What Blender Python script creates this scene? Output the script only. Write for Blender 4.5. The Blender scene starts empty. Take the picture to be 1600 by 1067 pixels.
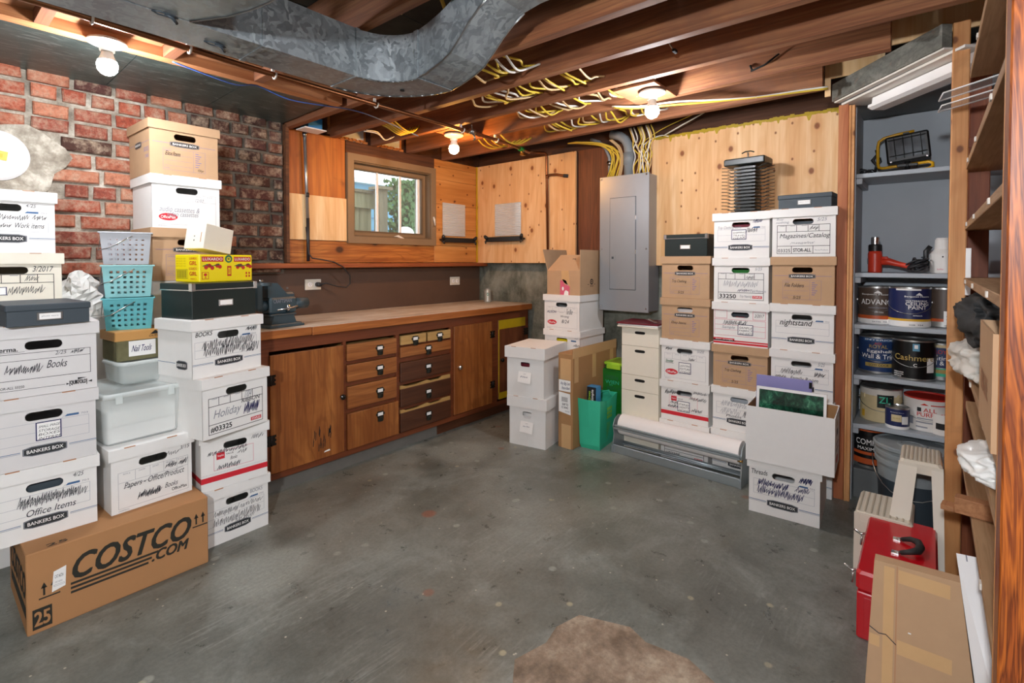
import bpy, math, random
from mathutils import Matrix, Vector
R = math.radians
rnd = random.Random(7)
SC = bpy.context.scene
COL = SC.collection

# ------------------------------------------------------------------ camera, world, light
cam = bpy.data.cameras.new('camera')
cam.sensor_width = 36.0
cam.lens = 787.0 / 1600 * 36
cam.shift_x = 0.0
cam.shift_y = -(533.5 - 426.0) / 1600
cam.clip_start = 0.02
camo = bpy.data.objects.new('camera', cam)
COL.objects.link(camo)
camo.location = (0, 0, 1.25)
camo.rotation_euler = (R(90 - 1.3), 0, R(39.7 - 90))
SC.camera = camo

world = bpy.data.worlds.new('sky')
SC.world = world
world.use_nodes = True
wn = world.node_tree.nodes
wn['Background'].inputs[0].default_value = (0.86, 0.94, 1.0, 1)
wn['Background'].inputs[1].default_value = 1.1

sv = SC.view_settings
sv.view_transform = 'Standard'
sv.look = 'None'
sv.gamma = 1.0
sv.use_curve_mapping = False
sv.exposure = 1.5
SC.cycles.use_denoising = True
SC.cycles.max_bounces = 10
SC.cycles.diffuse_bounces = 5
SC.cycles.glossy_bounces = 3
SC.cycles.transparent_max_bounces = 12
SC.cycles.sample_clamp_indirect = 6.0

BULB_COOL, BULB_WARM, BULB_FILL_REAR, BULB_FILL_LAMP = 240.0, 150.0, 700.0, 900.0

# ------------------------------------------------------------------ materials
def lin(c):
    if isinstance(c, str):
        c = [int(c[i:i + 2], 16) / 255 for i in (0, 2, 4)]
    return tuple((x / 12.92 if x <= 0.04045 else ((x + 0.055) / 1.055) ** 2.4) for x in c) + (1.0,)

MATS = {}
class NT:
    def __init__(s, name, rough=0.6, metal=0.0, spec=0.5):
        s.m = bpy.data.materials.new(name)
        s.m.use_nodes = True
        s.t = s.m.node_tree
        s.b = s.t.nodes['Principled BSDF']
        s.b.inputs['Roughness'].default_value = rough
        s.b.inputs['Metallic'].default_value = metal
        s.b.inputs['Specular IOR Level'].default_value = spec
        MATS[name] = s.m
    def n(s, typ, **kw):
        n = s.t.nodes.new(typ)
        for k, v in kw.items():
            setattr(n, k, v)
        return n
    def l(s, a, b):
        s.t.links.new(a, b)
    def coords(s, scale=(1, 1, 1), out='Object', rot=(0, 0, 0)):
        tc = s.n('ShaderNodeTexCoord')
        mp = s.n('ShaderNodeMapping')
        mp.inputs['Scale'].default_value = scale
        mp.inputs['Rotation'].default_value = rot
        s.l(tc.outputs[out], mp.inputs[0])
        return mp.outputs[0]
    def noise(s, vec, scale, detail=4, rough=0.6, dist=0.0):
        n = s.n('ShaderNodeTexNoise')
        n.inputs['Scale'].default_value = scale
        n.inputs['Detail'].default_value = detail
        n.inputs['Roughness'].default_value = rough
        n.inputs['Distortion'].default_value = dist
        s.l(vec, n.inputs['Vector'])
        return n.outputs['Fac']
    def ramp(s, fac, stops, interp='LINEAR'):
        r = s.n('ShaderNodeValToRGB')
        cr = r.color_ramp
        cr.interpolation = interp
        while len(cr.elements) < len(stops):
            cr.elements.new(0.5)
        for e, (p, c) in zip(cr.elements, stops):
            e.position = p
            e.color = lin(c) if not isinstance(c, float) else (c, c, c, 1)
        s.l(fac, r.inputs[0])
        return r.outputs[0]
    def mix(s, fac, a, b, mode='MIX'):
        m = s.n('ShaderNodeMix', data_type='RGBA', blend_type=mode)
        if isinstance(fac, (int, float)):
            m.inputs[0].default_value = fac
        else:
            s.l(fac, m.inputs[0])
        for i, v in ((6, a), (7, b)):
            if isinstance(v, (tuple, list)):
                m.inputs[i].default_value = v
            elif isinstance(v, str):
                m.inputs[i].default_value = lin(v)
            else:
                s.l(v, m.inputs[i])
        return m.outputs[2]
    def col(s, v):
        s.l(v, s.b.inputs['Base Color'])
    def bump(s, h, strength=0.3, dist=0.01):
        b = s.n('ShaderNodeBump')
        b.inputs['Strength'].default_value = strength
        b.inputs['Distance'].default_value = dist
        s.l(h, b.inputs['Height'])
        s.l(b.outputs[0], s.b.inputs['Normal'])

def flat(name, c, rough=0.6, metal=0.0, var=0.06, scale=9, spec=0.5):
    """plain surface with slight procedural tone variation"""
    t = NT(name, rough, metal, spec)
    c = lin(c)
    v = t.coords()
    f = t.noise(v, scale, 3)
    dark = tuple(x * (1 - var * 2) for x in c[:3]) + (1,)
    lite = tuple(min(1, x * (1 + var)) for x in c[:3]) + (1,)
    t.col(t.mix(f, dark, lite))
    return t

def wood(name, stops, axis='Y', rough=0.55, fine=26, knots=None, big=2.0, bump=0.25, blotch=None, dist=1.6, specks=None, streak=0.45):
    t = NT(name, rough)
    sc = {'X': (0.07, 1, 1), 'Y': (1, 0.07, 1), 'Z': (1, 1, 0.07)}[axis]
    v = t.coords(sc)
    f1 = t.noise(v, fine, 6, 0.65, 0.6)
    f2 = t.noise(v, big * 3, 3, 0.5, dist)
    m = t.n('ShaderNodeMath', operation='MULTIPLY_ADD')
    t.l(f1, m.inputs[0]); m.inputs[1].default_value = 0.5
    m2 = t.n('ShaderNodeMath', operation='MULTIPLY'); t.l(f2, m2.inputs[0]); m2.inputs[1].default_value = 0.5
    t.l(m2.outputs[0], m.inputs[2])
    c = t.ramp(m.outputs[0], stops)
    f4 = t.noise(t.coords({'X': (0.03, 1, 1), 'Y': (1, 0.03, 1), 'Z': (1, 1, 0.03)}[axis]), fine * 5, 3, 0.6, 0.2)
    c = t.mix(t.ramp(f4, [(0.36, streak), (0.52, 0.0)]), c, stops[0][1])
    rg = t.n('ShaderNodeTexWave', wave_type='BANDS', bands_direction={'X': 'Z', 'Y': 'Z', 'Z': 'DIAGONAL'}[axis])
    rg.inputs['Scale'].default_value = big * 4; rg.inputs['Distortion'].default_value = 9 + dist * 2; rg.inputs['Detail'].default_value = 2; rg.inputs['Detail Scale'].default_value = 1.2
    t.l(t.coords({'X': (0.22, 1, 1), 'Y': (1, 0.12, 1), 'Z': (1, 1, 0.2)}[axis]), rg.inputs['Vector'])
    c = t.mix(t.ramp(rg.outputs['Fac'], [(0.0, streak * .8), (0.25, 0.0)]), c, stops[0][1])
    if blotch:
        f3 = t.noise(t.coords(), blotch[1], 4, 0.7, 0.5)
        c = t.mix(t.ramp(f3, [(blotch[2], 0.0), (blotch[3], 1.0)]), c, blotch[0])
    if knots:
        sx = t.n('ShaderNodeSeparateXYZ'); t.l(t.coords((1, 1, 0.75) if axis == 'Z' else (0.75, 0.75, 1)), sx.inputs[0])
        ad = t.n('ShaderNodeMath', operation='ADD'); t.l(sx.outputs[0], ad.inputs[0]); t.l(sx.outputs[1], ad.inputs[1])
        cb = t.n('ShaderNodeCombineXYZ'); t.l(ad.outputs[0], cb.inputs[0]); t.l(sx.outputs[2], cb.inputs[1])
        vo = t.n('ShaderNodeTexVoronoi', voronoi_dimensions='2D'); vo.inputs['Scale'].default_value = knots[0]
        vo.inputs['Randomness'].default_value = 1.0
        t.l(cb.outputs[0], vo.inputs['Vector'])
        halo = t.ramp(vo.outputs['Distance'], [(knots[1], 0.55), (knots[1] * 2.6, 0.0)])
        c = t.mix(halo, c, stops[0][1])
        k = t.ramp(vo.outputs['Distance'], [(0.0, 1.0), (knots[1] * .55, 1.0), (knots[1], 0.0)])
        c = t.mix(k, c, knots[2])
    if specks:
        vs_ = t.n('ShaderNodeTexVoronoi', voronoi_dimensions='2D'); vs_.inputs['Scale'].default_value = specks; t.l(cb.outputs[0], vs_.inputs['Vector'])
        sc_ = t.n('ShaderNodeSeparateColor'); t.l(vs_.outputs['Color'], sc_.inputs[0])
        mu = t.n('ShaderNodeMath', operation='MULTIPLY'); t.l(t.ramp(sc_.outputs[0], [(.45, 1.0), (.46, 0.0)]), mu.inputs[0]); t.l(t.ramp(vs_.outputs['Distance'], [(.03, 1.0), (.075, 0.0)]), mu.inputs[1])
        c = t.mix(mu.outputs[0], c, knots[2])
    t.col(c)
    t.bump(f1, bump, 0.004)
    return t

# paper, card and print
flat('white_card', 'E9E8E5', 0.75, var=0.02, scale=30, spec=0.25)
flat('grey_card', 'D9D7D6', 0.75, var=0.02, scale=30, spec=0.25)
flat('cream_card', 'E8E2D2', 0.75, var=0.02, scale=30, spec=0.25)
flat('kraft_card', 'BE9C7A', 0.8, var=0.05, scale=18, spec=0.2)
flat('kraft_dark', 'AC8258', 0.8, var=0.06, scale=12, spec=0.2)
flat('kraft_orange', 'B38358', 0.75, var=0.05, scale=6, spec=0.25)
flat('kraft_shade', '9C7B52', 0.8, var=0.06, scale=12, spec=0.2)
flat('tape', 'D0A878', 0.3, var=0.04, scale=30)
flat('slot_brown', 'B98560', 0.9)
flat('ink_black', '161618', 0.7, var=0)
flat('ink_pen', '33343B', 0.7, var=0)
flat('ink_grey', '8D8F98', 0.7, var=0)
flat('ink_thin', '9FA3AE', 0.7, var=0)
flat('ink_blue', '2F4F86', 0.7, var=0)
flat('ink_band', '3D6490', 0.7, var=0)
flat('ink_violet', '6D69A0', 0.7, var=0)
flat('ink_navy', '26285A', 0.7, var=0)
flat('ink_red', 'CE2030', 0.6, var=0)
flat('ink_pink', 'D6607A', 0.6, var=0)
flat('ink_green', '2C6B4A', 0.6, var=0)
flat('ink_costco', '26251D', 0.7, var=0.03)
flat('badge_dark', '2A2D30', 0.5, var=0)
flat('badge_brown', '3A3128', 0.5, var=0)
flat('label_white', 'F2F1EE', 0.5, var=0)
flat('hole_dark', '0B0A09', 0.9, var=0)
flat('box_black', '14211F', 0.38, var=0.1)
flat('box_charcoal', '3A454D', 0.5, var=0.06)
flat('chrome', 'D8D8D8', 0.18, 1.0, var=0)
flat('steel', '9A9C9C', 0.3, 1.0, var=0.1)
flat('brass', 'B08A48', 0.3, 1.0, var=0.1)
flat('yellow_carton', 'F2DC00', 0.45, var=0.02)
flat('carton_red', 'C42A1C', 0.5, var=0)
flat('teal_plastic', '8AC6C8', 0.3, var=0.04)
flat('grey_plastic', 'A9ACB2', 0.35, var=0.03)
flat('olive_fabric', '6E6A49', 0.8, var=0.15, scale=60)
flat('lid_orange', 'C79352', 0.5, var=0.04)
flat('vise_blue', '35474F', 0.4, var=0.08)
flat('panel_grey', '989CA0', 0.33, 0.35, var=0.03)
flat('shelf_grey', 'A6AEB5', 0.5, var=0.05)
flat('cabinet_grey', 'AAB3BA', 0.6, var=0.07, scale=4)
flat('cabinet_dark', '666A6A', 0.6, var=0.1)
flat('soffit_white', 'DAD5CC', 0.6, var=0.03)
flat('fixture_white', 'F1F1F0', 0.35, var=0.01)
flat('black_plastic', '1B1D1D', 0.4, var=0.05)
flat('rack_black', '141B19', 0.4, var=0.1)
flat('lens_grey', '5E6468', .15, .6, var=.25, scale=14)
flat('rubber', '242424', 0.6)
flat('red_paint', 'C4121E', 0.22, var=0.08, scale=5)
flat('red_plastic', 'D6402A', 0.35)
flat('orange_lever', 'E04A28', 0.35)
flat('yellow_tube', 'D9A419', 0.35)
flat('stool_beige', 'D8D0BF', 0.5, var=0.04)
flat('stool_rib', 'B9AF9C', 0.6, var=0.04)
flat('wire_yellow', 'D9B93C', 0.45, var=0.05)
flat('wire_white', 'E0DCD2', 0.45, var=0.03)
flat('wire_tan', 'C9A878', 0.5)
flat('wire_blue', '4A6FC0', 0.5)
flat('wire_black', '26272A', 0.5)
flat('blue_plastic', '2E86D0', 0.45, var=0.02)
flat('pvc_grey', '868C90', 0.5, var=0.05)
flat('conduit', 'A9ACAE', 0.35, 0.8, var=0.08)
flat('porcelain', 'ECE6DA', 0.3, var=0.02)
flat('outlet_white', 'D9D5C8', 0.4)
flat('green_box', '1F7A2B', 0.3, var=0.1)
flat('lime', 'A6D83A', 0.35)
flat('bag_green', '3BC49C', 0.45, var=0.06)
flat('bag_print', '8CCB3C', 0.5, var=0)
flat('box_blue', '3F8FC4', 0.4)
flat('cloth_black', '171C1E', 0.75, var=0.25, scale=14)
flat('cloth_white', 'CFCBC2', 0.85, var=0.12, scale=10)
flat('plastic_bag', 'E4E4E0', 0.35, var=0.08)
t = NT('picture_green', 0.12)
a = t.noise(t.coords((1, 1, .7)), 26, 8, .75, .8); b = t.noise(t.coords(), 7, 4, .6)
c = t.ramp(a, [(.36, '0E2A22'), (.50, '1E5440'), (.60, '3A7E5E'), (.70, '8FBFA0')])
t.col(t.mix(t.ramp(b, [(.42, .75), (.58, 0.0)]), c, '0C2018'))
flat('lavender', '8A86BC', 0.6)
flat('paper_roll', 'F3F0EE', 0.7, var=0.01)
flat('cutter_steel', 'A4AEB2', 0.35, 0.6, var=0.05)
flat('maroon', '6E2030', 0.3)
flat('paint_tin_brown', '55463C', 0.4)
flat('paint_tin_navy', '222B57', 0.35)
flat('paint_tin_blue', '223A66', 0.35)
flat('paint_tin_black', '0D0F10', 0.3)
flat('band_orange', 'C85A28', 0.4)
flat('band_yellow', 'E0B030', 0.4)
flat('tin_steel', 'B5B6B4', 0.3, 0.9)
flat('gold_ink', 'B39A55', 0.4)
flat('tin_cream', 'D9C79A', 0.5, var=0.12)
flat('bucket_white', 'E4E0DA', 0.4)
flat('bucket_grey', '9CA4A6', 0.4, var=0.12, scale=12)
flat('foam_orange', 'C98348', 0.8, var=0.2)
flat('foam_panel', 'DCE6E8', 0.6)
flat('wall_paint', 'C9C4BA', 0.8)
flat('window_brown', '8C7458', 0.5, var=0.08)
flat('window_brown_dark', '6E5A43', 0.5, var=0.08)
flat('siding_blue', '5A92AE', 0.6, var=0.05)
flat('siding_line', '3E6C96', 0.6)
flat('roof_white', 'E4EEF2', 0.7)
flat('ivy', '3E6B33', 0.6, var=0.35, scale=12)
flat('knob_black', '1A1612', 0.25)
flat('pull_bronze', '3A3B34', 0.35, 0.7, var=0.1)
flat('toekick', '6D6A64', 0.8, var=0.15)
flat('copper', '8C5A3A', 0.35, 0.9, var=0.15)
flat('brown_board', '5A4335', 0.55, var=0.14, scale=5)
flat('ivory', 'EDE3B8', 0.4)
flat('can_silver', 'C9CCC4', 0.3, 0.6)
flat('old_yellow', 'C2A413', 0.5, var=0.1)
flat('dark_red', '7C1D1A', 0.5)

# clear and translucent
def glassy(name, tint, alpha, rough=0.1):
    t = NT(name, rough)
    t.b.inputs['Base Color'].default_value = lin(tint)
    t.b.inputs['Alpha'].default_value = alpha
    return t
glassy('clear_tub', 'E4ECEA', 0.42, 0.25)
glassy('clear_tub_lid', 'E8F0EE', 0.62, 0.25)
glassy('window_glass', 'DDEEF5', 0.08, 0.02)
glassy('plexi', 'CFD6DC', 0.35, 0.05)
glassy('teal_clear', '6CC4CC', 0.78, 0.25)
glassy('bag_film', 'EDEDEA', 0.75, 0.3)

# worn concrete floor
t = NT('concrete_floor', 0.42)
v = t.coords()
a = t.noise(v, 1.1, 8, 0.62, 0.4)
b = t.noise(v, 9, 8, 0.7, 0.2)
c = t.noise(v, 70, 4, 0.7)
base = t.ramp(a, [(0.34, '50534D'), (0.46, '676A63'), (0.56, '7D8079'), (0.68, '979A93')])
base = t.mix(t.ramp(b, [(0.35, 0.0), (0.75, 0.55)]), base, '84877F')
base = t.mix(t.ramp(b, [(0.22, 0.6), (0.42, 0.0)]), base, '3F423E')
def spots(base, scale, size, dens, colr, amt, vec):
    sp = t.n('ShaderNodeTexVoronoi', voronoi_dimensions='2D'); sp.inputs['Scale'].default_value = scale; t.l(vec, sp.inputs['Vector'])
    sc_ = t.n('ShaderNodeSeparateColor'); t.l(sp.outputs['Color'], sc_.inputs[0])
    pick = t.ramp(sc_.outputs[0], [(dens, amt), (dens + .01, 0.0)])
    near = t.ramp(sp.outputs['Distance'], [(size * .6, 1.0), (size, 0.0)])
    mu = t.n('ShaderNodeMath', operation='MULTIPLY'); t.l(pick, mu.inputs[0]); t.l(near, mu.inputs[1])
    return t.mix(mu.outputs[0], base, colr)
wv = t.mix(0.08, v, t.n('ShaderNodeTexNoise').outputs['Color'])
base = spots(base, 14, .06, .10, 'BDB8A6', 1.0, v)
base = spots(base, 7, .09, .06, 'A8A288', .9, wv)
base = spots(base, 2.6, .10, .10, '9A5A44', .7, wv)
base = spots(base, 1.6, .34, .5, 'A6ACA4', .5, wv)
base = spots(base, 9, .16, .10, 'A9ADA2', .6, wv)
base = spots(base, 3.4, .08, .12, '8E5038', .5, wv)
base = spots(base, 2.1, .22, .3, '40433E', .35, wv)
scr = t.noise(t.coords((1, 9, 1), rot=(0, 0, 0.7)), 5, 6, 0.7, 1.5)
msk = t.ramp(t.noise(t.coords(), 1.7, 5, .6, .8), [(0.50, 0.0), (0.66, 1.0)])
mu = t.n('ShaderNodeMath', operation='MULTIPLY'); t.l(t.ramp(scr, [(0.50, 0.0), (0.72, 0.7)]), mu.inputs[0]); t.l(msk, mu.inputs[1])
base = t.mix(mu.outputs[0], base, 'A8ADA6')
cl = t.ramp(t.noise(t.coords(), 2.6, 9, .68, .5), [(0.50, 0.0), (0.68, 0.55)])
base = t.mix(cl, base, '9AA09A')
base = t.mix(t.ramp(t.noise(t.coords((1, 1.3, 1)), .9, 4, .6), [(0.5, 0.0), (0.7, 0.35)]), base, '6A5F4C')
base = t.mix(t.ramp(c, [(0.35, 0.25), (0.6, 0.0)]), base, '3A3C38')
t.col(base)
t.l(t.ramp(b, [(0.35, 0.26), (0.65, 0.5)]), t.b.inputs['Roughness'])
t.bump(b, 0.18, 0.004)

t = NT('concrete_patch', 0.8)
v = t.coords()
a = t.noise(v, 6, 8, 0.7); b = t.noise(v, 45, 5, 0.7)
base = t.ramp(a, [(0.38, '6E5C4A'), (0.5, '927E6A'), (0.62, 'B0A08A')])
t.col(t.mix(t.ramp(b, [(0.3, 0.4), (0.6, 0.0)]), base, '5C5148'))
t.bump(b, 0.4, 0.004)

t = NT('concrete_wall', 0.9)
v = t.coords()
a = t.noise(v, 3.5, 8, 0.7, 0.3); b = t.noise(t.coords((1.6, 1.6, 0.8)), 5, 8, 0.75)
base = t.ramp(a, [(0.36, '4E5147'), (0.5, '72756A'), (0.62, '94968A')])
base = t.mix(t.ramp(b, [(0.45, 0.0), (0.72, 0.7)]), base, '9FA196')
base = t.mix(t.ramp(b, [(0.25, 0.7), (0.42, 0.0)]), base, '3C3F38')
t.col(base); t.bump(a, 0.6, 0.02)

t = NT('sill_grey', 0.8)
t.col(t.ramp(t.noise(t.coords(), 7, 5), [(0.3, '6F7376'), (0.7, '93979A')]))

t = NT('mortar', 0.95)
v = t.coords()
a = t.noise(v, 9, 8, 0.7); b = t.noise(v, 60, 5, 0.7)
base = t.ramp(a, [(0.34, '6F665A'), (0.5, 'A09788'), (0.64, 'CFC8BA')])
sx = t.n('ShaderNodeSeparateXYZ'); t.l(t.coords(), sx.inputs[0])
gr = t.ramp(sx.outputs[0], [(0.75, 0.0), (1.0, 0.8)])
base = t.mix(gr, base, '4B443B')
t.col(base); t.bump(b, 0.6, 0.01)

t = NT('brick', 0.88)
at = t.n('ShaderNodeVertexColor', layer_name='Col')
v = t.coords()
a = t.noise(v, 14, 8, 0.75); b = t.noise(v, 80, 5, 0.7)
base = t.mix(t.ramp(a, [(0.46, 0.0), (0.66, 0.75)]), at.outputs[0], 'BCA890')
base = t.mix(t.ramp(a, [(0.30, 0.8), (0.46, 0.0)]), base, '3B241C')
base = t.mix(t.ramp(b, [(0.3, 0.5), (0.5, 0.0)]), base, '5A3226')
t.col(base); t.bump(b, 0.7, 0.008)

t = NT('green_boards', 0.35)
v = t.coords()
a = t.noise(v, 4, 8, 0.7); b = t.noise(t.coords((1, 5, 1), rot=(0, 0, 0.5)), 7, 8, 0.75, 1.2)
base = t.ramp(a, [(0.3, '2A3735'), (0.55, '3C4A47'), (0.75, '55625E')])
base = t.mix(t.ramp(b, [(0.54, 0.0), (0.70, 0.8)]), base, '9AA39E')
t.col(base)

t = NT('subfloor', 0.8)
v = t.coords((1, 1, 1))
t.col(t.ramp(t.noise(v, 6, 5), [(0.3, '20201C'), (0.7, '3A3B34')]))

t = NT('galvanised', 0.38, 0.45)
v = t.coords()
vo = t.n('ShaderNodeTexVoronoi'); vo.inputs['Scale'].default_value = 60
nz = t.n('ShaderNodeTexNoise'); nz.inputs['Scale'].default_value = 14; t.l(v, nz.inputs['Vector'])
t.l(t.mix(0.12, v, nz.outputs['Color']), vo.inputs['Vector'])
cc = t.ramp(vo.outputs['Color'], [(0.2, '7E868A'), (0.5, '8F979B'), (0.8, 'A3ABAE')])
cc = t.mix(t.ramp(t.noise(v, 5, 6, 0.7), [(0.35, 0.3), (0.6, 0.0)]), cc, '6C7477')
t.col(cc)
t.l(t.ramp(vo.outputs['Color'], [(0.2, 0.28), (0.8, 0.5)]), t.b.inputs['Roughness'])

t = NT('outside_hedge', 0.9)
t.col(t.ramp(t.noise(t.coords(), 5, 6), [(0.3, '3A5030'), (0.7, '7D9560')]))

wood('joist_wood', [(0.3, '643A24'), (0.5, '8C5636'), (0.7, 'B07C50')], 'Y', 0.7, 22, blotch=('74503C', 2.2, 0.5, 0.8))
wood('joist_end', [(0.3, '9A6A44'), (0.6, 'C08C62')], 'Y', 0.7)
wood('blocking_wood', [(0.3, '8A5636'), (0.55, 'B07C52'), (0.75, 'C99A70')], 'X', 0.7, 24)
wood('header_wood', [(0.3, 'A8683F'), (0.5, 'C08454'), (0.7, 'CF9A6C')], 'X', 0.7, 24)
wood('rim_wood', [(0.3, '3A2418'), (0.6, '5C3A26')], 'Y', 0.85, 18)
wood('plywood', [(0.32, 'D2985F'), (0.48, 'E3B37E'), (0.66, 'F0CC9C')], 'Z', 0.6, 16, (3.4, 0.060, '8A5028'), 1.3, 0.12, specks=9, streak=.35)
wood('plywood_fresh', [(0.34, 'DCAA70'), (0.5, 'EEC894'), (0.66, 'F6DCB0')], 'Z', 0.6, 9, None, 1.4, 0.1)
wood('plywood_old', [(0.3, '8C4716'), (0.5, 'B4621F'), (0.7, 'CC7C30')], 'Z', 0.5, 10, None, 0.8, 0.1, blotch=('6A3210', 2.6, 0.5, 0.75))
wood('plywood_brown', [(0.3, '4A2614'), (0.5, '6E3B20'), (0.7, '8A5330')], 'Z', 0.55, 22, None, 1.0, 0.1)
wood('board_knotty', [(0.3, '8A4A1C'), (0.5, 'C07A38'), (0.7, 'D79850')], 'X', 0.5, 7, (3.4, 0.10, '4A2A12'), 2.4, 0.1, dist=5, streak=.7)
wood('board_orange', [(0.34, 'B87434'), (0.5, 'D08E4A'), (0.66, 'DEA260')], 'X', 0.5, 9, (3.4, 0.035, '6A3412'), 1.6, 0.1, specks=8, streak=.35)
wood('beam_dark', [(0.3, '3C2416'), (0.5, '5E3820'), (0.7, '7C4E2C')], 'X', 0.75, 20)
wood('ledge_wood', [(0.3, '7C3C1E'), (0.6, 'A85E34')], 'X', 0.45, 20)
wood('cabinet_wood', [(0.34, '6E3A18'), (0.5, '985A2A'), (0.66, 'B5743A')], 'Z', 0.42, 20, None, 2.0, 0.12, blotch=('7C4218', 2.4, 0.45, 0.8))
wood('cabinet_wood_x', [(0.34, '74401C'), (0.5, '9C5E2E'), (0.66, 'BA7A42')], 'X', 0.42, 20, None, 1.5, 0.12)
wood('cabinet_wood_dark', [(0.3, '3E2112'), (0.5, '55301C'), (0.72, '6C4026')], 'X', 0.45, 20, None, 1.5, 0.12)
wood('frame_wood', [(0.3, '5A2C16'), (0.5, '733A1E'), (0.72, '8A4A28')], 'X', 0.45, 20, None, 1.5, 0.12)
wood('pale_wood', [(0.3, 'A88048'), (0.6, 'C9A264')], 'X', 0.6, 20)
wood('counter_top', [(0.3, 'A08A72'), (0.5, 'C8B8A6'), (0.68, 'E2DACE')], 'X', 0.5, 7, None, 1.3, 0.1, blotch=('D8D0C4', 2.6, 0.45, 0.7))
wood('counter_edge', [(0.3, '8A4A1E'), (0.5, 'AE6830'), (0.7, 'C8844A')], 'X', 0.45, 18)
wood('post_fir', [(0.3, 'B5743C'), (0.5, 'D0935A'), (0.7, 'E0AC76')], 'Z', 0.6, 16, (4.5, 0.06, '7A4824'), 1.0, 0.15, blotch=('9C6A3A', 3.0, 0.55, 0.8))
wood('post_red', [(0.3, '96502C'), (0.5, 'B06A40'), (0.7, 'C58658')], 'Z', 0.6, 18)
wood('redwood', [(0.3, '6A341C'), (0.5, '8C4C2C'), (0.7, 'A86842')], 'Z', 0.6, 16)
wood('shelf_board', [(0.3, '8C6844'), (0.5, 'A98560'), (0.7, 'C4A27C')], 'X', 0.7, 26)
wood('beam_grey', [(0.3, '50504A'), (0.5, '6C6C64'), (0.7, '8C8A80')], 'X', 0.85, 20, blotch=('8A6048', 5, 0.6, 0.8))
wood('ply_end_panel', [(0.34, '4E1E06'), (0.42, 'A0501A'), (0.46, '5E2608'), (0.51, 'B4601E'), (0.56, '70300C'), (0.64, 'BC6E2C')], 'Z', 0.42, 9, None, 7.0, 0.1, dist=4, streak=.1)
wood('fence_wood', [(0.3, '7C7C5E'), (0.6, 'A5A384')], 'Z', 0.8, 16)
wood('post_out', [(0.3, '5E5A48'), (0.6, '827A62')], 'Z', 0.8, 16)

def emit(name, c, strength):
    t = NT(name)
    t.b.inputs['Base Color'].default_value = lin(c)
    t.b.inputs['Emission Color'].default_value = lin(c)
    t.b.inputs['Emission Strength'].default_value = strength
emit('bulb_cool', 'F8FAFF', BULB_COOL)
emit('bulb_warm', 'FFB258', BULB_WARM)
emit('bulb_fill_rear', 'F8FAFF', BULB_FILL_REAR)
emit('bulb_fill_lamp', 'F8FAFF', BULB_FILL_LAMP)

# ------------------------------------------------------------------ mesh builder
_fonts = {}
def text_mesh(s, bold=0.0):
    key = (s, bold)
    if key not in _fonts:
        cu = bpy.data.curves.new('t', 'FONT')
        cu.body = s
        cu.resolution_u = 3
        cu.offset = bold
        o = bpy.data.objects.new('t', cu)
        me = bpy.data.meshes.new_from_object(o)
        vs = [(q.co.x, q.co.y) for q in me.vertices]
        fs = [tuple(p.vertices) for p in me.polygons]
        bpy.data.meshes.remove(me)
        bpy.data.objects.remove(o)
        bpy.data.curves.remove(cu)
        x0 = min(a[0] for a in vs); x1 = max(a[0] for a in vs)
        y0 = min(a[1] for a in vs); y1 = max(a[1] for a in vs)
        _fonts[key] = ([((a - x0) / (x1 - x0), (b - y0) / (y1 - y0)) for a, b in vs], fs)
    return _fonts[key]

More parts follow.
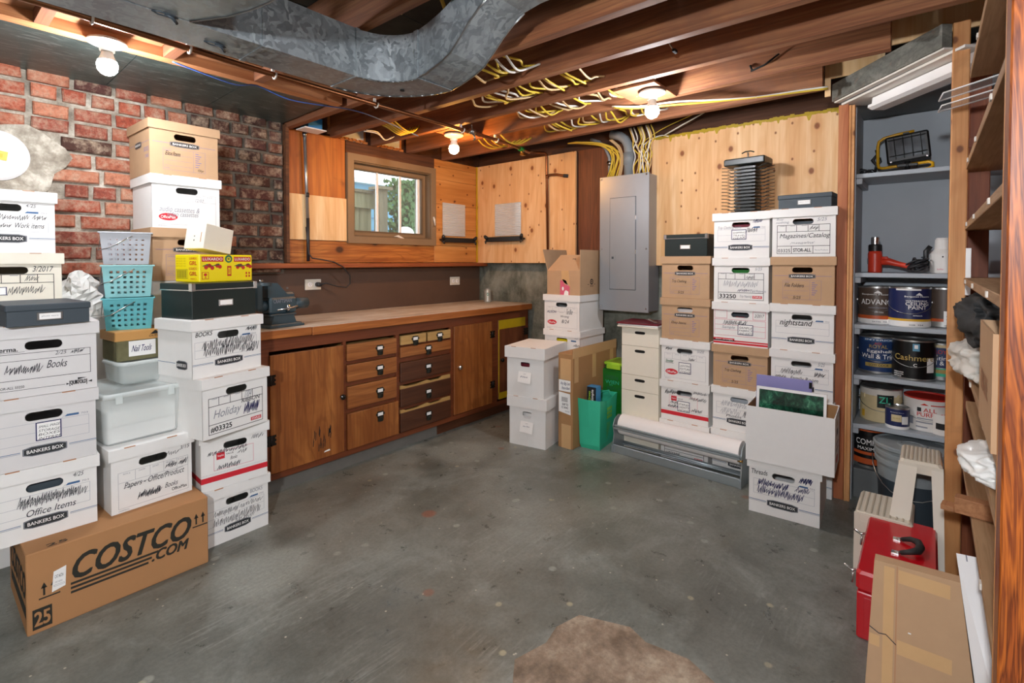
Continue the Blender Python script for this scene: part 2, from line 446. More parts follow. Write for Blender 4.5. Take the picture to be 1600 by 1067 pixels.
class MB:
    def __init__(s):
        s.v, s.f, s.mi, s.ms, s.smooth = [], [], [], [], []
        s.M = Matrix.Identity(4)
        s.col = None
    def mat(s, name):
        if name not in s.ms:
            s.ms.append(name)
        return s.ms.index(name)
    def add(s, vs, fs, mat, smooth=False):
        k = len(s.v)
        s.v += [tuple(s.M @ Vector(q)) for q in vs]
        i = s.mat(mat)
        for q in fs:
            s.f.append(tuple(k + j for j in q)); s.mi.append(i); s.smooth.append(smooth)
            if s.col is not None:
                s.col.append(s.cc)
        return s
    def box(s, a, b, mat):
        x0, y0, z0 = [min(a[i], b[i]) for i in range(3)]
        x1, y1, z1 = [max(a[i], b[i]) for i in range(3)]
        return s.add([(x0, y0, z0), (x1, y0, z0), (x1, y1, z0), (x0, y1, z0), (x0, y0, z1), (x1, y0, z1), (x1, y1, z1), (x0, y1, z1)],
                     [(0, 3, 2, 1), (4, 5, 6, 7), (0, 1, 5, 4), (1, 2, 6, 5), (2, 3, 7, 6), (3, 0, 4, 7)], mat)
    def cbox(s, c, d, mat):
        return s.box([c[i] - d[i] / 2 for i in range(3)], [c[i] + d[i] / 2 for i in range(3)], mat)
    def bbox(s, a, b, mat, r=0.006):
        """box with its vertical and top edges chamfered"""
        x0, y0, z0 = [min(a[i], b[i]) for i in range(3)]
        x1, y1, z1 = [max(a[i], b[i]) for i in range(3)]
        def ring(i, z):
            q = r
            return [(x0 + i + q, y0 + i, z), (x1 - i - q, y0 + i, z), (x1 - i, y0 + i + q, z), (x1 - i, y1 - i - q, z),
                    (x1 - i - q, y1 - i, z), (x0 + i + q, y1 - i, z), (x0 + i, y1 - i - q, z), (x0 + i, y0 + i + q, z)]
        vs = ring(r * .6, z0) + ring(0, z0 + r) + ring(0, z1 - r) + ring(r * .6, z1)
        fs = [tuple(range(7, -1, -1)), tuple(range(24, 32))]
        for k in range(3):
            for i in range(8):
                j = (i + 1) % 8
                fs.append((k * 8 + i, k * 8 + j, k * 8 + 8 + j, k * 8 + 8 + i))
        return s.add(vs, fs, mat)
    def prism(s, pts, ax, a, b, mat):
        """extrude 2-D outline pts along axis ax from a to b"""
        n = len(pts)
        def P(p, t):
            q = [p[0], p[1]]; q.insert(ax, t); return tuple(q)
        vs = [P(p, a) for p in pts] + [P(p, b) for p in pts]
        fs = [tuple(range(n)), tuple(range(2 * n - 1, n - 1, -1))]
        fs += [(i, i + n, (i + 1) % n + n, (i + 1) % n) for i in range(n)]
        return s.add(vs, fs, mat)
    def tube(s, pts, r, mat, n=8, cap=True, closed=False):
        pts = [Vector(p) for p in pts]
        rs = r if isinstance(r, (list, tuple)) else [r] * len(pts)
        m = len(pts)
        vs = []
        up = None
        for i, p in enumerate(pts):
            if closed:
                d = pts[(i + 1) % m] - pts[i - 1]
            else:
                d = pts[min(i + 1, m - 1)] - pts[max(i - 1, 0)]
            if d.length < 1e-9: d = Vector((0, 0, 1))
            d.normalize()
            if up is None:
                up = Vector((0, 0, 1)) if abs(d.z) < .9 else Vector((1, 0, 0))
            sd = d.cross(up)
            if sd.length < 1e-6:
                sd = d.cross(Vector((1, 0, 0)))
            sd.normalize(); up = sd.cross(d).normalized()
            for k in range(n):
                a = 2 * math.pi * k / n
                vs.append(p + (sd * math.cos(a) + up * math.sin(a)) * rs[i])
        fs = []
        for i in range(m if closed else m - 1):
            j = (i + 1) % m
            for k in range(n):
                l = (k + 1) % n
                fs.append((i * n + k, i * n + l, j * n + l, j * n + k))
        if cap and not closed:
            fs.append(tuple(range(n - 1, -1, -1))); fs.append(tuple((m - 1) * n + k for k in range(n)))
        return s.add(vs, fs, mat, True)
    def cyl(s, a, b, r, mat, n=16):
        return s.tube([a, b], r, mat, n)
    def lathe(s, prof, mat, c=(0, 0, 0), n=28):
        """prof: (radius, z); material may be a list, one per segment"""
        m = len(prof)
        vs = [(c[0] + r * math.cos(2 * math.pi * k / n), c[1] + r * math.sin(2 * math.pi * k / n), c[2] + z) for r, z in prof for k in range(n)]
        for i in range(m - 1):
            mt = mat[i] if isinstance(mat, list) else mat
            s.add(vs[i * n:(i + 2) * n], [(k, (k + 1) % n, (k + 1) % n + n, k + n) for k in range(n)], mt, True)
        for i, rev in ((0, True), (m - 1, False)):
            if prof[i][0] > 1e-5:
                q = list(range(n))
                s.add(vs[i * n:(i + 1) * n], [tuple(q[::-1] if rev else q)], mat[0 if rev else -1] if isinstance(mat, list) else mat)
        return s
    def sheet(s, rows, mat, smooth=True, thick=0.0):
        m, n = len(rows), len(rows[0])
        vs = [p for r_ in rows for p in r_]
        fs = [(i * n + j, i * n + j + 1, (i + 1) * n + j + 1, (i + 1) * n + j) for i in range(m - 1) for j in range(n - 1)]
        return s.add(vs, fs, mat, smooth)
    def build(s, name, parent=None, loc=None, rz=None, solid=0.0):
        me = bpy.data.meshes.new(name)
        me.from_pydata(s.v, [], s.f)
        for q in s.ms:
            me.materials.append(MATS[q])
        me.polygons.foreach_set('material_index', s.mi)
        me.polygons.foreach_set('use_smooth', s.smooth)
        if s.col is not None:
            ca = me.color_attributes.new('Col', 'FLOAT_COLOR', 'CORNER')
            for p in me.polygons:
                for li in p.loop_indices:
                    ca.data[li].color = s.col[p.index]
        me.update()
        o = bpy.data.objects.new(name, me)
        COL.objects.link(o)
        if parent is not None: o.parent = parent
        if loc is not None: o.location = loc
        if rz is not None: o.rotation_euler = (0, 0, rz)
        if solid:
            md = o.modifiers.new('thickness', 'SOLIDIFY'); md.thickness = solid
        return o

def quad_slab(b, p, th, m):
    p = [Vector(q) for q in p]; n_ = (p[1] - p[0]).cross(p[3] - p[0]).normalized() * th
    b.add([tuple(q) for q in p] + [tuple(q + n_) for q in p], [(0, 1, 2, 3), (7, 6, 5, 4), (0, 4, 5, 1), (1, 5, 6, 2), (2, 6, 7, 3), (3, 7, 4, 0)], m)
def tag(o, label=None, cat=None, group=None, kind=None):
    for k, v in (('label', label), ('category', cat), ('group', group), ('kind', kind)):
        if v: o[k] = v
    return o
def thing(name, label, cat, loc=(0, 0, 0), rz=0.0, group=None):
    o = bpy.data.objects.new(name, None)
    o.empty_display_size = 0.05
    COL.objects.link(o)
    o.location = loc
    o.rotation_euler = (0, 0, rz)
    return tag(o, label, cat, group)
def struct(name, mb, parent=None):
    o = mb.build(name, parent)
    if parent is None: o['kind'] = 'structure'
    return o

class Decal:
    """flat print laid on a surface: (u,v) in 0..1 mapped by P(u,v,layer) to local coordinates"""
    def __init__(s, P, W, H):
        s.P, s.W, s.H, s.mb, s.k, s.seg = P, W, H, MB(), 1, 1
    def _add(s, uv, fs, mat):
        s.mb.add([s.P(u, v, s.k) for u, v in uv], fs, mat)
    def rect(s, a, b, c, d, mat):
        for i in range(s.seg):
            x0, x1 = a + (c - a) * i / s.seg, a + (c - a) * (i + 1) / s.seg
            s._add([(x0, b), (x1, b), (x1, d), (x0, d)], [(0, 1, 2, 3)], mat)
        return s
    def poly(s, pts, mat):
        s._add(pts, [tuple(range(len(pts)))], mat); return s
    def line(s, a, b, c, d, t, mat):
        dx, dy = (c - a) * s.W, (d - b) * s.H
        L = math.hypot(dx, dy) or 1
        nx, ny = -dy / L * t / 2 / s.W, dx / L * t / 2 / s.H
        s._add([(a - nx, b - ny), (c - nx, d - ny), (c + nx, d + ny), (a + nx, b + ny)], [(0, 1, 2, 3)], mat); return s
    def frame(s, a, b, c, d, t, mat):
        tu, tv = t / s.W, t / s.H
        s.rect(a, b, c, b + tv, mat); s.rect(a, d - tv, c, d, mat)
        s.rect(a, b + tv, a + tu, d - tv, mat); s.rect(c - tu, b + tv, c, d - tv, mat); return s
    def text(s, st, a, b, c, d, mat, bold=0.0, shear=0.0, tilt=0.0):
        vs, fs = text_mesh(st, 0.0)
        q = shear * (d - b) * s.H / s.W
        e = bold * .75 * (d - b); k0 = s.k
        for i, j in ([(0, 0)] if bold < .008 else [(-1, 0), (1, 0), (0, -1), (0, 1)] if bold < .025 else [(-1, -1), (1, -1), (-1, 1), (1, 1), (-1.3, 0), (1.3, 0), (0, 0)]):
            s._add([(a + x * (c - a) + y * q + i * e * s.H / s.W, b + y * (d - b) + x * tilt + j * e) for x, y in vs], fs, mat)
            s.k += .25
        s.k = k0; return s
    def oval(s, a, b, c, d, mat, n=20, e=1.0):
        pts = []
        for i in range(n):
            w = 2 * math.pi * i / n
            cx, sy = math.cos(w), math.sin(w)
            cx = math.copysign(abs(cx) ** e, cx); sy = math.copysign(abs(sy) ** e, sy)
            pts.append(((a + c) / 2 + (c - a) / 2 * cx, (b + d) / 2 + (d - b) / 2 * sy))
        return s.poly(pts, mat)
    def scrib(s, a, b, c, d, n=14, mat='ink_pen', t=0.0016, amp=1.0):
        """a zigzag scribble crossing something out"""
        r = random.Random(int((a * 91 + b * 57 + c * 13 + n) * 1000))
        pts = []
        for i in range(2 * n):
            x = a + (c - a) * i / (2 * n - 1)
            y = (d if i % 2 else b) + r.uniform(-.34, .22) * (d - b) * (1 if i % 2 else -.7)
            pts.append((x + r.uniform(-.3, .9) * (c - a) / (2 * n) + (0.02 if i % 2 else 0), y))
        for p, q in zip(pts, pts[1:]):
            s.line(p[0], p[1], q[0], q[1], t, mat)
        return s
    def build(s, name, parent):
        return s.mb.build(name, parent) if s.mb.v else None

# ------------------------------------------------------------------ storage cartons
def hole_panel(mb, w, z0, z1, y, th, hw, hh, hz, mat, rect=False):
    """front wall (facing -Y) with a real stadium hand hole"""
    n = 32
    cx, cz = 0.0, hz
    ang = [2 * math.pi * (i + .5) / n for i in range(n)]
    inn, out = [], []
    for a in ang:
        c, s_ = math.cos(a), math.sin(a)
        r = hh / 2
        if rect:
            e = 0.35
            x = hw / 2 * math.copysign(abs(c) ** e, c); z = hh / 2 * math.copysign(abs(s_) ** e, s_)
        else:
            x = math.copysign(hw / 2 - r, c) + r * c; z = r * s_
        inn.append((x, cz + z))
        k = min((w / 2) / abs(c) if abs(c) > 1e-6 else 1e9, ((z1 - cz) if s_ > 0 else (cz - z0)) / abs(s_))
        out.append((k * c, cz + k * s_))
    for yy, flip in ((y, False), (y + th, True)):
        vs = [(p[0], yy, p[1]) for p in inn] + [(p[0], yy, p[1]) for p in out]
        fs = []
        for i in range(n):
            j = (i + 1) % n
            fs.append((i, j, n + j, n + i))
            a, b = out[i], out[j]
            if abs(a[0] - b[0]) > 1e-6 and abs(a[1] - b[1]) > 1e-6:
                vs.append((math.copysign(w / 2, a[0] + b[0]), yy, z1 if a[1] + b[1] > 2 * cz else z0))
                fs.append((n + i, n + j, len(vs) - 1))
        if not flip: fs = [tuple(reversed(q)) for q in fs]
        mb.add(vs, fs, mat)
    vs = [(p[0], y, p[1]) for p in inn] + [(p[0], y + th, p[1]) for p in inn]
    mb.add(vs, [(i, (i + 1) % n, (i + 1) % n + n, i + n) for i in range(n)], mat)

def carton(label, loc, rz, w, d, h, mat='white_card', lid=True, lid_h=0.045, hole=(0.098, 0.030), hole_drop=0.072,
           front=None, pen=None, group=None, slots=True, inside=None, cat='box', name='storage_box', rect=False, lid_mat=None, side=None, hole_rect=False, inset=0.0085):
    """lidded file carton; its front faces local -Y, origin = bottom centre of the front"""
    t = thing(name, label, cat, loc, rz, group)
    g = 0.004
    i = inset if lid else 0.0
    bw, y0, y1 = w - 2 * i, i, d - i
    mb = MB()
    top = h - g - 0.001 if lid else h
    if hole:
        hole_panel(mb, bw, 0, top, y0, g, hole[0], hole[1], h - hole_drop, mat, hole_rect)
    else:
        mb.box((-bw / 2, y0, 0), (bw / 2, y0 + g, top), mat)
    mb.box((-bw / 2, y1 - g, 0), (bw / 2, y1, top), mat)
    mb.box((-bw / 2, y0 + g, 0), (-bw / 2 + g, y1 - g, top), mat)
    mb.box((bw / 2 - g, y0 + g, 0), (bw / 2, y1 - g, top), mat)
    mb.box((-bw / 2 + g, y0 + g, 0), (bw / 2 - g, y1 - g, g), mat)
    mb.build('box_body', t)
    if lid:
        lm = lid_mat or mat
        lb = MB()
        q = 0.003
        lb.bbox((-w / 2, 0, h - g), (w / 2, d, h), lm, 0.0015)
        lb.box((-w / 2, 0, h - lid_h), (w / 2, q, h - g + .001), lm)
        lb.box((-w / 2, d - q, h - lid_h), (w / 2, d, h - g + .001), lm)
        lb.box((-w / 2, q, h - lid_h), (-w / 2 + q, d - q, h - g + .001), lm)
        lb.box((w / 2 - q, q, h - lid_h), (w / 2, d - q, h - g + .001), lm)
        if slots:
            for u in (-.27, .22):
                lb.box((u * w - .018, -0.0006, h - .0022), (u * w + .018, 0.004, h + .0006), 'slot_brown')
        lb.build('lid', t)
    if inside:
        ib = MB()
        ib.box((-bw * .42, y0 + .02, g + .001), (bw * .42, y0 + d * .5, h - hole_drop + .003), inside)
        ib.build('contents', t)
    P = lambda u, v, k: ((u - .5) * bw, y0 - 0.0004 * k, v * h)
    if front:
        D = Decal(P, bw, h); front(D); D.build('printed_markings', t)
    if pen:
        D = Decal(P, bw, h); D.k = 3; pen(D); D.build('handwriting', t)
    if side:   # decal on the left (-1) or right (+1) side wall
        for sgn, fn in side.items():
            if sgn < 0:
                PS = lambda u, v, k: (-bw / 2 - .0004 * k, y1 - u * (y1 - y0), v * h)
            else:
                PS = lambda u, v, k: (bw / 2 + .0004 * k, y0 + u * (y1 - y0), v * h)
            D = Decal(PS, d, h); fn(D); D.build('side_markings', t)
    return t

# printed designs ---------------------------------------------------
def badge(D, a, b, c, d, mat='badge_dark', line='ink_thin'):
    k = D.k
    u, v = (c - a) * .03, (d - b) * .16
    def shape(g, mt):
        D.poly([(a + g, b + v + g), (a + (c - a) * .2, b + g), (c - (c - a) * .2, b + g), (c - g, b + v + g), (c - g, d - v - g), (c - (c - a) * .2, d - g), (a + (c - a) * .2, d - g), (a + g, d - v - g)], mt)
    shape(0, mat); D.k = k + 1; shape(.005, 'ink_thin'); D.k = k + 2; shape(.0095, mat)
    D.k = k + 3
    D.text('BANKERS BOX', a + (c - a) * .09, b + (d - b) * .32, c - (c - a) * .09, d - (d - b) * .32, 'label_white', 0.02)
    D.k = k
def fr_bankers(D):
    D.frame(.03, .34, .93, .62, .0010, 'ink_thin')
    D.line(.03, .48, .93, .48, .0010, 'ink_thin')
    D.poly([(.69, .64), (.83, .64), (.83, .67), (.715, .67)], 'ink_band'); D.line(.66, .62, .69, .655, .001, 'ink_thin')
    D.text('703', .85, .64, .92, .665, 'ink_grey')
    for a, c in ((0, .28), (.73, 1)):
        D.rect(a, .235, c, .243, 'ink_band'); D.rect(a, .218, c, .226, 'ink_thin')
    badge(D, .30, .16, .71, .295)
def fr_bankers_white(D):
    D.frame(.07, .36, .93, .63, .0010, 'ink_thin')
    D.line(.07, .50, .93, .50, .0010, 'ink_thin')
    D.poly([(.71, .645), (.84, .645), (.84, .675), (.73, .675)], 'ink_band'); D.text('703', .86, .645, .93, .67, 'ink_grey')
    for a, c in ((0, .26), (.72, 1)):
        D.rect(a, .235, c, .246, 'ink_band'); D.rect(a, .215, c, .224, 'ink_thin')
    badge(D, .27, .16, .71, .295)
def fr_kraft(D):
    D.rect(.04, .592, .96, .598, 'ink_violet')
    badge(D, .28, .54, .71, .64, 'badge_brown')
    D.frame(.18, .10, .80, .50, .0008, 'ink_violet')
    D.line(.62, .10, .62, .50, .0008, 'ink_violet')
    for v in (.18, .28, .38):
        D.line(.20, v, .60, v, .0007, 'ink_violet')
    for k in range(7):
        D.rect(.65, .20 + k * .042, .70 + (k % 3) * .02, .212 + k * .042, 'ink_violet')
    D.text('CONTENTS', .20, .45, .30, .47, 'ink_violet'); D.text('DATE', .20, .125, .27, .145, 'ink_violet')
def fr_storall(num, brand=None, stor=False):
    def f(D):
        t = .0024
        D.frame(.08, .06, .92, .66, t, 'ink_black')
        D.line(.08, .22, .92, .22, t, 'ink_black'); D.line(.08, .52, .92, .52, t, 'ink_black')
        for u in (.23, .40, .58, .75):
            D.line(u, .52, u, .66, t, 'ink_black')
            D.rect(u - .10, .635, u - .02, .643, 'ink_grey')
        if stor:
            D.text(num, .10, .09, .30, .16, 'ink_black', .01); D.line(.32, .06, .32, .22, t, 'ink_black'); D.line(.66, .06, .66, .22, t, 'ink_black')
            D.text('STOR-ALL', .35, .10, .63, .17, 'ink_black', .03); D.text('Perma Products', .69, .12, .89, .15, 'ink_grey')
        else:
            D.text(num, .11, .09, .42, .18, 'ink_black', .03)
        if brand:
            D.k += 1; D.rect(.72, .10, .89, .16, 'ink_red'); D.k += 1; D.text(brand, .735, .112, .875, .148, 'label_white', .02); D.k -= 2
    return f
def fr_officemax(D):
    D.frame(.07, .07, .94, .66, .0009, 'ink_grey'); D.line(.07, .52, .94, .52, .0009, 'ink_grey')
    for u, st in ((.24, 'BOX #'), (.42, 'LOCATION'), (.59, 'DESTROY'), (.75, 'FROM'), (.92, 'TO')):
        if u < .9: D.line(u, .52, u, .66, .0009, 'ink_grey')
        D.text(st, u - .12, .62, u - .04, .64, 'ink_grey')
    D.text('CONTENTS', .44, .49, .56, .51, 'ink_grey')
    D.oval(.09, .14, .36, .28, 'ink_red'); D.k += 1; D.text('OfficeMax', .12, .18, .33, .235, 'label_white', .02); D.k -= 1
    D.text('0M96971', .08, .03, .20, .05, 'ink_grey')
def fr_papers(D):
    D.frame(.08, .06, .95, .62, .0009, 'ink_grey'); D.line(.08, .46, .95, .46, .0009, 'ink_grey')
    for u, st in ((.28, 'BOX #'), (.46, 'LOCATION'), (.63, 'DESTROY'), (.80, 'FROM'), (.95, 'TO')):
        if u < .9: D.line(u, .46, u, .62, .0009, 'ink_grey')
        D.text(st, u - .14, .575, u - .06, .60, 'ink_grey')
    D.text('OfficeMax', .73, .10, .93, .15, 'ink_black', .02); D.text('OM99033', .08, .02, .20, .04, 'ink_grey')
def fr_staples(D):
    D.rect(0, .14, 1, .235, 'ink_red')
    for v in (.26, .275):
        for k in range(46):
            D.rect(k / 46 + .004, v, k / 46 + .011, v + .006, 'ink_grey')
    D.frame(.18, .32, .78, .64, .0014, 'ink_pink')
    D.rect(.22, .50, .34, .62, 'ink_red'); D.k += 1; D.text('Staples', .235, .54, .325, .58, 'label_white', .01); D.k -= 1
    D.text('VALUE', .36, .55, .47, .58, 'ink_pen')
def fr_basic(D):
    D.frame(.02, .62, .26, .81, .0018, 'ink_pink'); D.frame(.73, .62, .96, .81, .0018, 'ink_pink')
    D.frame(.02, .22, .96, .60, .0018, 'ink_pink')
    for v in (.36, .47): D.line(.02, v, .96, v, .0014, 'ink_pink')
    D.rect(0, .03, 1, .075, 'ink_red'); D.rect(0, .09, 1, .12, 'ink_red'); D.rect(0, .09, .40, .16, 'ink_red'); D.k += 1
    D.text('basic strength', .05, .105, .37, .145, 'label_white', .01); D.k -= 1
    D.text('office basics', .42, .66, .58, .68, 'ink_red', .01)
def fr_perma(D):
    D.text('Perma.', .08, .645, .27, .705, 'ink_black', .03); D.rect(.08, .63, .33, .634, 'ink_black')
    D.frame(.08, .24, .94, .61, .0016, 'ink_black'); D.line(.08, .51, .94, .51, .0014, 'ink_black')
    D.text('STOR-ALL 33250', .08, .13, .32, .165, 'ink_black', .01); D.line(.08, .105, .69, .105, .0014, 'ink_black')
    D.poly([(.70, .09), (.73, .105), (.70, .12)], 'ink_black')
    D.text('[QUIKFOLD]', .73, .07, .90, .145, 'ink_black', .03); D.poly([(.81, .15), (.90, .17), (.81, .18)], 'ink_black'); D.poly([(.95, .09), (.91, .107), (.95, .125)], 'ink_black')
def sticker(D, a, b, c, d, lines):
    D.rect(a, b, c, d, 'ink_navy'); D.k += 1; D.rect(a + .012, b + .014, c - .012, d - .014, 'label_white'); D.k += 1
    n = len(lines)
    for i, s_ in enumerate(lines):
        v = d - .03 - (d - b - .04) * (i + 1) / n
        hw_text(D, s_, a + .025, v, c - .02, v + (d - b) * .55 / n)
    D.k -= 2
def hw_text(D, s_, a, b, c, d, mat='ink_pen', bold=.0, shear=.25, tilt=None):
    D.text(s_, a, b, c, d, mat, bold, shear, (rnd.uniform(-.006, .01) if tilt is None else tilt))

# ------------------------------------------------------------------ measuring helper: where a sight line of the survey camera meets a known wall plane
_A, _P = R(39.7), R(1.3)
_F = Vector((math.cos(_A) * math.cos(_P), math.sin(_A) * math.cos(_P), -math.sin(_P)))
_R = Vector((math.sin(_A), -math.cos(_A), 0))
_U = _R.cross(_F)
def at(px, py, ax, val):
    r = _F + _R * ((px - 800) / 787) - _U * ((py - 426) / 787)
    o = Vector((0, 0, 1.25))
    return o + r * ((val - o[ax]) / r[ax])

# ================================================================== THE ROOM
mb = MB(); mb.box((-2.6, -3.0, -0.1), (3.9, 3.9, 0), 'concrete_floor'); floor = struct('floor', mb)
mb = MB()
mb.add([(1.08, .90, .0015), (1.20, .985, .0015), (1.32, .95, .0015), (1.40, .965, .0015), (1.50, .935, .0015), (1.56, .77, .0015), (1.53, .70, .0015), (1.55, .567, .0015), (1.51, .47, .0015), (1.3, .1, .0015), (.6, .3, .0015)], [tuple(range(10, -1, -1))], 'concrete_patch')
mb.build('worn_patch', floor)
# subfloor boards above the joists
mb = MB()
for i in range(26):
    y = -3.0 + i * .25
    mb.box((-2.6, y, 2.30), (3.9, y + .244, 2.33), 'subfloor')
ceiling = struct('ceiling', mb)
# joists
J = [(.33, 2.5), (.73, 2.5), (1.10, 2.5), (1.60, 3.22), (1.92, 3.22), (2.25, 3.22), (2.58, 3.22), (2.955, 3.22)]
ends = {2.58: .135, 2.955: .425}
for x, ye in J + [(-.1, 2.5), (-.5, 2.5), (-.9, 2.5), (-1.3, 2.5), (-1.7, 2.5), (-2.1, 2.5)]:
    y0 = ends.get(x, -2.95)
    mb = MB(); mb.bbox((-.021, y0, 2.11), (.021, ye, 2.2995), 'joist_wood', .002)
    o = mb.build('ceiling_joist', None, (x, 0, 0)); o['kind'] = 'structure'
# header beam that carries the short joists over the brick end, blocking above it
mb = MB(); mb.box((-2.5, 2.5, 2.11), (1.55, 2.56, 2.2995), 'header_wood')
struct('header_beam', mb)
mb = MB()
for x0, x1 in ((-.48, -.12), (-.08, .31), (.355, .705), (.755, 1.075), (1.125, 1.575)):
    mb.box((x0 + .002, 2.40, 2.15), (x1 - .002, 2.497, 2.299), 'blocking_wood')
struct('joist_blocking', mb)
# dark green boards over the brick
mb = MB()
for i in range(9):
    x = -2.5 + i * .452
    mb.add([(x, 2.565, 2.15), (x + .449, 2.565, 2.15), (x + .449, 3.25, 2.135), (x, 3.25, 2.135), (x, 2.565, 2.17), (x + .449, 2.565, 2.17), (x + .449, 3.25, 2.155), (x, 3.25, 2.155)],
           [(0, 3, 2, 1), (4, 5, 6, 7), (0, 1, 5, 4), (1, 2, 6, 5), (2, 3, 7, 6), (3, 0, 4, 7)], 'green_boards')
struct('ceiling_boards', mb)

# --- window wall (left), plane y = 3.25 .. with a real opening for the window
WX0, WX1, WZ0, WZ1 = 2.09, 2.835, 1.43, 1.985
mb = MB()
mb.box((-2.6, 3.30, 0), (WX0, 3.45, 2.33), 'concrete_wall')
mb.box((WX1, 3.30, 0), (3.9, 3.45, 2.33), 'concrete_wall')
mb.box((WX0, 3.30, 0), (WX1, 3.45, WZ0), 'concrete_wall')
mb.box((WX0, 3.30, WZ1), (WX1, 3.45, 2.33), 'concrete_wall')
wall_left = struct('wall_left', mb)
# brickwork: every brick modelled, one wall surface
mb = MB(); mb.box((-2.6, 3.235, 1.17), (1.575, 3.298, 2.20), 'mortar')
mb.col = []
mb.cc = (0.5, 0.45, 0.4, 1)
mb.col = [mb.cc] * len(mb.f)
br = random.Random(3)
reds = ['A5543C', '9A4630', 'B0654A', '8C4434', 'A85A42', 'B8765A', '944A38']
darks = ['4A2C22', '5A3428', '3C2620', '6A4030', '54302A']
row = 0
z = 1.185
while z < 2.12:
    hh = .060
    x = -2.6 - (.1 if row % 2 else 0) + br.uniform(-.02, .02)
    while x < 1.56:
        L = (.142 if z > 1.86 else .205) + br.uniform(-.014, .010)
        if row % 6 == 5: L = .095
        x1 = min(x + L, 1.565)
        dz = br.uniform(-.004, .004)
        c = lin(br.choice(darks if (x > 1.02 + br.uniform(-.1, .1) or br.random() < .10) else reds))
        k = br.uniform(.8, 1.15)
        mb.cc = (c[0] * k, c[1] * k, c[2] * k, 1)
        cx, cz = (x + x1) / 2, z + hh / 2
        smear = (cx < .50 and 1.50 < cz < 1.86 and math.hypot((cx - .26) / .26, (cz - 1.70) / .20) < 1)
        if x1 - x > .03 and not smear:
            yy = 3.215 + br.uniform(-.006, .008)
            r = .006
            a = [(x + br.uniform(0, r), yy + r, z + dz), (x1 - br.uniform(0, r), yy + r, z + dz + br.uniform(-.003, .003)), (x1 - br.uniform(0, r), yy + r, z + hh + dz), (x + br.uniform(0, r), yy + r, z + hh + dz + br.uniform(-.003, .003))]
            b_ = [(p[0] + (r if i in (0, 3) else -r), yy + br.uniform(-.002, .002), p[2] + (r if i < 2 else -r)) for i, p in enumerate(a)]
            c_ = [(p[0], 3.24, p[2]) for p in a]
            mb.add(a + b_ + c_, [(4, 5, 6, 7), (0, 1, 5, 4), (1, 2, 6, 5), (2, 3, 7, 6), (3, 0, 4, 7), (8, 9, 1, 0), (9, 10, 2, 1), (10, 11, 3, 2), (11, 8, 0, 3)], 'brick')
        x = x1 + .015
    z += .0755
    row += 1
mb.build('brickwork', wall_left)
# smooth mortar patch round the flue cover
mb = MB()
pts = []
for k in range(28):
    a = 2 * math.pi * k / 28
    q = 1 + .12 * math.sin(3 * a) + .07 * math.sin(7 * a)
    pts.append((.26 + .24 * q * math.cos(a), 1.70 + .19 * q * math.sin(a)))
mb.prism(pts, 1, 3.205, 3.238, 'mortar')
mb.build('mortar_patch', wall_left)
# dark board closing the brick corner
mb = MB(); mb.box((1.572, 3.19, 1.24), (1.592, 3.298, 2.13), 'beam_dark'); mb.build('corner_strip', wall_left)
# boards and plywood round the window
def board(name, x0, x1, z0, z1, y, m, parent, th=.018):
    b = MB(); b.bbox((x0, y, z0), (x1, y + th, z1), m, .0015); return b.build(name, parent)
board('plywood_panel', 1.594, 2.035, 1.70, 2.125, 3.25, 'plywood_old', wall_left, .04)
board('plywood_panel', 1.594, 2.038, 1.395, 1.699, 3.24, 'plywood_fresh', wall_left, .05)
board('knotty_board', 1.594, 2.878, 1.24, 1.392, 3.25, 'board_knotty', wall_left, .04)
board('lintel_board', 2.04, 2.878, 2.035, 2.12, 3.245, 'beam_dark', wall_left, .05)
for z0, z1 in ((1.24, 1.385), (1.387, 1.53), (1.532, 1.74), (1.742, 1.95), (1.952, 2.06), (2.062, 2.12)):
    board('orange_board', 2.880, 3.40, z0, z1, 3.25, 'board_orange', wall_left, .04)
board('backsplash_board', 1.12, 3.46, .885, 1.20, 3.272, 'brown_board', wall_left, .024)
board('sill_band', -2.6, 1.12, .88, 1.17, 3.27, 'sill_grey', wall_left, .028)
# rim between joists above the boards: foam panels and dark rim
mb = MB()
mb.box((1.59, 3.27, 2.125), (3.5, 3.298, 2.2995), 'rim_wood')
mb.build('rim_board', wall_left)
mb = MB()
for x0, x1 in ((1.95, 2.20), (2.30, 2.53)):
    mb.box((x0, 3.255, 2.125), (x1, 3.269, 2.26), 'foam_panel')
    for q in range(9):
        a = x0 + (x1 - x0) * q / 8
        mb.cbox((a, 3.252, 2.128 + .006 * (q % 2)), (.04, .022, .016), 'foam_orange')
    mb.box((x1 - .008, 3.25, 2.125), (x1 + .006, 3.268, 2.26), 'foam_orange')
mb.build('foam_infill', wall_left)

# --- ledge shelf under the window
mb = MB(); mb.bbox((1.12, 3.165, 1.205), (3.46, 3.252, 1.236), 'ledge_wood', .004)
struct('trim_1', mb)

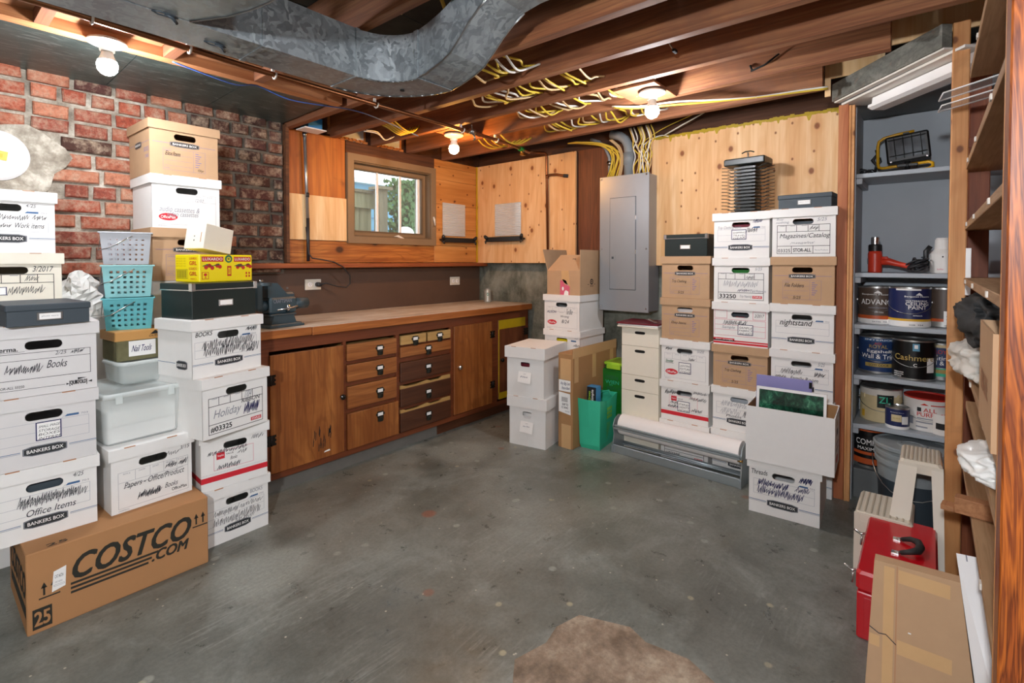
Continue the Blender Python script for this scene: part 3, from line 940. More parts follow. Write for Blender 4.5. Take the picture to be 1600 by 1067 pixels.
# --- right wall: concrete below, plywood above
mb = MB()
mb.box((3.50, -.45, 0), (3.9, 3.30, 1.235), 'concrete_wall')
mb.box((3.50, .36, 1.235), (3.9, 3.30, 2.11), 'rim_wood')
mb.box((3.46, .36, 2.11), (3.9, 3.30, 2.2995), 'rim_wood')
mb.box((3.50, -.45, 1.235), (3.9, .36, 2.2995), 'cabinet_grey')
wall_right = struct('wall_right', mb)
def xboard(name, y0, y1, z0, z1, x, m, th=.02):
    b = MB(); b.bbox((x, y0, z0), (x + th, y1, z1), m, .0015); return b.build(name, wall_right)
xboard('plywood_panel', 2.275, 3.247, 1.235, 2.12, 3.40, 'plywood')
xboard('plywood_panel', 2.166, 2.272, 1.235, 2.12, 3.395, 'plywood')
xboard('plywood_panel', 1.53, 2.165, .90, 2.125, 3.43, 'plywood_brown')
xboard('plywood_panel', .385, 1.525, 1.22, 2.115, 3.385, 'plywood')
mb = MB(); mb.box((3.42, .385, 1.0), (3.50, 3.247, 2.115), 'rim_wood')
mb.M = Matrix.Identity(4)
MBB = MB(); MBB.box((3.425, .39, 1.24), (3.499, 1.525, 2.11), 'rim_wood'); MBB.box((3.425, 2.17, 1.24), (3.499, 3.245, 2.11), 'rim_wood'); MBB.build('furring', wall_right)
mb = MB()   # dried yellow foam along the plywood's top edge and corner
fr = random.Random(5)
for q in range(60):
    y = .40 + 1.12 * q / 60
    mb.cbox((3.383, y, 2.113 - fr.uniform(0, .006)), (.010, .022, .010 + fr.uniform(0, .012)), 'old_yellow')
for q in range(9):
    y = .44 + q * .12 + fr.uniform(-.04, .04); w_ = fr.uniform(.006, .016); h_ = fr.uniform(.012, .04)
    mb.prism([(y - w_, 2.108), (y + w_, 2.108), (y + w_ * .3, 2.108 - h_), (y - w_ * .2, 2.108 - h_)], 0, 3.3825, 3.386, 'old_yellow')
mb.box((3.391, 3.235, 1.24), (3.401, 3.247, 2.12), 'old_yellow')
mb.build('foam_line', wall_right)

# --- walls behind the camera
mb = MB(); mb.box((-2.75, -3.0, 0), (-2.6, 3.45, 2.33), 'wall_paint'); struct('wall_rear', mb)
mb = MB(); mb.box((-2.75, -3.15, 0), (3.9, -3.0, 2.33), 'wall_paint'); struct('wall_near', mb)

# --- window_1
win = MB()
def fr_(mb, x0, x1, z0, z1, t, y0, y1, m):
    mb.box((x0, y0, z0), (x1, y1, z0 + t), m); mb.box((x0, y0, z1 - t), (x1, y1, z1), m)
    mb.box((x0, y0, z0 + t), (x0 + t, y1, z1 - t), m); mb.box((x1 - t, y0, z0 + t), (x1, y1, z1 - t), m)
fr_(win, 2.042, 2.882, 1.382, 2.033, .050, 3.228, 3.275, 'window_brown')
fr_(win, 2.085, 2.840, 1.425, 1.990, .018, 3.24, 3.36, 'window_brown_dark')
window = struct('window_1', win)
b = MB(); fr_(b, 2.103, 2.822, 1.443, 1.972, .034, 3.30, 3.335, 'window_brown'); fr_(b, 2.130, 2.795, 1.470, 1.945, .010, 3.296, 3.34, 'window_brown_dark'); sash = b.build('sash', window)
b = MB(); b.box((2.139, 3.318, 1.479), (2.786, 3.322, 1.936), 'window_glass'); b.build('pane', window)
b = MB()
for x in (2.352, 2.572): b.box((x - .009, 3.312, 1.479), (x + .009, 3.326, 1.936), 'fixture_white')
b.box((2.748, 3.310, 1.479), (2.770, 3.328, 1.936), 'fixture_white')
b.build('muntin', window)
b = MB(); b.bbox((2.44, 3.275, 1.425), (2.53, 3.30, 1.443), 'window_brown', .003); b.tube([(2.475, 3.26, 1.435), (2.50, 3.245, 1.447), (2.55, 3.238, 1.425), (2.575, 3.236, 1.418)], [.012, .011, .008, .008], 'soffit_white'); b.build('crank_handle', window)
b = MB(); b.bbox((2.838, 3.222, 1.54), (2.852, 3.232, 1.63), 'window_brown', .003); b.tube([(2.845, 3.218, 1.62), (2.842, 3.205, 1.60), (2.850, 3.205, 1.55)], [.006, .008, .004], 'soffit_white'); b.build('lock_lever', window)
b = MB(); b.tube([(2.10, 3.29, 1.60), (2.098, 3.275, 1.57), (2.106, 3.28, 1.53)], [.005, .009, .004], 'steel'); b.build('lock_lever', window)

# --- outside, seen through the window
mb = MB()
zr = at(580, 289, 1, 6.6).z
mb.box((1.0, 6.6, -.2), (9.5, 6.7, zr), 'siding_blue')
for k in range(15):
    mb.box((1.0, 6.585, .2 + k * .19), (9.5, 6.6, .206 + k * .19), 'siding_line')
for x in (5.9, 6.8, 7.7): mb.box((x, 6.584, 0), (x + .012, 6.6, 3.0), 'siding_line')
nh = mb.build('house_wall'); tag(nh, 'blue lap-sided house wall seen through the basement window', 'building')
b = MB(); b.box((1.0, 6.5, zr), (9.5, 6.72, zr + .03), 'roof_white'); b.build('roof_edge', nh)
b = MB(); xd = at(607, 320, 1, 6.5).x; b.cyl((xd, 6.5, 0), (xd, 6.5, zr), .055, 'siding_blue'); b.build('downpipe', nh)
zf = at(565, 301, 1, 4.6).z
mb = MB()
for k in range(13):
    x = 1.9 + k * .145
    if x + .14 < 3.30: mb.box((x, 4.62, 0), (x + .14, 4.64, zf - .1), 'fence_wood')
mb.box((1.9, 4.58, zf - .16), (3.30, 4.62, zf), 'fence_wood'); mb.box((1.9, 4.56, zf), (3.30, 4.66, zf + .03), 'post_out')
tag(mb.build('wooden_fence'), 'weathered green-grey board fence outside the window', 'fence')
p = at(594, 290, 1, 4.5)
mb = MB(); zp = at(594, 297, 1, 4.5).z; mb.box((p.x - .05, 4.44, 0), (p.x + .05, 4.54, zp), 'post_out'); mb.box((p.x - .09, 4.40, zp), (p.x + .09, 4.58, zp + .03), 'post_out')
tag(mb.build('fence_post'), 'grey fence post with a flat cap standing outside the window', 'post')
mb = MB()
iv = random.Random(11)
pa, pb_ = at(641, 285, 1, 4.9), at(641, 350, 1, 4.9)
for k in range(2600):
    u_ = iv.random()
    zz = pb_.z - .5 + (pa.z + .5 - pb_.z) * u_
    w_ = .07 + .05 * math.sin(u_ * 7) ** 2 + .07 * u_
    c = Vector((pa.x + iv.gauss(0, w_), 4.9 + iv.uniform(-.12, .12), zz))
    a = iv.uniform(0, 6.28); s_ = iv.uniform(.022, .045)
    u = Vector((math.cos(a), iv.uniform(-.5, .5), math.sin(a))) * s_
    w2 = Vector((-math.sin(a), iv.uniform(-.5, .5), math.cos(a))) * s_ * .7
    mb.add([tuple(c - u), tuple(c + w2), tuple(c + u), tuple(c - w2)], [(0, 1, 2, 3)], 'ivy')
mb.tube([(pa.x, 4.93, -.05), (pa.x + .05, 4.94, 1.0), (pa.x, 4.93, pb_.z + .2)], .02, 'ivy', 6)
tag(mb.build('climbing_ivy'), 'leafy green ivy hanging down outside the window', 'plant')
p = at(632, 362, 1, 4.7)
mb = MB(); mb.M = Matrix.Translation((p.x, 4.7, p.z - .03)) @ Matrix.Rotation(R(90), 4, 'X'); mb.lathe([(0, .10), (.07, .09), (.085, .05), (.09, 0), (0, 0)], 'fixture_white'); mb.M = Matrix.Identity(4)
mb.box((p.x - .07, 4.7, -.05), (p.x + .07, 4.78, p.z - .08), 'pvc_grey')
tag(mb.build('electric_meter'), 'round white utility meter outside the window', 'meter')
mb = MB(); mb.box((1, 3.46, -.2), (9.5, 6.6, -.05), 'outside_hedge'); struct('ground', mb)

# ================================================================== WORKBENCH
bench = thing('workbench', 'long reddish wooden workbench with drawers and doors under the window', 'workbench', (1.12, 2.65, 0))
bench_M = Matrix.Translation((-1.12, -2.65, 0))
def BM():
    b = MB(); b.M = bench_M; return b
BX0, BX1 = 1.12, 3.465
b = BM()
b.bbox((BX0, 2.65, .840), (1.446, 3.268, .885), 'counter_edge', .004); b.bbox((1.448, 2.65, .836), (BX1, 3.268, .883), 'counter_edge', .004)
b.box((BX0, 2.652, .883), (BX1 - .002, 3.267, .8855), 'counter_top')
b.build('worktop', bench)
b = BM()   # face frame, sides and bottom rail
b.box((BX0, 2.682, .77), (BX1 - .02, 2.70, .836), 'frame_wood')
b.box((BX0, 2.682, .08), (BX1 - .02, 2.70, .112), 'frame_wood')
for x0, x1 in ((1.12, 1.218), (1.655, 1.675), (2.038, 2.067), (2.52, 2.553), (2.97, 3.042), (3.395, 3.445)):
    b.box((x0, 2.682, .112), (x1, 2.70, .77), 'frame_wood')
for z0, z1 in ((.630, .652), (.498, .524), (.335, .362)): b.box((1.675, 2.686, z0), (2.038, 2.70, z1), 'frame_wood')
for z0, z1 in ((.684, .696), (.58, .614), (.43, .450), (.262, .285)): b.box((2.067, 2.686, z0), (2.52, 2.70, z1), 'frame_wood')
b.box((BX1 - .04, 2.70, .08), (BX1 - .02, 3.26, .836), 'frame_wood'); b.box((BX0, 2.70, .08), (BX0 + .02, 3.26, .836), 'frame_wood')
b.box((BX0 + .02, 2.98, .08), (BX1 - .04, 3.0, .836), 'frame_wood')
b.build('carcass', bench)
b = BM(); b.box((BX0, 2.712, 0), (2.42, 2.73, .079), 'toekick'); b.box((2.42, 2.720, 0), (BX1 - .03, 2.738, .079), 'cabinet_wood_dark'); b.build('toe_kick', bench)
def hinge(b, x, z, side):
    for dx in (0, side * .022):
        b.cbox((x + dx, 2.667, z), (.018, .006, .05), 'knob_black')
        for dz in (-.022, 0, .022): b.cbox((x + dx + side * .004 * (1 if dx else -1), 2.667, z + dz), (.022, .005, .011), 'knob_black')
    b.cyl((x + side * .011, 2.664, z - .028), (x + side * .011, 2.664, z + .028), .0045, 'knob_black')
def door(x0, x1, z0, z1, m, hx, kx, hs, extra=None):
    d = BM(); d.bbox((x0, 2.668, z0), (x1, 2.684, z1), m, .003); o = d.build('door', bench)
    for hz in (z0 + .115, z1 - .09) if hs is None else hs:
        h_ = BM(); hinge(h_, hx[0], hz, hx[1]); h_.build('hinge', o)
    k = BM(); k.M = bench_M @ Matrix.Translation((kx[0], 2.668, kx[1])) @ Matrix.Rotation(R(90), 4, 'X')
    k.lathe([(.010, 0), (.007, .008), (.016, .016), (.017, .022), (.010, .028), (0, .029)], kx[2], n=16); k.build('knob', o)
    return o
d1 = door(1.220, 1.653, .118, .752, 'cabinet_wood', (1.209, 1), (1.635, .45, 'knob_black'), (.30, .62))
b = BM()
sr = random.Random(2)
for k in range(16):
    x = 1.50 + sr.uniform(-.05, .06); z = .20 + sr.uniform(-.05, .06)
    b.add([(x, 2.6675, z), (x + .004, 2.6675, z), (x + .007, 2.6675, z + sr.uniform(.02, .05)), (x + .003, 2.6675, z + .05)], [(0, 1, 2, 3)], 'ink_black')
b.add([(1.52, 2.6674, .150), (1.56, 2.6674, .152), (1.555, 2.6674, .162), (1.525, 2.6674, .158)], [(0, 1, 2, 3)], 'label_white')
b.build('scrape_marks', d1)
door(2.553, 2.970, .120, .772, 'cabinet_wood', (2.981, -1), (2.60, .468, 'chrome'), (.27, .67))
d3 = door(3.042, 3.392, .133, .775, 'plywood_brown', (3.385, 1), (3.075, .45, 'knob_black'), (.65,))
b = BM(); b.box((3.045, 2.6665, .70), (3.39, 2.6682, .773), 'old_yellow'); b.box((3.045, 2.6665, .133), (3.20, 2.6682, .185), 'old_yellow'); b.box((3.042, 2.6665, .185), (3.052, 2.6682, .70), 'old_yellow'); b.build('yellow_paint', d3)
def pull(parent, x, z, y=2.666):
    k = BM()
    k.bbox((x - .024, y - .003, z - .006), (x + .024, y, z + .032), 'pull_bronze', .001)
    k.box((x - .019, y - .0036, z + .004), (x + .019, y - .0028, z + .024), 'label_white')
    for sx in (-1, 1): k.cbox((x + sx * .026, y - .002, z + .014), (.010, .004, .014), 'pull_bronze')
    rows = []
    for i in range(6):
        a = i / 5 * math.pi / 2
        r = .022 * math.sin(a) ; zz = z - .004 - .026 * (1 - math.cos(a))
        rows.append([(x + .020 * math.cos(t) * (1.0 if i else 1.0), y - .002 - .020 * math.sin(t) * math.cos(a * .55), zz) for t in [math.pi * j / 8 for j in range(9)]])
    k.sheet(rows, 'pull_bronze')
    k.sheet([[(p[0], p[1], p[2]) for p in rows[0]], [(x, y - .002, z - .003)] * 9], 'pull_bronze')
    k.build('cup_pull', parent)
def drawer(x0, x1, z0, z1, m, px=None, pz=None):
    d = BM(); d.bbox((x0, 2.666, z0), (x1, 2.684, z1), m, .003)
    d.box((x0 + .01, 2.684, z0 + .004), (x1 - .01, 2.96, z1 - .004), 'pale_wood')
    o = d.build('drawer', bench)
    pull(o, px or (x0 + x1) / 2, pz or (z0 + z1) / 2 + .004)
    return o
drawer(1.676, 2.037, .653, .752, 'cabinet_wood_x', 1.905, .690)
drawer(1.676, 2.037, .526, .628, 'cabinet_wood_x', 1.905, .565)
drawer(1.676, 2.037, .364, .496, 'cabinet_wood_x', 1.905, .420)
drawer(1.676, 2.050, .118, .334, 'cabinet_wood', 1.905, .270)
drawer(2.072, 2.288, .697, .757, 'pale_wood', 2.19, .715)
drawer(2.304, 2.517, .697, .757, 'pale_wood', 2.41, .715)
drawer(2.068, 2.520, .616, .682, 'cabinet_wood_x', 2.305, .637)
drawer(2.068, 2.518, .453, .578, 'cabinet_wood_dark', 2.305, .510)
drawer(2.068, 2.518, .288, .405, 'cabinet_wood_dark', 2.305, .335)
drawer(2.068, 2.518, .120, .245, 'cabinet_wood_dark', 2.305, .180)
b = BM()
for z in (.405, .245):   # pale drawer sides showing above the two low fronts, with finger cut-outs
    pts = [(2.07, z), (2.516, z), (2.516, z + .026), (2.44, z + .026), (2.41, z + .012), (2.33, z + .012), (2.30, z + .024), (2.20, z + .010), (2.12, z + .012), (2.09, z + .022), (2.07, z + .022)]
    b.prism(pts, 1, 2.674, 2.684, 'pale_wood')
b.build('drawer_lip', bench)

# vise on the bench
v0 = thing('bench_vise', 'blue-grey bench vise bolted to the left end of the worktop', 'vise', (1.33, 2.80, .8856), R(8))
b = MB(); b.bbox((-.10, -.075, 0), (.10, .075, .022), 'vise_blue', .006); b.prism([(-.075, .022), (.075, .022), (.06, .065), (-.06, .065)], 1, -.05, .05, 'vise_blue'); b.bbox((-.085, -.055, .065), (.075, .055, .075), 'vise_blue', .004)
b.bbox((.07, -.07, 0), (.115, .07, .014), 'vise_blue', .003); b.build('swivel_base', v0)
b = MB(); b.bbox((-.08, -.045, .076), (.085, .045, .165), 'vise_blue', .01); b.prism([(-.085, .165), (.045, .165), (.0, .215), (-.03, .245), (-.085, .245)], 1, -.035, .035, 'vise_blue')
b.bbox((.02, -.012, .152), (.10, .06, .19), 'vise_blue', .012); D = Decal(lambda u, v, k: (-.06 + .11 * u, -.0455, .135 + .02 * v), .11, .02); D.text('CRAFTSMAN', 0, 0, 1, 1, 'ink_thin', .02); body = b.build('fixed_jaw', v0); D.build('raised_lettering', body)
b = MB(); b.cyl((.08, 0, .122), (.175, 0, .122), .032, 'vise_blue', 20); b.build('slide_tube', v0)
b = MB(); b.bbox((-.16, -.045, .10), (-.115, .045, .245), 'vise_blue', .01); b.lathe([(.0, .250), (.05, .248), (.052, .232), (0, .228)], 'vise_blue', (-.10, 0, 0)); b.cyl((-.115, 0, .12), (-.08, 0, .12), .03, 'vise_blue'); b.build('moving_jaw', v0)
b = MB(); b.cbox((.02, -.05, .215), (.012, .002, .01), 'steel'); b.cyl((-.04, -.048, .095), (.075, -.062, .112), .005, 'chrome'); b.cyl((.02, -.05, .085), (.02, -.06, .122), .010, 'chrome'); b.build('lock_handle', v0)
b = MB(); b.cyl((-.115, -.0, .254), (-.095, 0, .254), .012, 'steel'); b.build('anvil_cap', v0)

# beverage can
t = thing('drink_can', 'small drink can with green and dark red label on the far end of the worktop', 'can', (3.30, 3.02, .8856))
b = MB(); b.lathe([(0, .002), (.024, 0), (.033, .008), (.033, .108), (.027, .118), (.0265, .121), (0, .118)], ['can_silver', 'can_silver', 'can_silver', 'can_silver', 'tin_steel', 'tin_steel'], n=24); body = b.build('can_body', t)
D = Decal(lambda u, v, k: ((.033 + .0004 * k) * math.cos(R(-170 + 170 * u)), (.033 + .0004 * k) * math.sin(R(-170 + 170 * u)), .02 + .08 * v), .1, .08)
for k in range(6): D.rect(.60 + k * .05, .05, .645 + k * .05 + .006, .95, 'dark_red')
D.oval(.10, .50, .30, .85, 'ink_green'); D.k += 1; D.oval(.15, .57, .25, .75, 'can_silver'); D.oval(.66, .4, .84, .7, 'gold_ink'); D.build('can_label', t)

# wall outlets and the cord
def outlet(cx, cz, label, y=3.268, plug=False):
    t = thing('wall_outlet', label, 'outlet', (cx, y, cz))
    b = MB(); b.bbox((-.058, -.006, -.036), (.058, 0.003, .036), 'outlet_white', .002); b.build('cover_plate', t)
    for sx in (-1, 1):
        r_ = MB(); r_.M = Matrix.Translation((sx * .024, -.006, 0)) @ Matrix.Rotation(R(90), 4, 'X'); r_.lathe([(.017, 0), (.016, .003), (0, .003)], 'fixture_white', n=16); r_.M = Matrix.Identity(4)
        for q in (-.006, .006): r_.cbox((sx * .024 + q, -.0093, .003), (.002, .001, .008), 'hole_dark')
        r_.cbox((sx * .024, -.0093, -.008), (.004, .001, .004), 'hole_dark'); r_.build('socket', t)
outlet(1.79, 1.09, 'ivory double outlet on the backsplash with a black cord plugged in')
outlet(3.135, 1.075, 'ivory double outlet on the backsplash near the far corner, nothing plugged in')
b = MB(); b.cyl((1.814, 3.256, 1.09), (1.814, 3.215, 1.09), .016, 'wire_black')
b.tube([(1.814, 3.215, 1.09), (1.85, 3.20, 1.10), (1.93, 3.19, 1.075), (2.00, 3.19, 1.065), (2.03, 3.19, 1.09), (2.01, 3.16, 1.15), (1.95, 3.15, 1.21), (1.88, 3.15, 1.245), (1.80, 3.165, 1.262), (1.75, 3.20, 1.27), (1.735, 3.215, 1.30), (1.728, 3.222, 1.40), (1.722, 3.224, 1.48)], .0045, 'wire_black')
tag(b.build('power_cord'), 'black power cord looping from the outlet up to the conduit', 'cord')
t = thing('electrical_conduit', 'vertical metal conduit on the plywood left of the window', 'conduit', (1.735, 3.225, 1.24))
b = MB(); b.tube([(0, 0, .01), (.0, 0, .30)], .011, 'wire_black'); b.build('cable', t)
b = MB(); b.tube([(-.002, 0, .30), (-.018, 0, .865)], .011, 'conduit', 12); b.cyl((-.003, 0, .44), (-.003, 0, .47), .0135, 'wire_black'); b.cyl((-.018, 0, .84), (-.018, 0, .868), .015, 'steel'); b.build('pipe', t)
p = at(480, 190, 2, 2.115)
t = thing('junction_box', 'bright blue plastic junction box with white cover above the conduit', 'junction box', (1.72, 3.14, 2.108))
b = MB(); b.bbox((-.05, -.05, .006), (.05, .05, .075), 'blue_plastic', .003); b.build('box_body', t)
b = MB(); b.bbox((-.075, -.06, -.002), (.075, .06, .005), 'fixture_white', .002); b.build('cover', t)

# ================================================================== CARTONS, left group
GL, GR = 'file boxes stacked at the left', 'file boxes stacked against the plywood wall'
# shipping carton on the floor
t = thing('shipping_carton', 'long brown shipping carton with big black wholesale lettering lying on the floor', 'box', (.5105, 2.29, 0))
b = MB(); W_, D_, H_ = .547, .41, .275
b.bbox((-W_ / 2, 0, 0), (W_ / 2, D_, H_), 'kraft_orange', .003); b.build('box_body', t)
b = MB(); b.box((-W_ / 2 + .003, D_ / 2 - .001, H_ - .0005), (W_ / 2 - .003, D_ / 2 + .001, H_ + .0006), 'kraft_shade'); b.build('flap_seam', t)
def fr_costco(D):
    D.text('COSTCO', .20, .50, .86, .80, 'ink_costco', .035, .28)
    D.text('.COM', .64, .34, .85, .48, 'ink_costco', .05, .25)
    for k, e in enumerate((.70, .66, .64)):
        D.rect(.205, .44 - k * .055, e - .02, .47 - k * .055, 'ink_costco')
    def arrows(a, v, s_):
        for q in (0, .045):
            D.rect(a + q + .010, v + .04, a + q + .020, v + .15, 'ink_costco'); D.poly([(a + q, v + .13), (a + q + .030, v + .13), (a + q + .015, v + .20)], 'ink_costco')
        D.rect(a - .01, v, a + .09, v + .018, 'ink_costco')
    arrows(.905, .60, 1); arrows(.065, .40, 1)
    D.rect(.025, .05, .115, .30, 'ink_costco'); D.k += 1; D.text('25', .035, .09, .105, .26, 'kraft_orange', .03); D.k += 1
    D.poly([(.115, .44), (.18, .47), (.185, .72), (.125, .69)], 'label_white'); D.k += 1
    D.text('CAT.46724', .13, .60, .17, .64, 'ink_black'); D.text('CAT.46724', .13, .54, .165, .56, 'ink_grey'); D.frame(.125, .50, .175, .52, .0008, 'ink_grey')
D = Decal(lambda u, v, k: ((u - .5) * W_, -.0004 * k, v * H_), W_, H_); fr_costco(D); D.build('printed_markings', t)
D = Decal(lambda u, v, k: (-W_ / 2 - .0004 * k, D_ * (1 - u), v * H_), D_, H_)
D.text('COSTCO', .1, .42, .95, .74, 'ink_costco', .05, .2); D.rect(.1, .20, .97, .34, 'ink_costco'); D.build('side_markings', t)
D = Decal(lambda u, v, k: ((u - .5) * W_, v * D_, H_ + .0004 * k), W_, D_); D.text('25', .10, .035, .20, .085, 'ink_costco', .03); D.build('top_markings', t)

# nearest left stack
def pen_L1(D):
    D.scrib(.25, .46, .88, .60, 30, 'ink_pen', .0013); D.scrib(.25, .50, .80, .58, 18, 'ink_pen', .0013)
    hw_text(D, 'Office Items', .32, .33, .78, .42, 'ink_pen'); hw_text(D, '4/25', .76, .74, .86, .80)
z = .275
carton('white file box reading Office Items, bottom of the leftmost front stack', (.302, 2.392, .2755), R(-3), .302, .39, .254, front=fr_bankers, pen=pen_L1, group=GL, inside='box_charcoal')
def pen_L2(D):
    sticker(D, .42, .36, .66, .62, ['SMALL IMAGE', 'STORAGE', 'BOXES', 'INTERIM'])
carton('grey-white file box with a blue-edged sticker, second up in the leftmost front stack', (.303, 2.388, .5305), R(-3), .300, .39, .250, mat='grey_card', front=fr_bankers, pen=pen_L2, group=GL)
def pen_L3(D):
    D.scrib(.15, .34, .46, .44, 16, 'ink_pen', .0016); hw_text(D, 'Books', .52, .37, .70, .48); hw_text(D, '2/25', .60, .55, .70, .60); D.scrib(.74, .55, .86, .60, 7, 'ink_pen', .0014)
carton('grey-white file box printed Perma and penned Books, third up in the leftmost front stack', (.306, 2.386, .7815), R(-3), .304, .39, .248, mat='grey_card', front=fr_perma, pen=pen_L3, group=GL)
def doc_box(label, loc, rz, w, d, h, m, metal_corner=False, plate=True, name='document_box', group=None):
    t = thing(name, label, 'box', loc, rz, group)
    lh = .30 if not metal_corner else .2
    b = MB(); b.bbox((-w / 2 + .004, .004, 0), (w / 2 - .004, d - .004, h * (1 - lh) + .002), m, .0015); b.build('box_body', t)
    b = MB(); b.bbox((-w / 2, 0, h * (1 - lh)), (w / 2, d, h), m, .003); l = b.build('lid', t)
    if metal_corner:
        for sx in (-1, 1):
            c = MB(); c.bbox((sx * (w / 2 + .001) - (.018 if sx > 0 else 0), -.0015, h * (1 - lh) - .002), (sx * (w / 2 + .001) + (.018 if sx < 0 else 0), .018, h + .001), 'chrome', .001); c.build('metal_corner', l)
        c = MB(); c.box((-w / 2, -.0012, h * (1 - lh)), (w / 2, .001, h * (1 - lh) + .004), 'chrome'); c.box((-w / 2 - .0012, 0, h * (1 - lh)), (-w / 2 + .001, d, h * (1 - lh) + .004), 'chrome'); c.build('metal_edge', l)
    if plate:
        c = MB(); zc = h * .42
        c.bbox((-.034, .0005, zc - .014), (.034, .0042, zc + .014), 'steel' if not metal_corner else 'chrome', .001)
        c.box((-.028, 0, zc - .010), (.028, .0008, zc + .010), 'label_white'); pl = c.build('label_holder', t)
        if not metal_corner:
            D = Decal(lambda u, v, k: (-.022 + .044 * u, -.0002 * k - .0002, zc - .005 + .010 * v), .044, .01); D.text('photo store', 0, .2, 1, .9, 'ink_grey'); D.build('handwriting', pl)
    return t
doc_box('flat charcoal document box with metal label plate on top of the leftmost front stack', (.318, 2.345, 1.0300), R(4), .225, .30, .073, 'box_charcoal')

# stack behind it
def pen_work(D):
    D.scrib(.35, .53, .72, .60, 16, 'ink_pen', .0014); D.scrib(.76, .54, .90, .61, 6, 'ink_pen', .0016)
    D.scrib(.40, .40, .54, .46, 8, 'ink_pen', .0014); hw_text(D, 'Work items', .58, .40, .88, .48); hw_text(D, '4/25', .70, .74, .80, .79)
def tall(label, loc, rz, w, d, h):
    t = thing('plain_carton', label, 'box', loc, rz)
    b = MB(); b.bbox((-w / 2, 0, 0), (w / 2, d, h), 'white_card', .003); b.build('box_body', t)
tall('tall plain white carton under the back-left stack', (.27, 2.885, 0), 0, .32, .31, 1.026)
def pen_2017(D):
    hw_text(D, '3/2017', .70, .70, .90, .79, 'ink_pen', .004, .2); D.scrib(.62, .55, .74, .62, 6, 'ink_pen', .0014); D.scrib(.45, .34, .80, .46, 16, 'ink_pen', .0014)
    D.rect(.30, .33, .45, .46, 'ink_navy'); D.k += 1; D.rect(.31, .34, .44, .45, 'label_white')
def fr_2017(D):
    fr_storall('')(D)
carton('white file box dated 3/2017 in the back-left stack against the brick', (.278, 2.885, 1.027), 0, .325, .30, .257, mat='cream_card', front=fr_storall('03325'), pen=pen_2017, group=GL)
carton('white file box penned Work items, top of the back-left stack against the brick', (.262, 2.885, 1.2848), 0, .32, .30, .257, front=fr_bankers, pen=pen_work, group=GL)

# second stack
def pen_M1(D):
    hw_text(D, 'Papers - Office/Product', .14, .33, .88, .45, 'ink_pen', .002); D.line(.14, .37, .88, .45, .0012, 'ink_pen')
    D.scrib(.30, .14, .58, .24, 18, 'ink_pen', .0020); hw_text(D, 'Books', .64, .18, .80, .26); hw_text(D, '3/15', .84, .74, .96, .80); D.scrib(.66, .70, .82, .76, 6, 'ink_pen', .0012)
    D.scrib(.64, .50, .78, .58, 8, 'ink_pen', .0018); D.scrib(.82, .50, .92, .58, 6, 'ink_pen', .0018)
carton('white file box with crossed-out Papers note standing on the long brown carton', (.626, 2.392, .2755), R(3), .295, .39, .252, front=fr_papers, pen=pen_M1, group=GL)
def tub(label, loc, rz, w, d, h, rim=.02, name='storage_tub', taper=.9, lip=.012):
    t = thing(name, label, 'tub', loc, rz)
    r, th = .02, .0025
    def ring(w_, d_, z, q=.03, m=5):
        pts = []
        for cx, cy, a0 in ((w_ / 2 - q, -d_ / 2 + q, -90), (w_ / 2 - q, d_ / 2 - q, 0), (-w_ / 2 + q, d_ / 2 - q, 90), (-w_ / 2 + q, -d_ / 2 + q, 180)):
            for i in range(m):
                a = R(a0 + 90 * i / (m - 1)); pts.append((cx + q * math.cos(a), cy + q * math.sin(a) + d / 2, z))
        return pts
    rg = [ring(w * taper - .02, d * taper - .02, 0), ring(w * taper, d * taper, .012), ring(w - lip, d - lip, h - rim)]
    b = MB(); n = len(rg[0]); vs = sum(rg, [])
    fs = [tuple(range(n - 1, -1, -1))] + [(k * n + i, k * n + (i + 1) % n, (k + 1) * n + (i + 1) % n, (k + 1) * n + i) for k in range(2) for i in range(n)]
    b.add(vs, fs, 'clear_tub', True); b.build('tub_body', t)
    b = MB(); rg = [ring(w - lip + .002, d - lip + .002, h - rim), ring(w, d, h - rim + .003), ring(w, d, h - .006), ring(w - .008, d - .008, h), ring(w - .03, d - .03, h), ring(w - .036, d - .036, h - .005)]
    vs = sum(rg, []); fs = [(k * n + i, k * n + (i + 1) % n, (k + 1) * n + (i + 1) % n, (k + 1) * n + i) for k in range(5) for i in range(n)] + [tuple(5 * n + i for i in range(n))]
    b.add(vs, fs, 'clear_tub_lid', True); b.build('lid', t)
    return t
t = tub('large clear plastic tub with pale lid in the second stack', (.612, 2.43, .5285), R(5), .29, .37, .205)
b = MB()
for k in range(2): b.box((-.118, .035, .006 + k * .062), (.118, .30, .066 + k * .062), ['paper_roll', 'label_white', 'paper_roll', 'foam_panel', 'label_white'][k])
b.build('contents', t)
b = MB()
for sx in (-.09, .09): b.bbox((sx - .012, -.004, .165), (sx + .012, .0, .20), 'clear_tub_lid', .002)
b.build('clasp', t)
tub('small clear plastic tub with lid sitting on the large tub', (.655, 2.56, .7340), R(8), .205, .20, .095, .016, taper=.88)
t = thing('nail_tool_box', 'olive box with orange lid labelled Nail Tools on the small clear tub', 'box', (.650, 2.60, .8295), R(5))
b = MB(); b.bbox((-.095, .004, 0), (.095, .17, .095), 'olive_fabric', .003); b.build('box_body', t)
b = MB(); b.bbox((-.102, 0, .085), (.102, .176, .125), 'lid_orange', .003); l = b.build('lid', t)
D = Decal(lambda u, v, k: (-.10 + .20 * u, -.0004 * k, .085 + .04 * v), .2, .04)
D.poly([(.62, .5), (.72, .92), (.78, .65), (.83, .80), (.92, .5)], 'ink_black'); D.text('OUTDOOR', .60, .22, .95, .42, 'ink_black', .02, .2); D.build('printed_mark', l)
D = Decal(lambda u, v, k: (-.095 + .19 * u, .004 - .0004 * k, .095 * v), .19, .095)
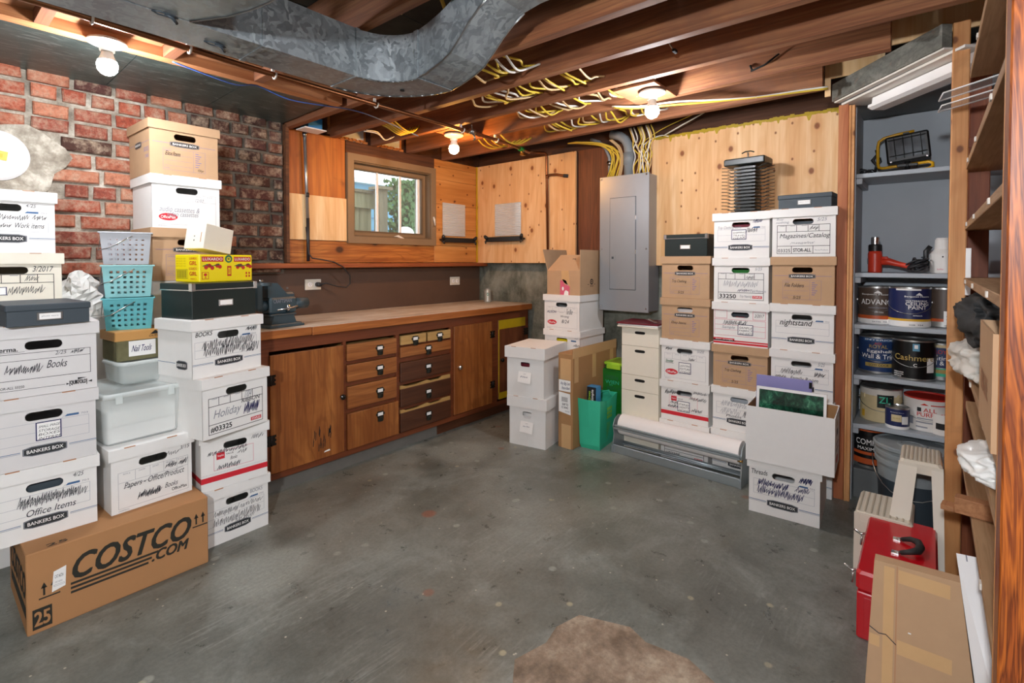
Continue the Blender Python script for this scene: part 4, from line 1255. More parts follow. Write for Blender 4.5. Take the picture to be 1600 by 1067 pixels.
D.rect(.22, .18, .74, .86, 'label_white'); D.k += 1; hw_text(D, 'Nail Tools', .27, .38, .64, .66, 'ink_navy', .012); D.build('paper_label', t)

def basket(label, loc, rz, m, s=.176, h=.135):
    t = thing('plastic_basket', label, 'basket', loc, rz, 'square plastic baskets stacked in the second stack')
    b = MB()
    n, rr = 6, 5
    s0, s1 = s * .44, s * .5
    for face in range(4):
        a = R(90 * face)
        ca, sa = math.cos(a), math.sin(a)
        def Pt(u, v, o=0):
            q = s0 + (s1 - s0) * v
            x, y = (u - .5) * 2 * q, -q - o
            return (x * ca - y * sa, x * sa + y * ca, v * h)
        us = [0, .12] + [.12 + .76 * (k + (0.55 if q else 0)) / n + (0 if True else 0) for k in range(n) for q in (0, 1)][1:] + [.88, 1]
        us = [0, .10]; 
        for k in range(n): us += [.10 + .80 * (k + .25) / n, .10 + .80 * (k + .75) / n]
        us += [.90, 1]
        vs_ = [0, .07]
        for k in range(rr): vs_ += [.07 + .80 * (k + .3) / rr, .07 + .80 * (k + .75) / rr]
        vs_ += [.90, 1]
        for i in range(len(us) - 1):
            for j in range(len(vs_) - 1):
                hole = i >= 2 and i <= 2 * n and i % 2 == 0 and j >= 2 and j <= 2 * rr and j % 2 == 0
                if not hole:
                    b.add([Pt(us[i], vs_[j]), Pt(us[i + 1], vs_[j]), Pt(us[i + 1], vs_[j + 1]), Pt(us[i], vs_[j + 1])], [(0, 1, 2, 3)], m)
    b.box((-s0, -s0, 0), (s0, s0, .003), m)
    o = b.build('basket_body', t, solid=.002)
    b = MB()
    for a_, c_ in (((-s1 - .006, -s1 - .006), (s1 + .006, -s1 + .001)), ((-s1 - .006, s1 - .001), (s1 + .006, s1 + .006)), ((-s1 - .006, -s1), (-s1 + .001, s1)), ((s1 - .001, -s1), (s1 + .006, s1))):
        b.bbox((a_[0], a_[1], h - .003), (c_[0], c_[1], h + .003), m, .001)
    b.build('rim', t)
    b = MB()
    b.tube([(-s1 - .005, s1 * .6, h * .92), (-s1 - .007, -s1 * .5, h * .5), (-s1 - .006, -s1 - .006, h * .44), (-s1 * .7, -s1 - .008, h * .5), (s1 * .25, -s1 - .009, h * .90)], .0022, 'chrome', 6)
    b.build('wire_handle', t)
bx, by, ba = .632, 2.735, R(-14)
basket('teal plastic basket, bottom one of three on the Nail Tools box', (bx, by, .9550), ba, 'teal_clear')
basket('paler teal plastic basket, middle one of the three stacked baskets', (bx - .002, by, 1.0960), ba + R(1), 'teal_plastic')
basket('grey plastic basket on top of the two teal baskets', (bx - .004, by, 1.2370), ba - R(1), 'grey_plastic')
tall('plain white carton standing behind the basket stack', (.545, 3.02, 0), 0, .20, .18, .99)
mb = MB()
pb = random.Random(4)
N = 14
rows = []
for i in range(N):
    th_ = math.pi * .5 * i / (N - 1)
    row_ = []
    for k in range(24):
        a = 2 * math.pi * k / 24
        q = 1 + .22 * math.sin(3 * a + i) + .14 * math.sin(7 * a + 2 * i) + pb.uniform(-.07, .07)
        row_.append((.095 * math.cos(a) * math.cos(th_) * q, .07 * math.sin(a) * math.cos(th_) * q, .20 * math.sin(th_) * (1 + .08 * math.sin(5 * a))))
    row_.append(row_[0]); rows.append(row_)
mb.sheet(rows, 'plastic_bag', False)
tag(mb.build('crumpled_bag', None, (.525, 3.10, .992)), 'crumpled white plastic bag between the baskets and the brick wall', 'bag')

# third stack
def pen_R1(D):
    hw_text(D, 'BOOKS', .70, .72, .90, .79, 'ink_grey', 0, .1); D.scrib(.14, .50, .50, .60, 14, 'ink_pen', .0014); D.scrib(.52, .52, .88, .60, 10, 'ink_pen', .0014)
    D.scrib(.12, .34, .85, .46, 26, 'ink_pen', .0014); D.scrib(.45, .29, .75, .34, 9, 'ink_pen', .0013)
carton('white file box with crossed-out writing on the floor right of the long brown carton', (.943, 2.392, 0), R(2), .296, .37, .249, front=fr_bankers, pen=pen_R1, group=GL)
def pen_R2(D):
    D.scrib(.08, .60, .66, .66, 22, 'ink_pen', .0018); D.scrib(.74, .72, .92, .79, 7, 'ink_pen', .0014); D.scrib(.52, .52, .66, .58, 5, 'ink_pen', .0015)
    D.scrib(.22, .32, .56, .40, 12, 'ink_pen', .0020); hw_text(D, 'Books', .42, .45, .52, .51)
carton('white file box with a red stripe, second up in the stack beside the workbench', (.934, 2.385, .2495), R(-3), .292, .38, .256, front=fr_staples, pen=pen_R2, group=GL, side={-1: lambda D: D.rect(0, .14, 1, .235, 'ink_red')})
def pen_R3(D):
    hw_text(D, 'Holiday', .14, .27, .54, .45, 'ink_grey', .003); hw_text(D, 'RIBBON', .57, .46, .86, .53, 'ink_pen', .01); D.scrib(.60, .27, .84, .44, 12, 'ink_navy', .0028); hw_text(D, '1/04', .62, .54, .72, .65, 'ink_grey')
carton('white file box numbered 03325 and penned Holiday ribbon, third up beside the workbench', (.921, 2.325, .5060), R(13), .318, .33, .256, mat='white_card', front=fr_storall('#03325', 'STAPLES'), pen=pen_R3, group=GL)
def pen_R4(D):
    hw_text(D, 'BOOKS', .04, .71, .26, .79, 'ink_black', .012, .2); D.scrib(.12, .48, .86, .64, 26, 'ink_pen', .0020); D.scrib(.14, .36, .94, .52, 28, 'ink_pen', .0020); D.scrib(.76, .72, .92, .80, 8, 'ink_pen', .002); D.scrib(.76, .33, .88, .40, 6, 'ink_pen', .002)
def side_bk(D):
    D.k += 1; badge(D, .55, .15, .86, .30); D.rect(.0, .24, .52, .248, 'ink_band')
carton('white file box penned BOOKS in marker, under the dark green box', (.899, 2.347, .7625), R(13), .330, .26, .243, front=fr_bankers, pen=pen_R4, group=GL, side={-1: side_bk})
doc_box('dark green storage box with metal corners on the BOOKS box', (.905, 2.395, 1.0060), R(15), .308, .215, .150, 'box_black', True)
t = thing('cherry_carton', 'bright yellow carton with red LUXARDO lettering and cherries on the dark green box', 'box', (.952, 2.505, 1.1575), R(17))
W_, H_, D_ = .268, .122, .16
b = MB(); b.bbox((-W_ / 2, 0, 0), (W_ / 2, D_, H_), 'yellow_carton', .003); b.build('box_body', t)
D = Decal(lambda u, v, k: ((u - .5) * W_, -.0004 * k, v * H_), W_, H_)
for a, c in ((.04, .43), (.63, .97)):
    D.k = 1; D.rect(a, .74, c, .93, 'carton_red'); D.k = 2; D.text('LUXARDO', a + .02, .79, c - .02, .89, 'label_white', .02)
    D.k = 1
    D.poly([(a, .58), (a + .1, .66), (a + .2, .60), (a + .3, .68), (a + .33, .62), (a + .1, .54)], 'ink_green')
    for q, e in ((.04, .46), (.10, .52), (.15, .44), (.24, .52), (.29, .48)): D.oval(a + q, e, a + q + .07, e + .15, 'carton_red')
D.oval(.46, .70, .60, 1.0, 'ink_green'); D.k = 2; D.oval(.49, .76, .57, .92, 'yellow_carton'); D.oval(.505, .80, .555, .89, 'ink_green'); D.k = 1
D.rect(.50, .20, .58, .58, 'carton_red'); D.k = 2; D.text('CIO', .515, .26, .565, .52, 'yellow_carton', .02); D.k = 1
D.rect(.04, .10, .16, .36, 'carton_red'); D.k = 2; D.rect(.05, .12, .15, .34, 'yellow_carton'); D.k = 3; D.oval(.07, .22, .13, .32, 'carton_red'); D.rect(.095, .15, .105, .23, 'carton_red'); D.rect(.08, .14, .12, .16, 'carton_red')
for q in (.86, .92): D.rect(q, .14, q + .03, .22, 'carton_red'); D.rect(q, .26, q + .03, .34, 'carton_red')
D.build('printed_markings', t)
D = Decal(lambda u, v, k: (-W_ / 2 - .0004 * k, D_ * (1 - u), v * H_), D_, H_)
D.frame(.05, .12, .52, .46, .0014, 'ink_black')
for q in range(9): D.rect(.09 + q * .045, .15, .11 + q * .045, .43, 'ink_black')
for q in range(4): D.text('DISTILLED 1821', .05, .56 + q * .09, .45, .61 + q * .09, 'old_yellow')
D.text('LUXARDO', .60, .82, .90, .90, 'carton_red', .02); D.text('GIRL', .60, .62, .90, .76, 'carton_red', .03); D.text('LUXARDO', .58, .44, .9, .54, 'band_orange', .02); D.text('GIRL', .60, .24, .90, .38, 'carton_red', .03); D.text('MARASCA', .64, .08, .88, .16, 'carton_red')
D.build('side_markings', t)
t = thing('cream_box', 'small tilted cream-coloured box resting on the yellow carton', 'box', (.895, 2.52, 1.2810), R(8))
b = MB(); b.M = Matrix.Translation((0.02, 0, 0.0)) @ Matrix.Rotation(R(12), 4, 'Z') @ Matrix.Rotation(R(10), 4, 'Y')
b.bbox((-.07, 0, -.0), (.075, .12, .115), 'cream_card', .002)
b.box((-.0705, .02, .03), (-.069, .024, .075), 'slot_brown'); b.box((-.0705, .06, .035), (-.0695, .065, .042), 'hole_dark'); b.box((-.0705, .06, .055), (-.0695, .065, .060), 'hole_dark')
o = b.build('box_body', t); o.location = (0, 0, .0145)

# tall back stack against the brick
def pen_elex(D): hw_text(D, 'Elex/Item', .21, .37, .42, .45, 'ink_black', .006); hw_text(D, 'O/yr', .68, .11, .77, .17, 'ink_black')
def side_k(D): badge(D, .30, .52, .62, .64, 'badge_brown'); D.rect(0, .6, .28, .605, 'ink_violet'); D.rect(.64, .6, 1, .605, 'ink_violet'); D.text('BOXES', .74, .42, .95, .50, 'ink_violet'); D.text('CARE', .78, .30, .95, .36, 'ink_violet')
GT = 'boxes of the tall stack against the brick'
tall('tall plain white carton behind the third stack, under the half-hidden kraft box', (.91, 2.885, 0), 0, .30, .30, 1.154)
carton('brown kraft file box half hidden behind the yellow carton', (.915, 2.872, 1.1548), 0, .325, .33, .2585, mat='kraft_card', front=fr_kraft, hole_drop=.070, group=GT, slots=False)
def pen_audio(D): hw_text(D, 'audio cassettes &', .10, .31, .68, .41, 'ink_grey', .002, .2); hw_text(D, 'video cassettes', .20, .22, .66, .31, 'ink_grey', .002, .2); hw_text(D, '12/02', .62, .53, .74, .59, 'ink_grey')
carton('white file box penned audio cassettes and video cassettes, in the tall stack', (.910, 2.868, 1.4140), 0, .316, .33, .2585, front=fr_officemax, pen=pen_audio, group=GT)
carton('brown kraft file box penned Elex, top of the tall stack against the brick', (.905, 2.868, 1.6730), R(1), .318, .33, .2615, mat='kraft_card', front=fr_kraft, pen=pen_elex, group=GT, slots=False, side={-1: side_k})

# ================================================================== CARTONS, right wall columns (fronts face -X)
RZ = R(-90)
def wc(label, yc, z, h, w=.314, x=3.07, dr=0.0, **kw):
    return carton(label, (x, yc, z), RZ + R(dr), w, .34, h, group=GR, **kw)
e = .0006
# column 1 (left)
y1, y2, y3 = 1.165, .842, .528
def pen_t(s1, s2):
    def f(D):
        hw_text(D, s1, .21, .36, .52, .44, 'ink_black', .006)
        if s2: hw_text(D, s2, .35, .11, .47, .17, 'ink_black')
    return f
wc('white file box numbered 03325 at the bottom of the left column, behind the paper roll', y1, 0, .246, front=fr_storall('#03325', 'STAPLES'))
def pen_c1b(D):
    D.scrib(.08, .66, .34, .76, 12, 'ink_pen', .0022); D.scrib(.68, .74, .95, .80, 10, 'ink_pen', .0014); D.scrib(.60, .58, .94, .66, 12, 'ink_pen', .0018); D.scrib(.20, .42, .36, .50, 6, 'ink_pen', .002); D.scrib(.14, .33, .36, .40, 9, 'ink_pen', .002); D.scrib(.64, .30, .86, .38, 8, 'ink_pen', .002)
    sticker(D, .36, .26, .62, .52, ['STAPLED', 'LIGHTS', 'HOME'])
wc('white red-striped file box in the left column, just above the paper roll', y1, .2466, .252, front=fr_staples, pen=pen_c1b)
def pen_c1c(D):
    D.scrib(.08, .73, .22, .79, 5, 'ink_black', .0022); hw_text(D, 'SIZE', .76, .73, .90, .79, 'ink_grey'); D.scrib(.58, .52, .70, .58, 6); D.text('Shredder', .09, .44, .26, .50, 'ink_green', .02, .3); D.line(.09, .42, .27, .42, .002, 'ink_black')
    sticker(D, .38, .20, .64, .46, ['LIGHTING', 'FIXTURE', 'STORAGE'])
wc('white file box with red oval logo and blue-edged sticker, middle of the left column', y1, .4996, .262, front=fr_officemax, pen=pen_c1c)
wc('brown kraft file box with a pale item in its hand hole, second highest left', y1, .7626, .258, mat='kraft_card', front=fr_kraft, pen=pen_t('Ebay Items', ''), slots=False, inside='paper_roll')
wc('brown kraft file box under the black box, top of the left column', y1, 1.0216, .259, mat='kraft_card', front=fr_kraft, pen=pen_t('Trip Clothing', '5/25'), slots=False)
doc_box('black storage box with metal corners and white label on the left column', (3.075, 1.165, 1.2812), RZ, .272, .26, .135, 'box_black', True)
# column 2
wc('white file box at the bottom of the middle column, behind the paper roll', y2, 0, .256, front=fr_bankers)
def pen_c2b(D):
    D.scrib(.14, .55, .70, .66, 18, 'ink_grey', .0014); D.scrib(.14, .38, .50, .50, 10, 'ink_grey', .0014); D.scrib(.56, .36, .80, .50, 8, 'ink_black', .0022); hw_text(D, 'Photos', .26, .31, .54, .37)
wc('white file box beside the open white carton, second from the bottom of the middle column', y2, .2566, .256, front=fr_bankers_white, pen=pen_c2b, inside='cabinet_grey')
wc('brown kraft file box penned Trip Clothing, third from the bottom of the middle column', y2, .5132, .245, mat='kraft_card', front=fr_kraft, pen=pen_t('Trip Clothing', '5/25'), slots=False)
def pen_c2d(D):
    hw_text(D, '2/2017', .76, .68, .92, .75); D.scrib(.18, .48, .60, .57, 14, 'ink_pen', .002); hw_text(D, 'Sample', .16, .37, .40, .45, 'ink_grey'); sticker(D, .46, .26, .74, .50, ['SAMPLE', 'FABRICS', 'AND SKIRTS'])
wc('white and red office-supply file box in the middle of the middle column', y2, .7588, .252, front=fr_basic, pen=pen_c2d, inside='box_charcoal')
def pen_c2e(D):
    D.scrib(.18, .35, .80, .47, 18, 'ink_grey', .0016); D.scrib(.44, .25, .66, .31, 8, 'ink_navy', .0018); hw_text(D, 'Fairhaven', .68, .24, .95, .30, 'ink_grey'); D.scrib(.60, .53, .73, .60, 6); hw_text(D, '5/25', .76, .72, .88, .78, 'ink_grey'); hw_text(D, 'Trip Meaning', .48, .10, .70, .17, 'ink_grey')
wc('white file box numbered 33250 with green contents showing, middle column', y2, 1.0114, .258, front=fr_storall('33250', 'STAPLES'), pen=pen_c2e, inside='green_box')
def pen_c2f(D):
    hw_text(D, 'Trip Clothing Items', .06, .62, .50, .70, 'ink_grey', .002); D.scrib(.60, .56, .78, .66, 8, 'ink_pen', .0018); D.scrib(.71, .76, .86, .84, 7, 'ink_navy', .0018); sticker(D, .33, .40, .60, .62, ['SHIPPING', 'TRAVEL', 'GEAR'])
wc('white file box under the tall black desk rack, top of the middle column', y2, 1.2700, .262, w=.316, front=fr_bankers_white, pen=pen_c2f, inside='maroon', dr=1)
# column 3
wc('plain white file box on the floor behind the Threads box', y3, 0, .252, front=fr_bankers_white)
wc('white file box behind the open white carton, second up in the right column', y3, .2526, .254, front=fr_bankers_white)
def pen_c3a(D):
    D.scrib(.16, .50, .50, .60, 14, 'ink_pen', .0016); D.scrib(.70, .50, .86, .58, 8, 'ink_pen', .0018); D.scrib(.06, .38, .24, .45, 8); hw_text(D, 'Family Room', .32, .36, .76, .46); hw_text(D, '5/25', .76, .72, .86, .80, 'ink_grey')
wc('white file box penned Family Room, lower in the right column', y3, .5072, .258, front=fr_bankers_white, pen=pen_c3a, w=.312)
def pen_c3b(D): hw_text(D, 'nightstand', .13, .50, .64, .66, 'ink_black', .008)
wc('white file box penned nightstand in the right column', y3, .7658, .252, front=fr_bankers_white, pen=pen_c3b, w=.312)
wc('brown kraft file box penned File Folders in the right column', y3, 1.0184, .256, mat='kraft_card', front=fr_kraft, pen=pen_t('File Folders', '5/25'), slots=False, w=.312)
def pen_c3d(D):
    hw_text(D, 'Buy', .07, .755, .18, .81, 'ink_grey'); hw_text(D, 'nothing', .06, .68, .27, .74, 'ink_grey'); hw_text(D, '5/25', .72, .72, .86, .79, 'ink_grey'); hw_text(D, 'Magazines/Catalog', .12, .36, .90, .48, 'ink_pen', .006); D.scrib(.30, .26, .66, .31, 12, 'ink_grey', .0014); D.scrib(.60, .55, .72, .62, 6)
wc('white file box printed STOR-ALL and penned Magazines, top of the right column', y3, 1.2750, .260, front=fr_storall('03325', None, True), pen=pen_c3d, w=.316, inside='box_charcoal')
doc_box('grey document box with label plate on top of the right column', (3.10, .528, 1.5356), RZ - R(3), .262, .26, .078, 'box_charcoal')

# black desk file rack on the middle column
t = thing('desk_file_rack', 'tall black multi-tier sorting rack with many wire arms on the middle column', 'rack', (3.22, .845, 1.5325), RZ - R(4))
b = MB(); b.bbox((-.075, -.07, 0), (.075, .07, .012), 'rack_black', .004); b.build('base', t); b = MB(); b.bbox((-.115, -.075, .285), (.115, .075, .325), 'rack_black', .006); b.build('cap', t)
for k in range(13):
    zz = .018 + k * .0205
    b = MB()
    b.box((-.06, -.055, zz), (.06, .055, zz + .011), 'rack_black')
    for sx in (-1, 1):
        for yy in (-.045, .045):
            b.tube([(sx * .055, yy, zz + .003), (sx * .08, yy, zz + .002), (sx * .095, yy, zz + .012), (sx * .135, yy * 1.05, zz + .016)], .0022, 'rack_black', 5)
    b.build('tier', t)
b = MB(); b.box((-.03, -.03, .01), (.03, .03, .287), 'rack_black'); b.build('core', t)
b = MB(); b.cyl((0, 0, .325), (0, 0, .365), .004, 'steel'); b.tube([(-.035, 0, .364), (-.015, 0, .372), (.015, 0, .372), (.035, 0, .364)], .004, 'pull_bronze', 6); b.build('top_handle', t)

# Threads box and the open white carton on it
def pen_thr(D):
    hw_text(D, 'Threads', .03, .71, .27, .80, 'ink_black', .008, .1); D.scrib(.12, .52, .56, .64, 20, 'ink_navy', .0026); D.scrib(.12, .38, .76, .50, 28, 'ink_navy', .0022); D.scrib(.72, .72, .88, .84, 10, 'ink_navy', .003); D.scrib(.66, .54, .84, .64, 9, 'ink_navy', .002)
carton('white file box penned Threads on the floor in front of the shelf post', (2.690, .532, 0), R(-86.5), .322, .38, .270, front=fr_bankers_white, pen=pen_thr, slots=True, group=GR)
t = carton('large open white carton holding a framed picture, standing on the Threads box', (2.655, .505, .2706), R(-87), .372, .27, .268, lid=False, hole=None, mat='white_card', group=None, name='open_carton',
           side={1: lambda D: (D.oval(.30, .12, .62, .26, 'ink_red'), D.rect(.35, .60, .60, .72, 'ink_black'), D.rect(.30, .34, .70, .38, 'ink_grey'), D.rect(.30, .44, .70, .48, 'ink_grey'), D.rect(.36, .76, .56, .86, 'gold_ink'))})
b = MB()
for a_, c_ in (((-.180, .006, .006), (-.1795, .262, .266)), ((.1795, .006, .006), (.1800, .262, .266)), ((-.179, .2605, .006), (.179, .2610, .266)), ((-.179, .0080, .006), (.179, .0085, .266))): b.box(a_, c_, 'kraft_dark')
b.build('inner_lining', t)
t = thing('framed_picture', 'white-framed dark green picture standing in the open white carton', 'picture', (2.715, .512, .2790), R(-87))
b = MB(); b.M = Matrix.Rotation(R(-5), 4, 'X'); fr_(b, -.150, .150, 0, .345, .012, -.008, .008, 'fixture_white'); b.build('frame', t)
b = MB(); b.M = Matrix.Rotation(R(-5), 4, 'X'); b.box((-.139, -.004, .011), (.139, .004, .334), 'picture_green')
b.build('picture', t)
t = thing('lavender_folder', 'lavender folder standing behind the green picture in the open carton', 'folder', (2.80, .56, .2790), R(-88))
b = MB(); b.M = Matrix.Rotation(R(-4), 4, 'X'); b.bbox((-.125, -.006, 0), (.125, .006, .385), 'lavender', .002); b.build('cover', t)
b = MB(); b.M = Matrix.Rotation(R(-4), 4, 'X'); b.cbox((.118, -.008, .362), (.012, .004, .03), 'hole_dark'); b.build('clip', t)

# ================================================================== centre group by the panel
GC = 'white boxes stacked in the middle below the panel'
def fr_acc(D): fr_officemax(D)
for k, zz in enumerate((0, .247)):
    carton(['plain white file box at the bottom behind the pair of glossy white boxes', 'plain white file box, second up behind the pair of glossy white boxes'][k], (3.035, 2.055, zz), RZ, .318, .35, .2465, group=GC)
def pen_low(D): D.scrib(.06, .62, .64, .68, 22, 'ink_grey', .001); D.rect(.76, .70, .90, .74, 'ink_band'); D.scrib(.82, .56, .98, .64, 6, 'ink_pen', .0018); hw_text(D, '5/25', .86, .78, .94, .83, 'ink_grey')
carton('white file box with yellow contents in its hand hole below the panel', (3.035, 2.055, .4940), RZ, .322, .35, .2555, pen=pen_low, inside='yellow_carton', group=GC)
def pen_acc(D): hw_text(D, 'ALISON', .08, .47, .34, .54, 'ink_navy', .015); hw_text(D, 'Tax Blue', .62, .46, .80, .60); hw_text(D, 'Writing', .46, .34, .70, .42); hw_text(D, '8/24', .50, .20, .70, .30)
carton('white file box with a red oval logo under the open kraft carton', (3.030, 2.055, .7500), RZ, .322, .35, .256, front=fr_acc, pen=pen_acc, group=GC, slots=False)
# open kraft carton
t = thing('open_kraft_carton', 'open brown kraft carton with raised flaps and a torn pink label, below the panel', 'box', (3.045, 2.045, 1.0065), RZ)
b = MB(); g = .004; W_, D_, H_ = .285, .30, .175
b.box((-W_ / 2, 0, 0), (W_ / 2, g, H_), 'kraft_card'); b.box((-W_ / 2, D_ - g, 0), (W_ / 2, D_, H_), 'kraft_card')
b.box((-W_ / 2, g, 0), (-W_ / 2 + g, D_ - g, H_), 'kraft_card'); b.box((W_ / 2 - g, g, 0), (W_ / 2, D_ - g, H_), 'kraft_card'); b.box((-W_ / 2 + g, g, 0), (W_ / 2 - g, D_ - g, g), 'kraft_card')
b.build('box_body', t)
def flap(pts, m='kraft_card', nm='flap'):
    f_ = MB(); f_.add(pts, [tuple(range(len(pts)))], m); return f_.build(nm, t, solid=.004)
ff = flap([(-W_ / 2, .0, H_), (W_ / 2, 0, H_), (W_ / 2 - .002, .085, H_ + .115), (-W_ / 2 + .065, .085, H_ + .115)])
flap([(-W_ / 2, D_, H_), (-W_ / 2, 0, H_), (-W_ / 2 - .035, -.012, H_ + .155), (-W_ / 2 - .035, D_, H_ + .155)])
fl = flap([(W_ / 2, 0, H_), (W_ / 2, D_, H_), (W_ / 2 + .004, D_, H_ + .15), (W_ / 2 + .004, -.004, H_ + .15)])
D = Decal(lambda u, v, k: ((u - .5) * W_, -.0004 * k, v * H_), W_, H_)
D.poly([(.40, 0), (.69, 0), (.70, .45), (.63, .42), (.58, .52), (.52, .55), (.47, .62), (.41, .60)], 'ink_pink'); D.k = 2
D.poly([(.44, 1), (.66, 1), (.68, .80), (.70, .35), (.62, .45), (.56, .40), (.50, .56), (.45, .60)], 'tape'); D.poly([(.52, 0), (.66, 0), (.66, .14), (.58, .2), (.54, .14)], 'label_white'); D.oval(.46, .18, .52, .34, 'label_white')
D.poly([(.47, .66), (.58, .60), (.66, .38), (.60, .44), (.52, .52)], 'label_white'); D.build('torn_label', t)
D = Decal(lambda u, v, k: (-W_ / 2 + .1 + .1 * u, .056 - .0009 * k + .03 * v, H_ + .072 + .0405 * v), .1, .05); D.k = 3; D.rect(.72, .1, 1.3, .55, 'label_white'); D.k = 4; D.text('FR', .85, .2, 1.15, .42, 'ink_pen', .02); D.build('sticker', t)
D = Decal(lambda u, v, k: (W_ / 2 + .0004 * k, D_ * u, v * H_), D_, H_); D.oval(.45, .42, .60, .66, 'ink_black'); D.k = 2; D.oval(.475, .47, .575, .61, 'kraft_card'); D.k = 3; D.oval(.50, .50, .55, .58, 'ink_black'); D.k = 1; D.text('SCS', .46, .33, .60, .40, 'ink_black', .02); D.rect(.34, .42, .40, .44, 'ink_black'); D.rect(.64, .42, .70, .44, 'ink_black'); D.build('side_markings', t)

# two plain glossy white boxes in front
def glossy(label, loc, rz, tagtxt, open_hole):
    t = carton(label, loc, rz, .302, .37, .336, mat='white_card', lid_h=.075, hole=(.068, .030), hole_drop=.118, group='plain tall white boxes with paper tags', slots=True, hole_rect=True, inside='maroon' if open_hole else 'white_card', name='white_file_box', inset=.013)
    b = MB()
    if not open_hole: b.prism([(-.028, .205), (.030, .205), (.024, .190), (-.02, .190)], 1, .010, .012, 'grey_card')
    b.add([(-.045, .004, .172), (.052, .004, .168), (.048, -.010, .095), (-.048, -.008, .100)], [(0, 1, 2, 3)], 'label_white')
    o = b.build('paper_tag', t, solid=.0008)
    D = Decal(lambda u, v, k: (-.045 + .093 * u, -.0100 + .0135 * v - .0007 * k, .098 + .07 * v), .09, .07); D.k = 2
    D.text('storage', .40, .84, .62, .90, 'ink_grey'); D.text('packed', .42, .76, .60, .82, 'ink_grey'); hw_text(D, tagtxt, .2, .50, .75, .64, 'ink_navy'); D.build('handwriting', o)
glossy('tall white box with paper tag and closed slot flap, lower of the pair', (2.650, 2.075, 0), R(-80.5), 'Any Files', False)
glossy('tall white box with paper tag and dark red in its slot, upper of the pair', (2.640, 2.085, .3366), R(-79), 'Files', True)

# flat shipping carton standing on edge
t = thing('flat_shipping_carton', 'tall thin brown shipping carton with shipping labels standing on edge beside the white pair', 'box', (2.80, 1.862, 0), RZ)
b = MB(); W_, D_, H_ = .116, .60, .635
b.bbox((-W_ / 2, 0, 0), (W_ / 2, D_, H_), 'kraft_dark', .004)
b.prism([(0, H_), (0, H_ + .0), (D_, H_), (D_, H_ + .03), (.0, H_ + .03)], 0, W_ / 2 - .006, W_ / 2, 'kraft_card') if False else None
b.box((W_ / 2 - .004, .001, H_ - .004), (W_ / 2 - .0002, D_ - .001, H_ + .035), 'kraft_dark'); b.build('box_body', t)
b = MB()
for y0 in (.02, .25, .50): b.box((W_ / 2 - .001, y0, .44), (W_ / 2 + .0008, y0 + .05, H_ - .031), 'tape')
b.box((W_ / 2 - .0005, .0005, H_ - .03), (W_ / 2 + .0008, D_ - .001, H_ + .034), 'tape'); b.build('packing_tape', t)
b = MB(); b.box((-.03, -.0008, 0), (.045, .001, .16), 'tape'); b.build('packing_tape', t)
b = MB(); b.box((-.04, -.0008, .46), (.045, .001, .60), 'tape'); b.build('packing_tape', t)
D = Decal(lambda u, v, k: ((u - .5) * W_, -.001 - .0004 * k, v * H_), W_, H_)
D.rect(.06, .60, .86, .72, 'label_white'); D.k = 2; hw_text(D, 'Any Big Lots', .15, .66, .80, .70, 'ink_navy', .01); hw_text(D, 'Picture Book', .25, .62, .80, .65, 'ink_navy', .01); D.k = 1
D.poly([(.06, .38), (.88, .36), (.84, .58), (.05, .59)], 'label_white'); D.k = 2
for q in range(12): D.rect(.26 + q * .035, .49, .275 + q * .035, .54, 'ink_black')
D.text('SHIP TO', .3, .45, .7, .475, 'ink_black', .02); D.text('1Z 0042', .25, .42, .7, .44, 'ink_black', .02); D.text('GROUND', .5, .385, .8, .40, 'ink_grey')
D.build('shipping_label', t)

# green shopping bag with a small blue carton inside
t = thing('shopping_bag', 'shiny green reusable shopping bag standing on the floor', 'bag', (2.885, 1.725, 0), R(-84))
def bagring(w_, d_, z, q=0):
    return [(-w_ / 2, -d_ / 2 + .13, z), (0, -d_ / 2 + .13 - q, z), (w_ / 2, -d_ / 2 + .13, z), (w_ / 2 - q * .8, .13, z), (w_ / 2, d_ / 2 + .13, z), (0, d_ / 2 + .13, z), (-w_ / 2, d_ / 2 + .13, z), (-w_ / 2 + q * .6, .13, z)]
b = MB(); rg = [bagring(.135, .24, 0), bagring(.145, .26, .03), bagring(.150, .27, .15, .004), bagring(.158, .28, .27, .012), bagring(.165, .285, .315, .016)]
rg[4] = [(x, y, z + (.02 if abs(y - .13) > .1 else -.01)) for x, y, z in rg[4]]
vs = sum(rg, []); n = 8
b.add(vs, [tuple(range(7, -1, -1))] + [(k * n + i, k * n + (i + 1) % n, (k + 1) * n + (i + 1) % n, (k + 1) * n + i) for k in range(4) for i in range(n)], 'bag_green', False)
bg = b.build('bag_body', t, solid=.002)
D = Decal(lambda u, v, k: (.0745 + .0012 + .0005 * k + .006 * v, .0 + .26 * u, .02 + .28 * v), .26, .28)
for i in range(3):
    for j in range(3): D.oval(.40 + i * .11, .60 + j * .10, .48 + i * .11, .68 + j * .10, 'bag_print', 12, .6)
for k in range(14):
    D.rect(.36 + (k % 3) * .02, .50 - k * .028, .66 - k * .018, .508 - k * .028, 'bag_print')
D.build('printed_mark', t)
b = MB(); b.tube([(-.05, .0, .30), (-.045, -.008, .31)], .004, 'bag_green', 5); b.tube([(.05, .24, .31), (.03, .25, .345), (-.01, .25, .33), (-.04, .26, .31)], .006, 'bag_green', 5); b.build('handle', t)
t = thing('small_blue_carton', 'narrow black and blue carton sticking out of the green bag', 'box', (2.945, 1.735, .145), R(-88))
b = MB(); b.bbox((-.036, -.022, 0), (.036, .042, .265), 'box_blue', .002); b.build('box_body', t)
D = Decal(lambda u, v, k: (-.034 + .068 * u, -.0222 - .0004 * k, .265 * v), .068, .265); D.rect(0, 0, 1, .99, 'ink_black'); D.k = 2
D.mb.M = Matrix.Identity(4)
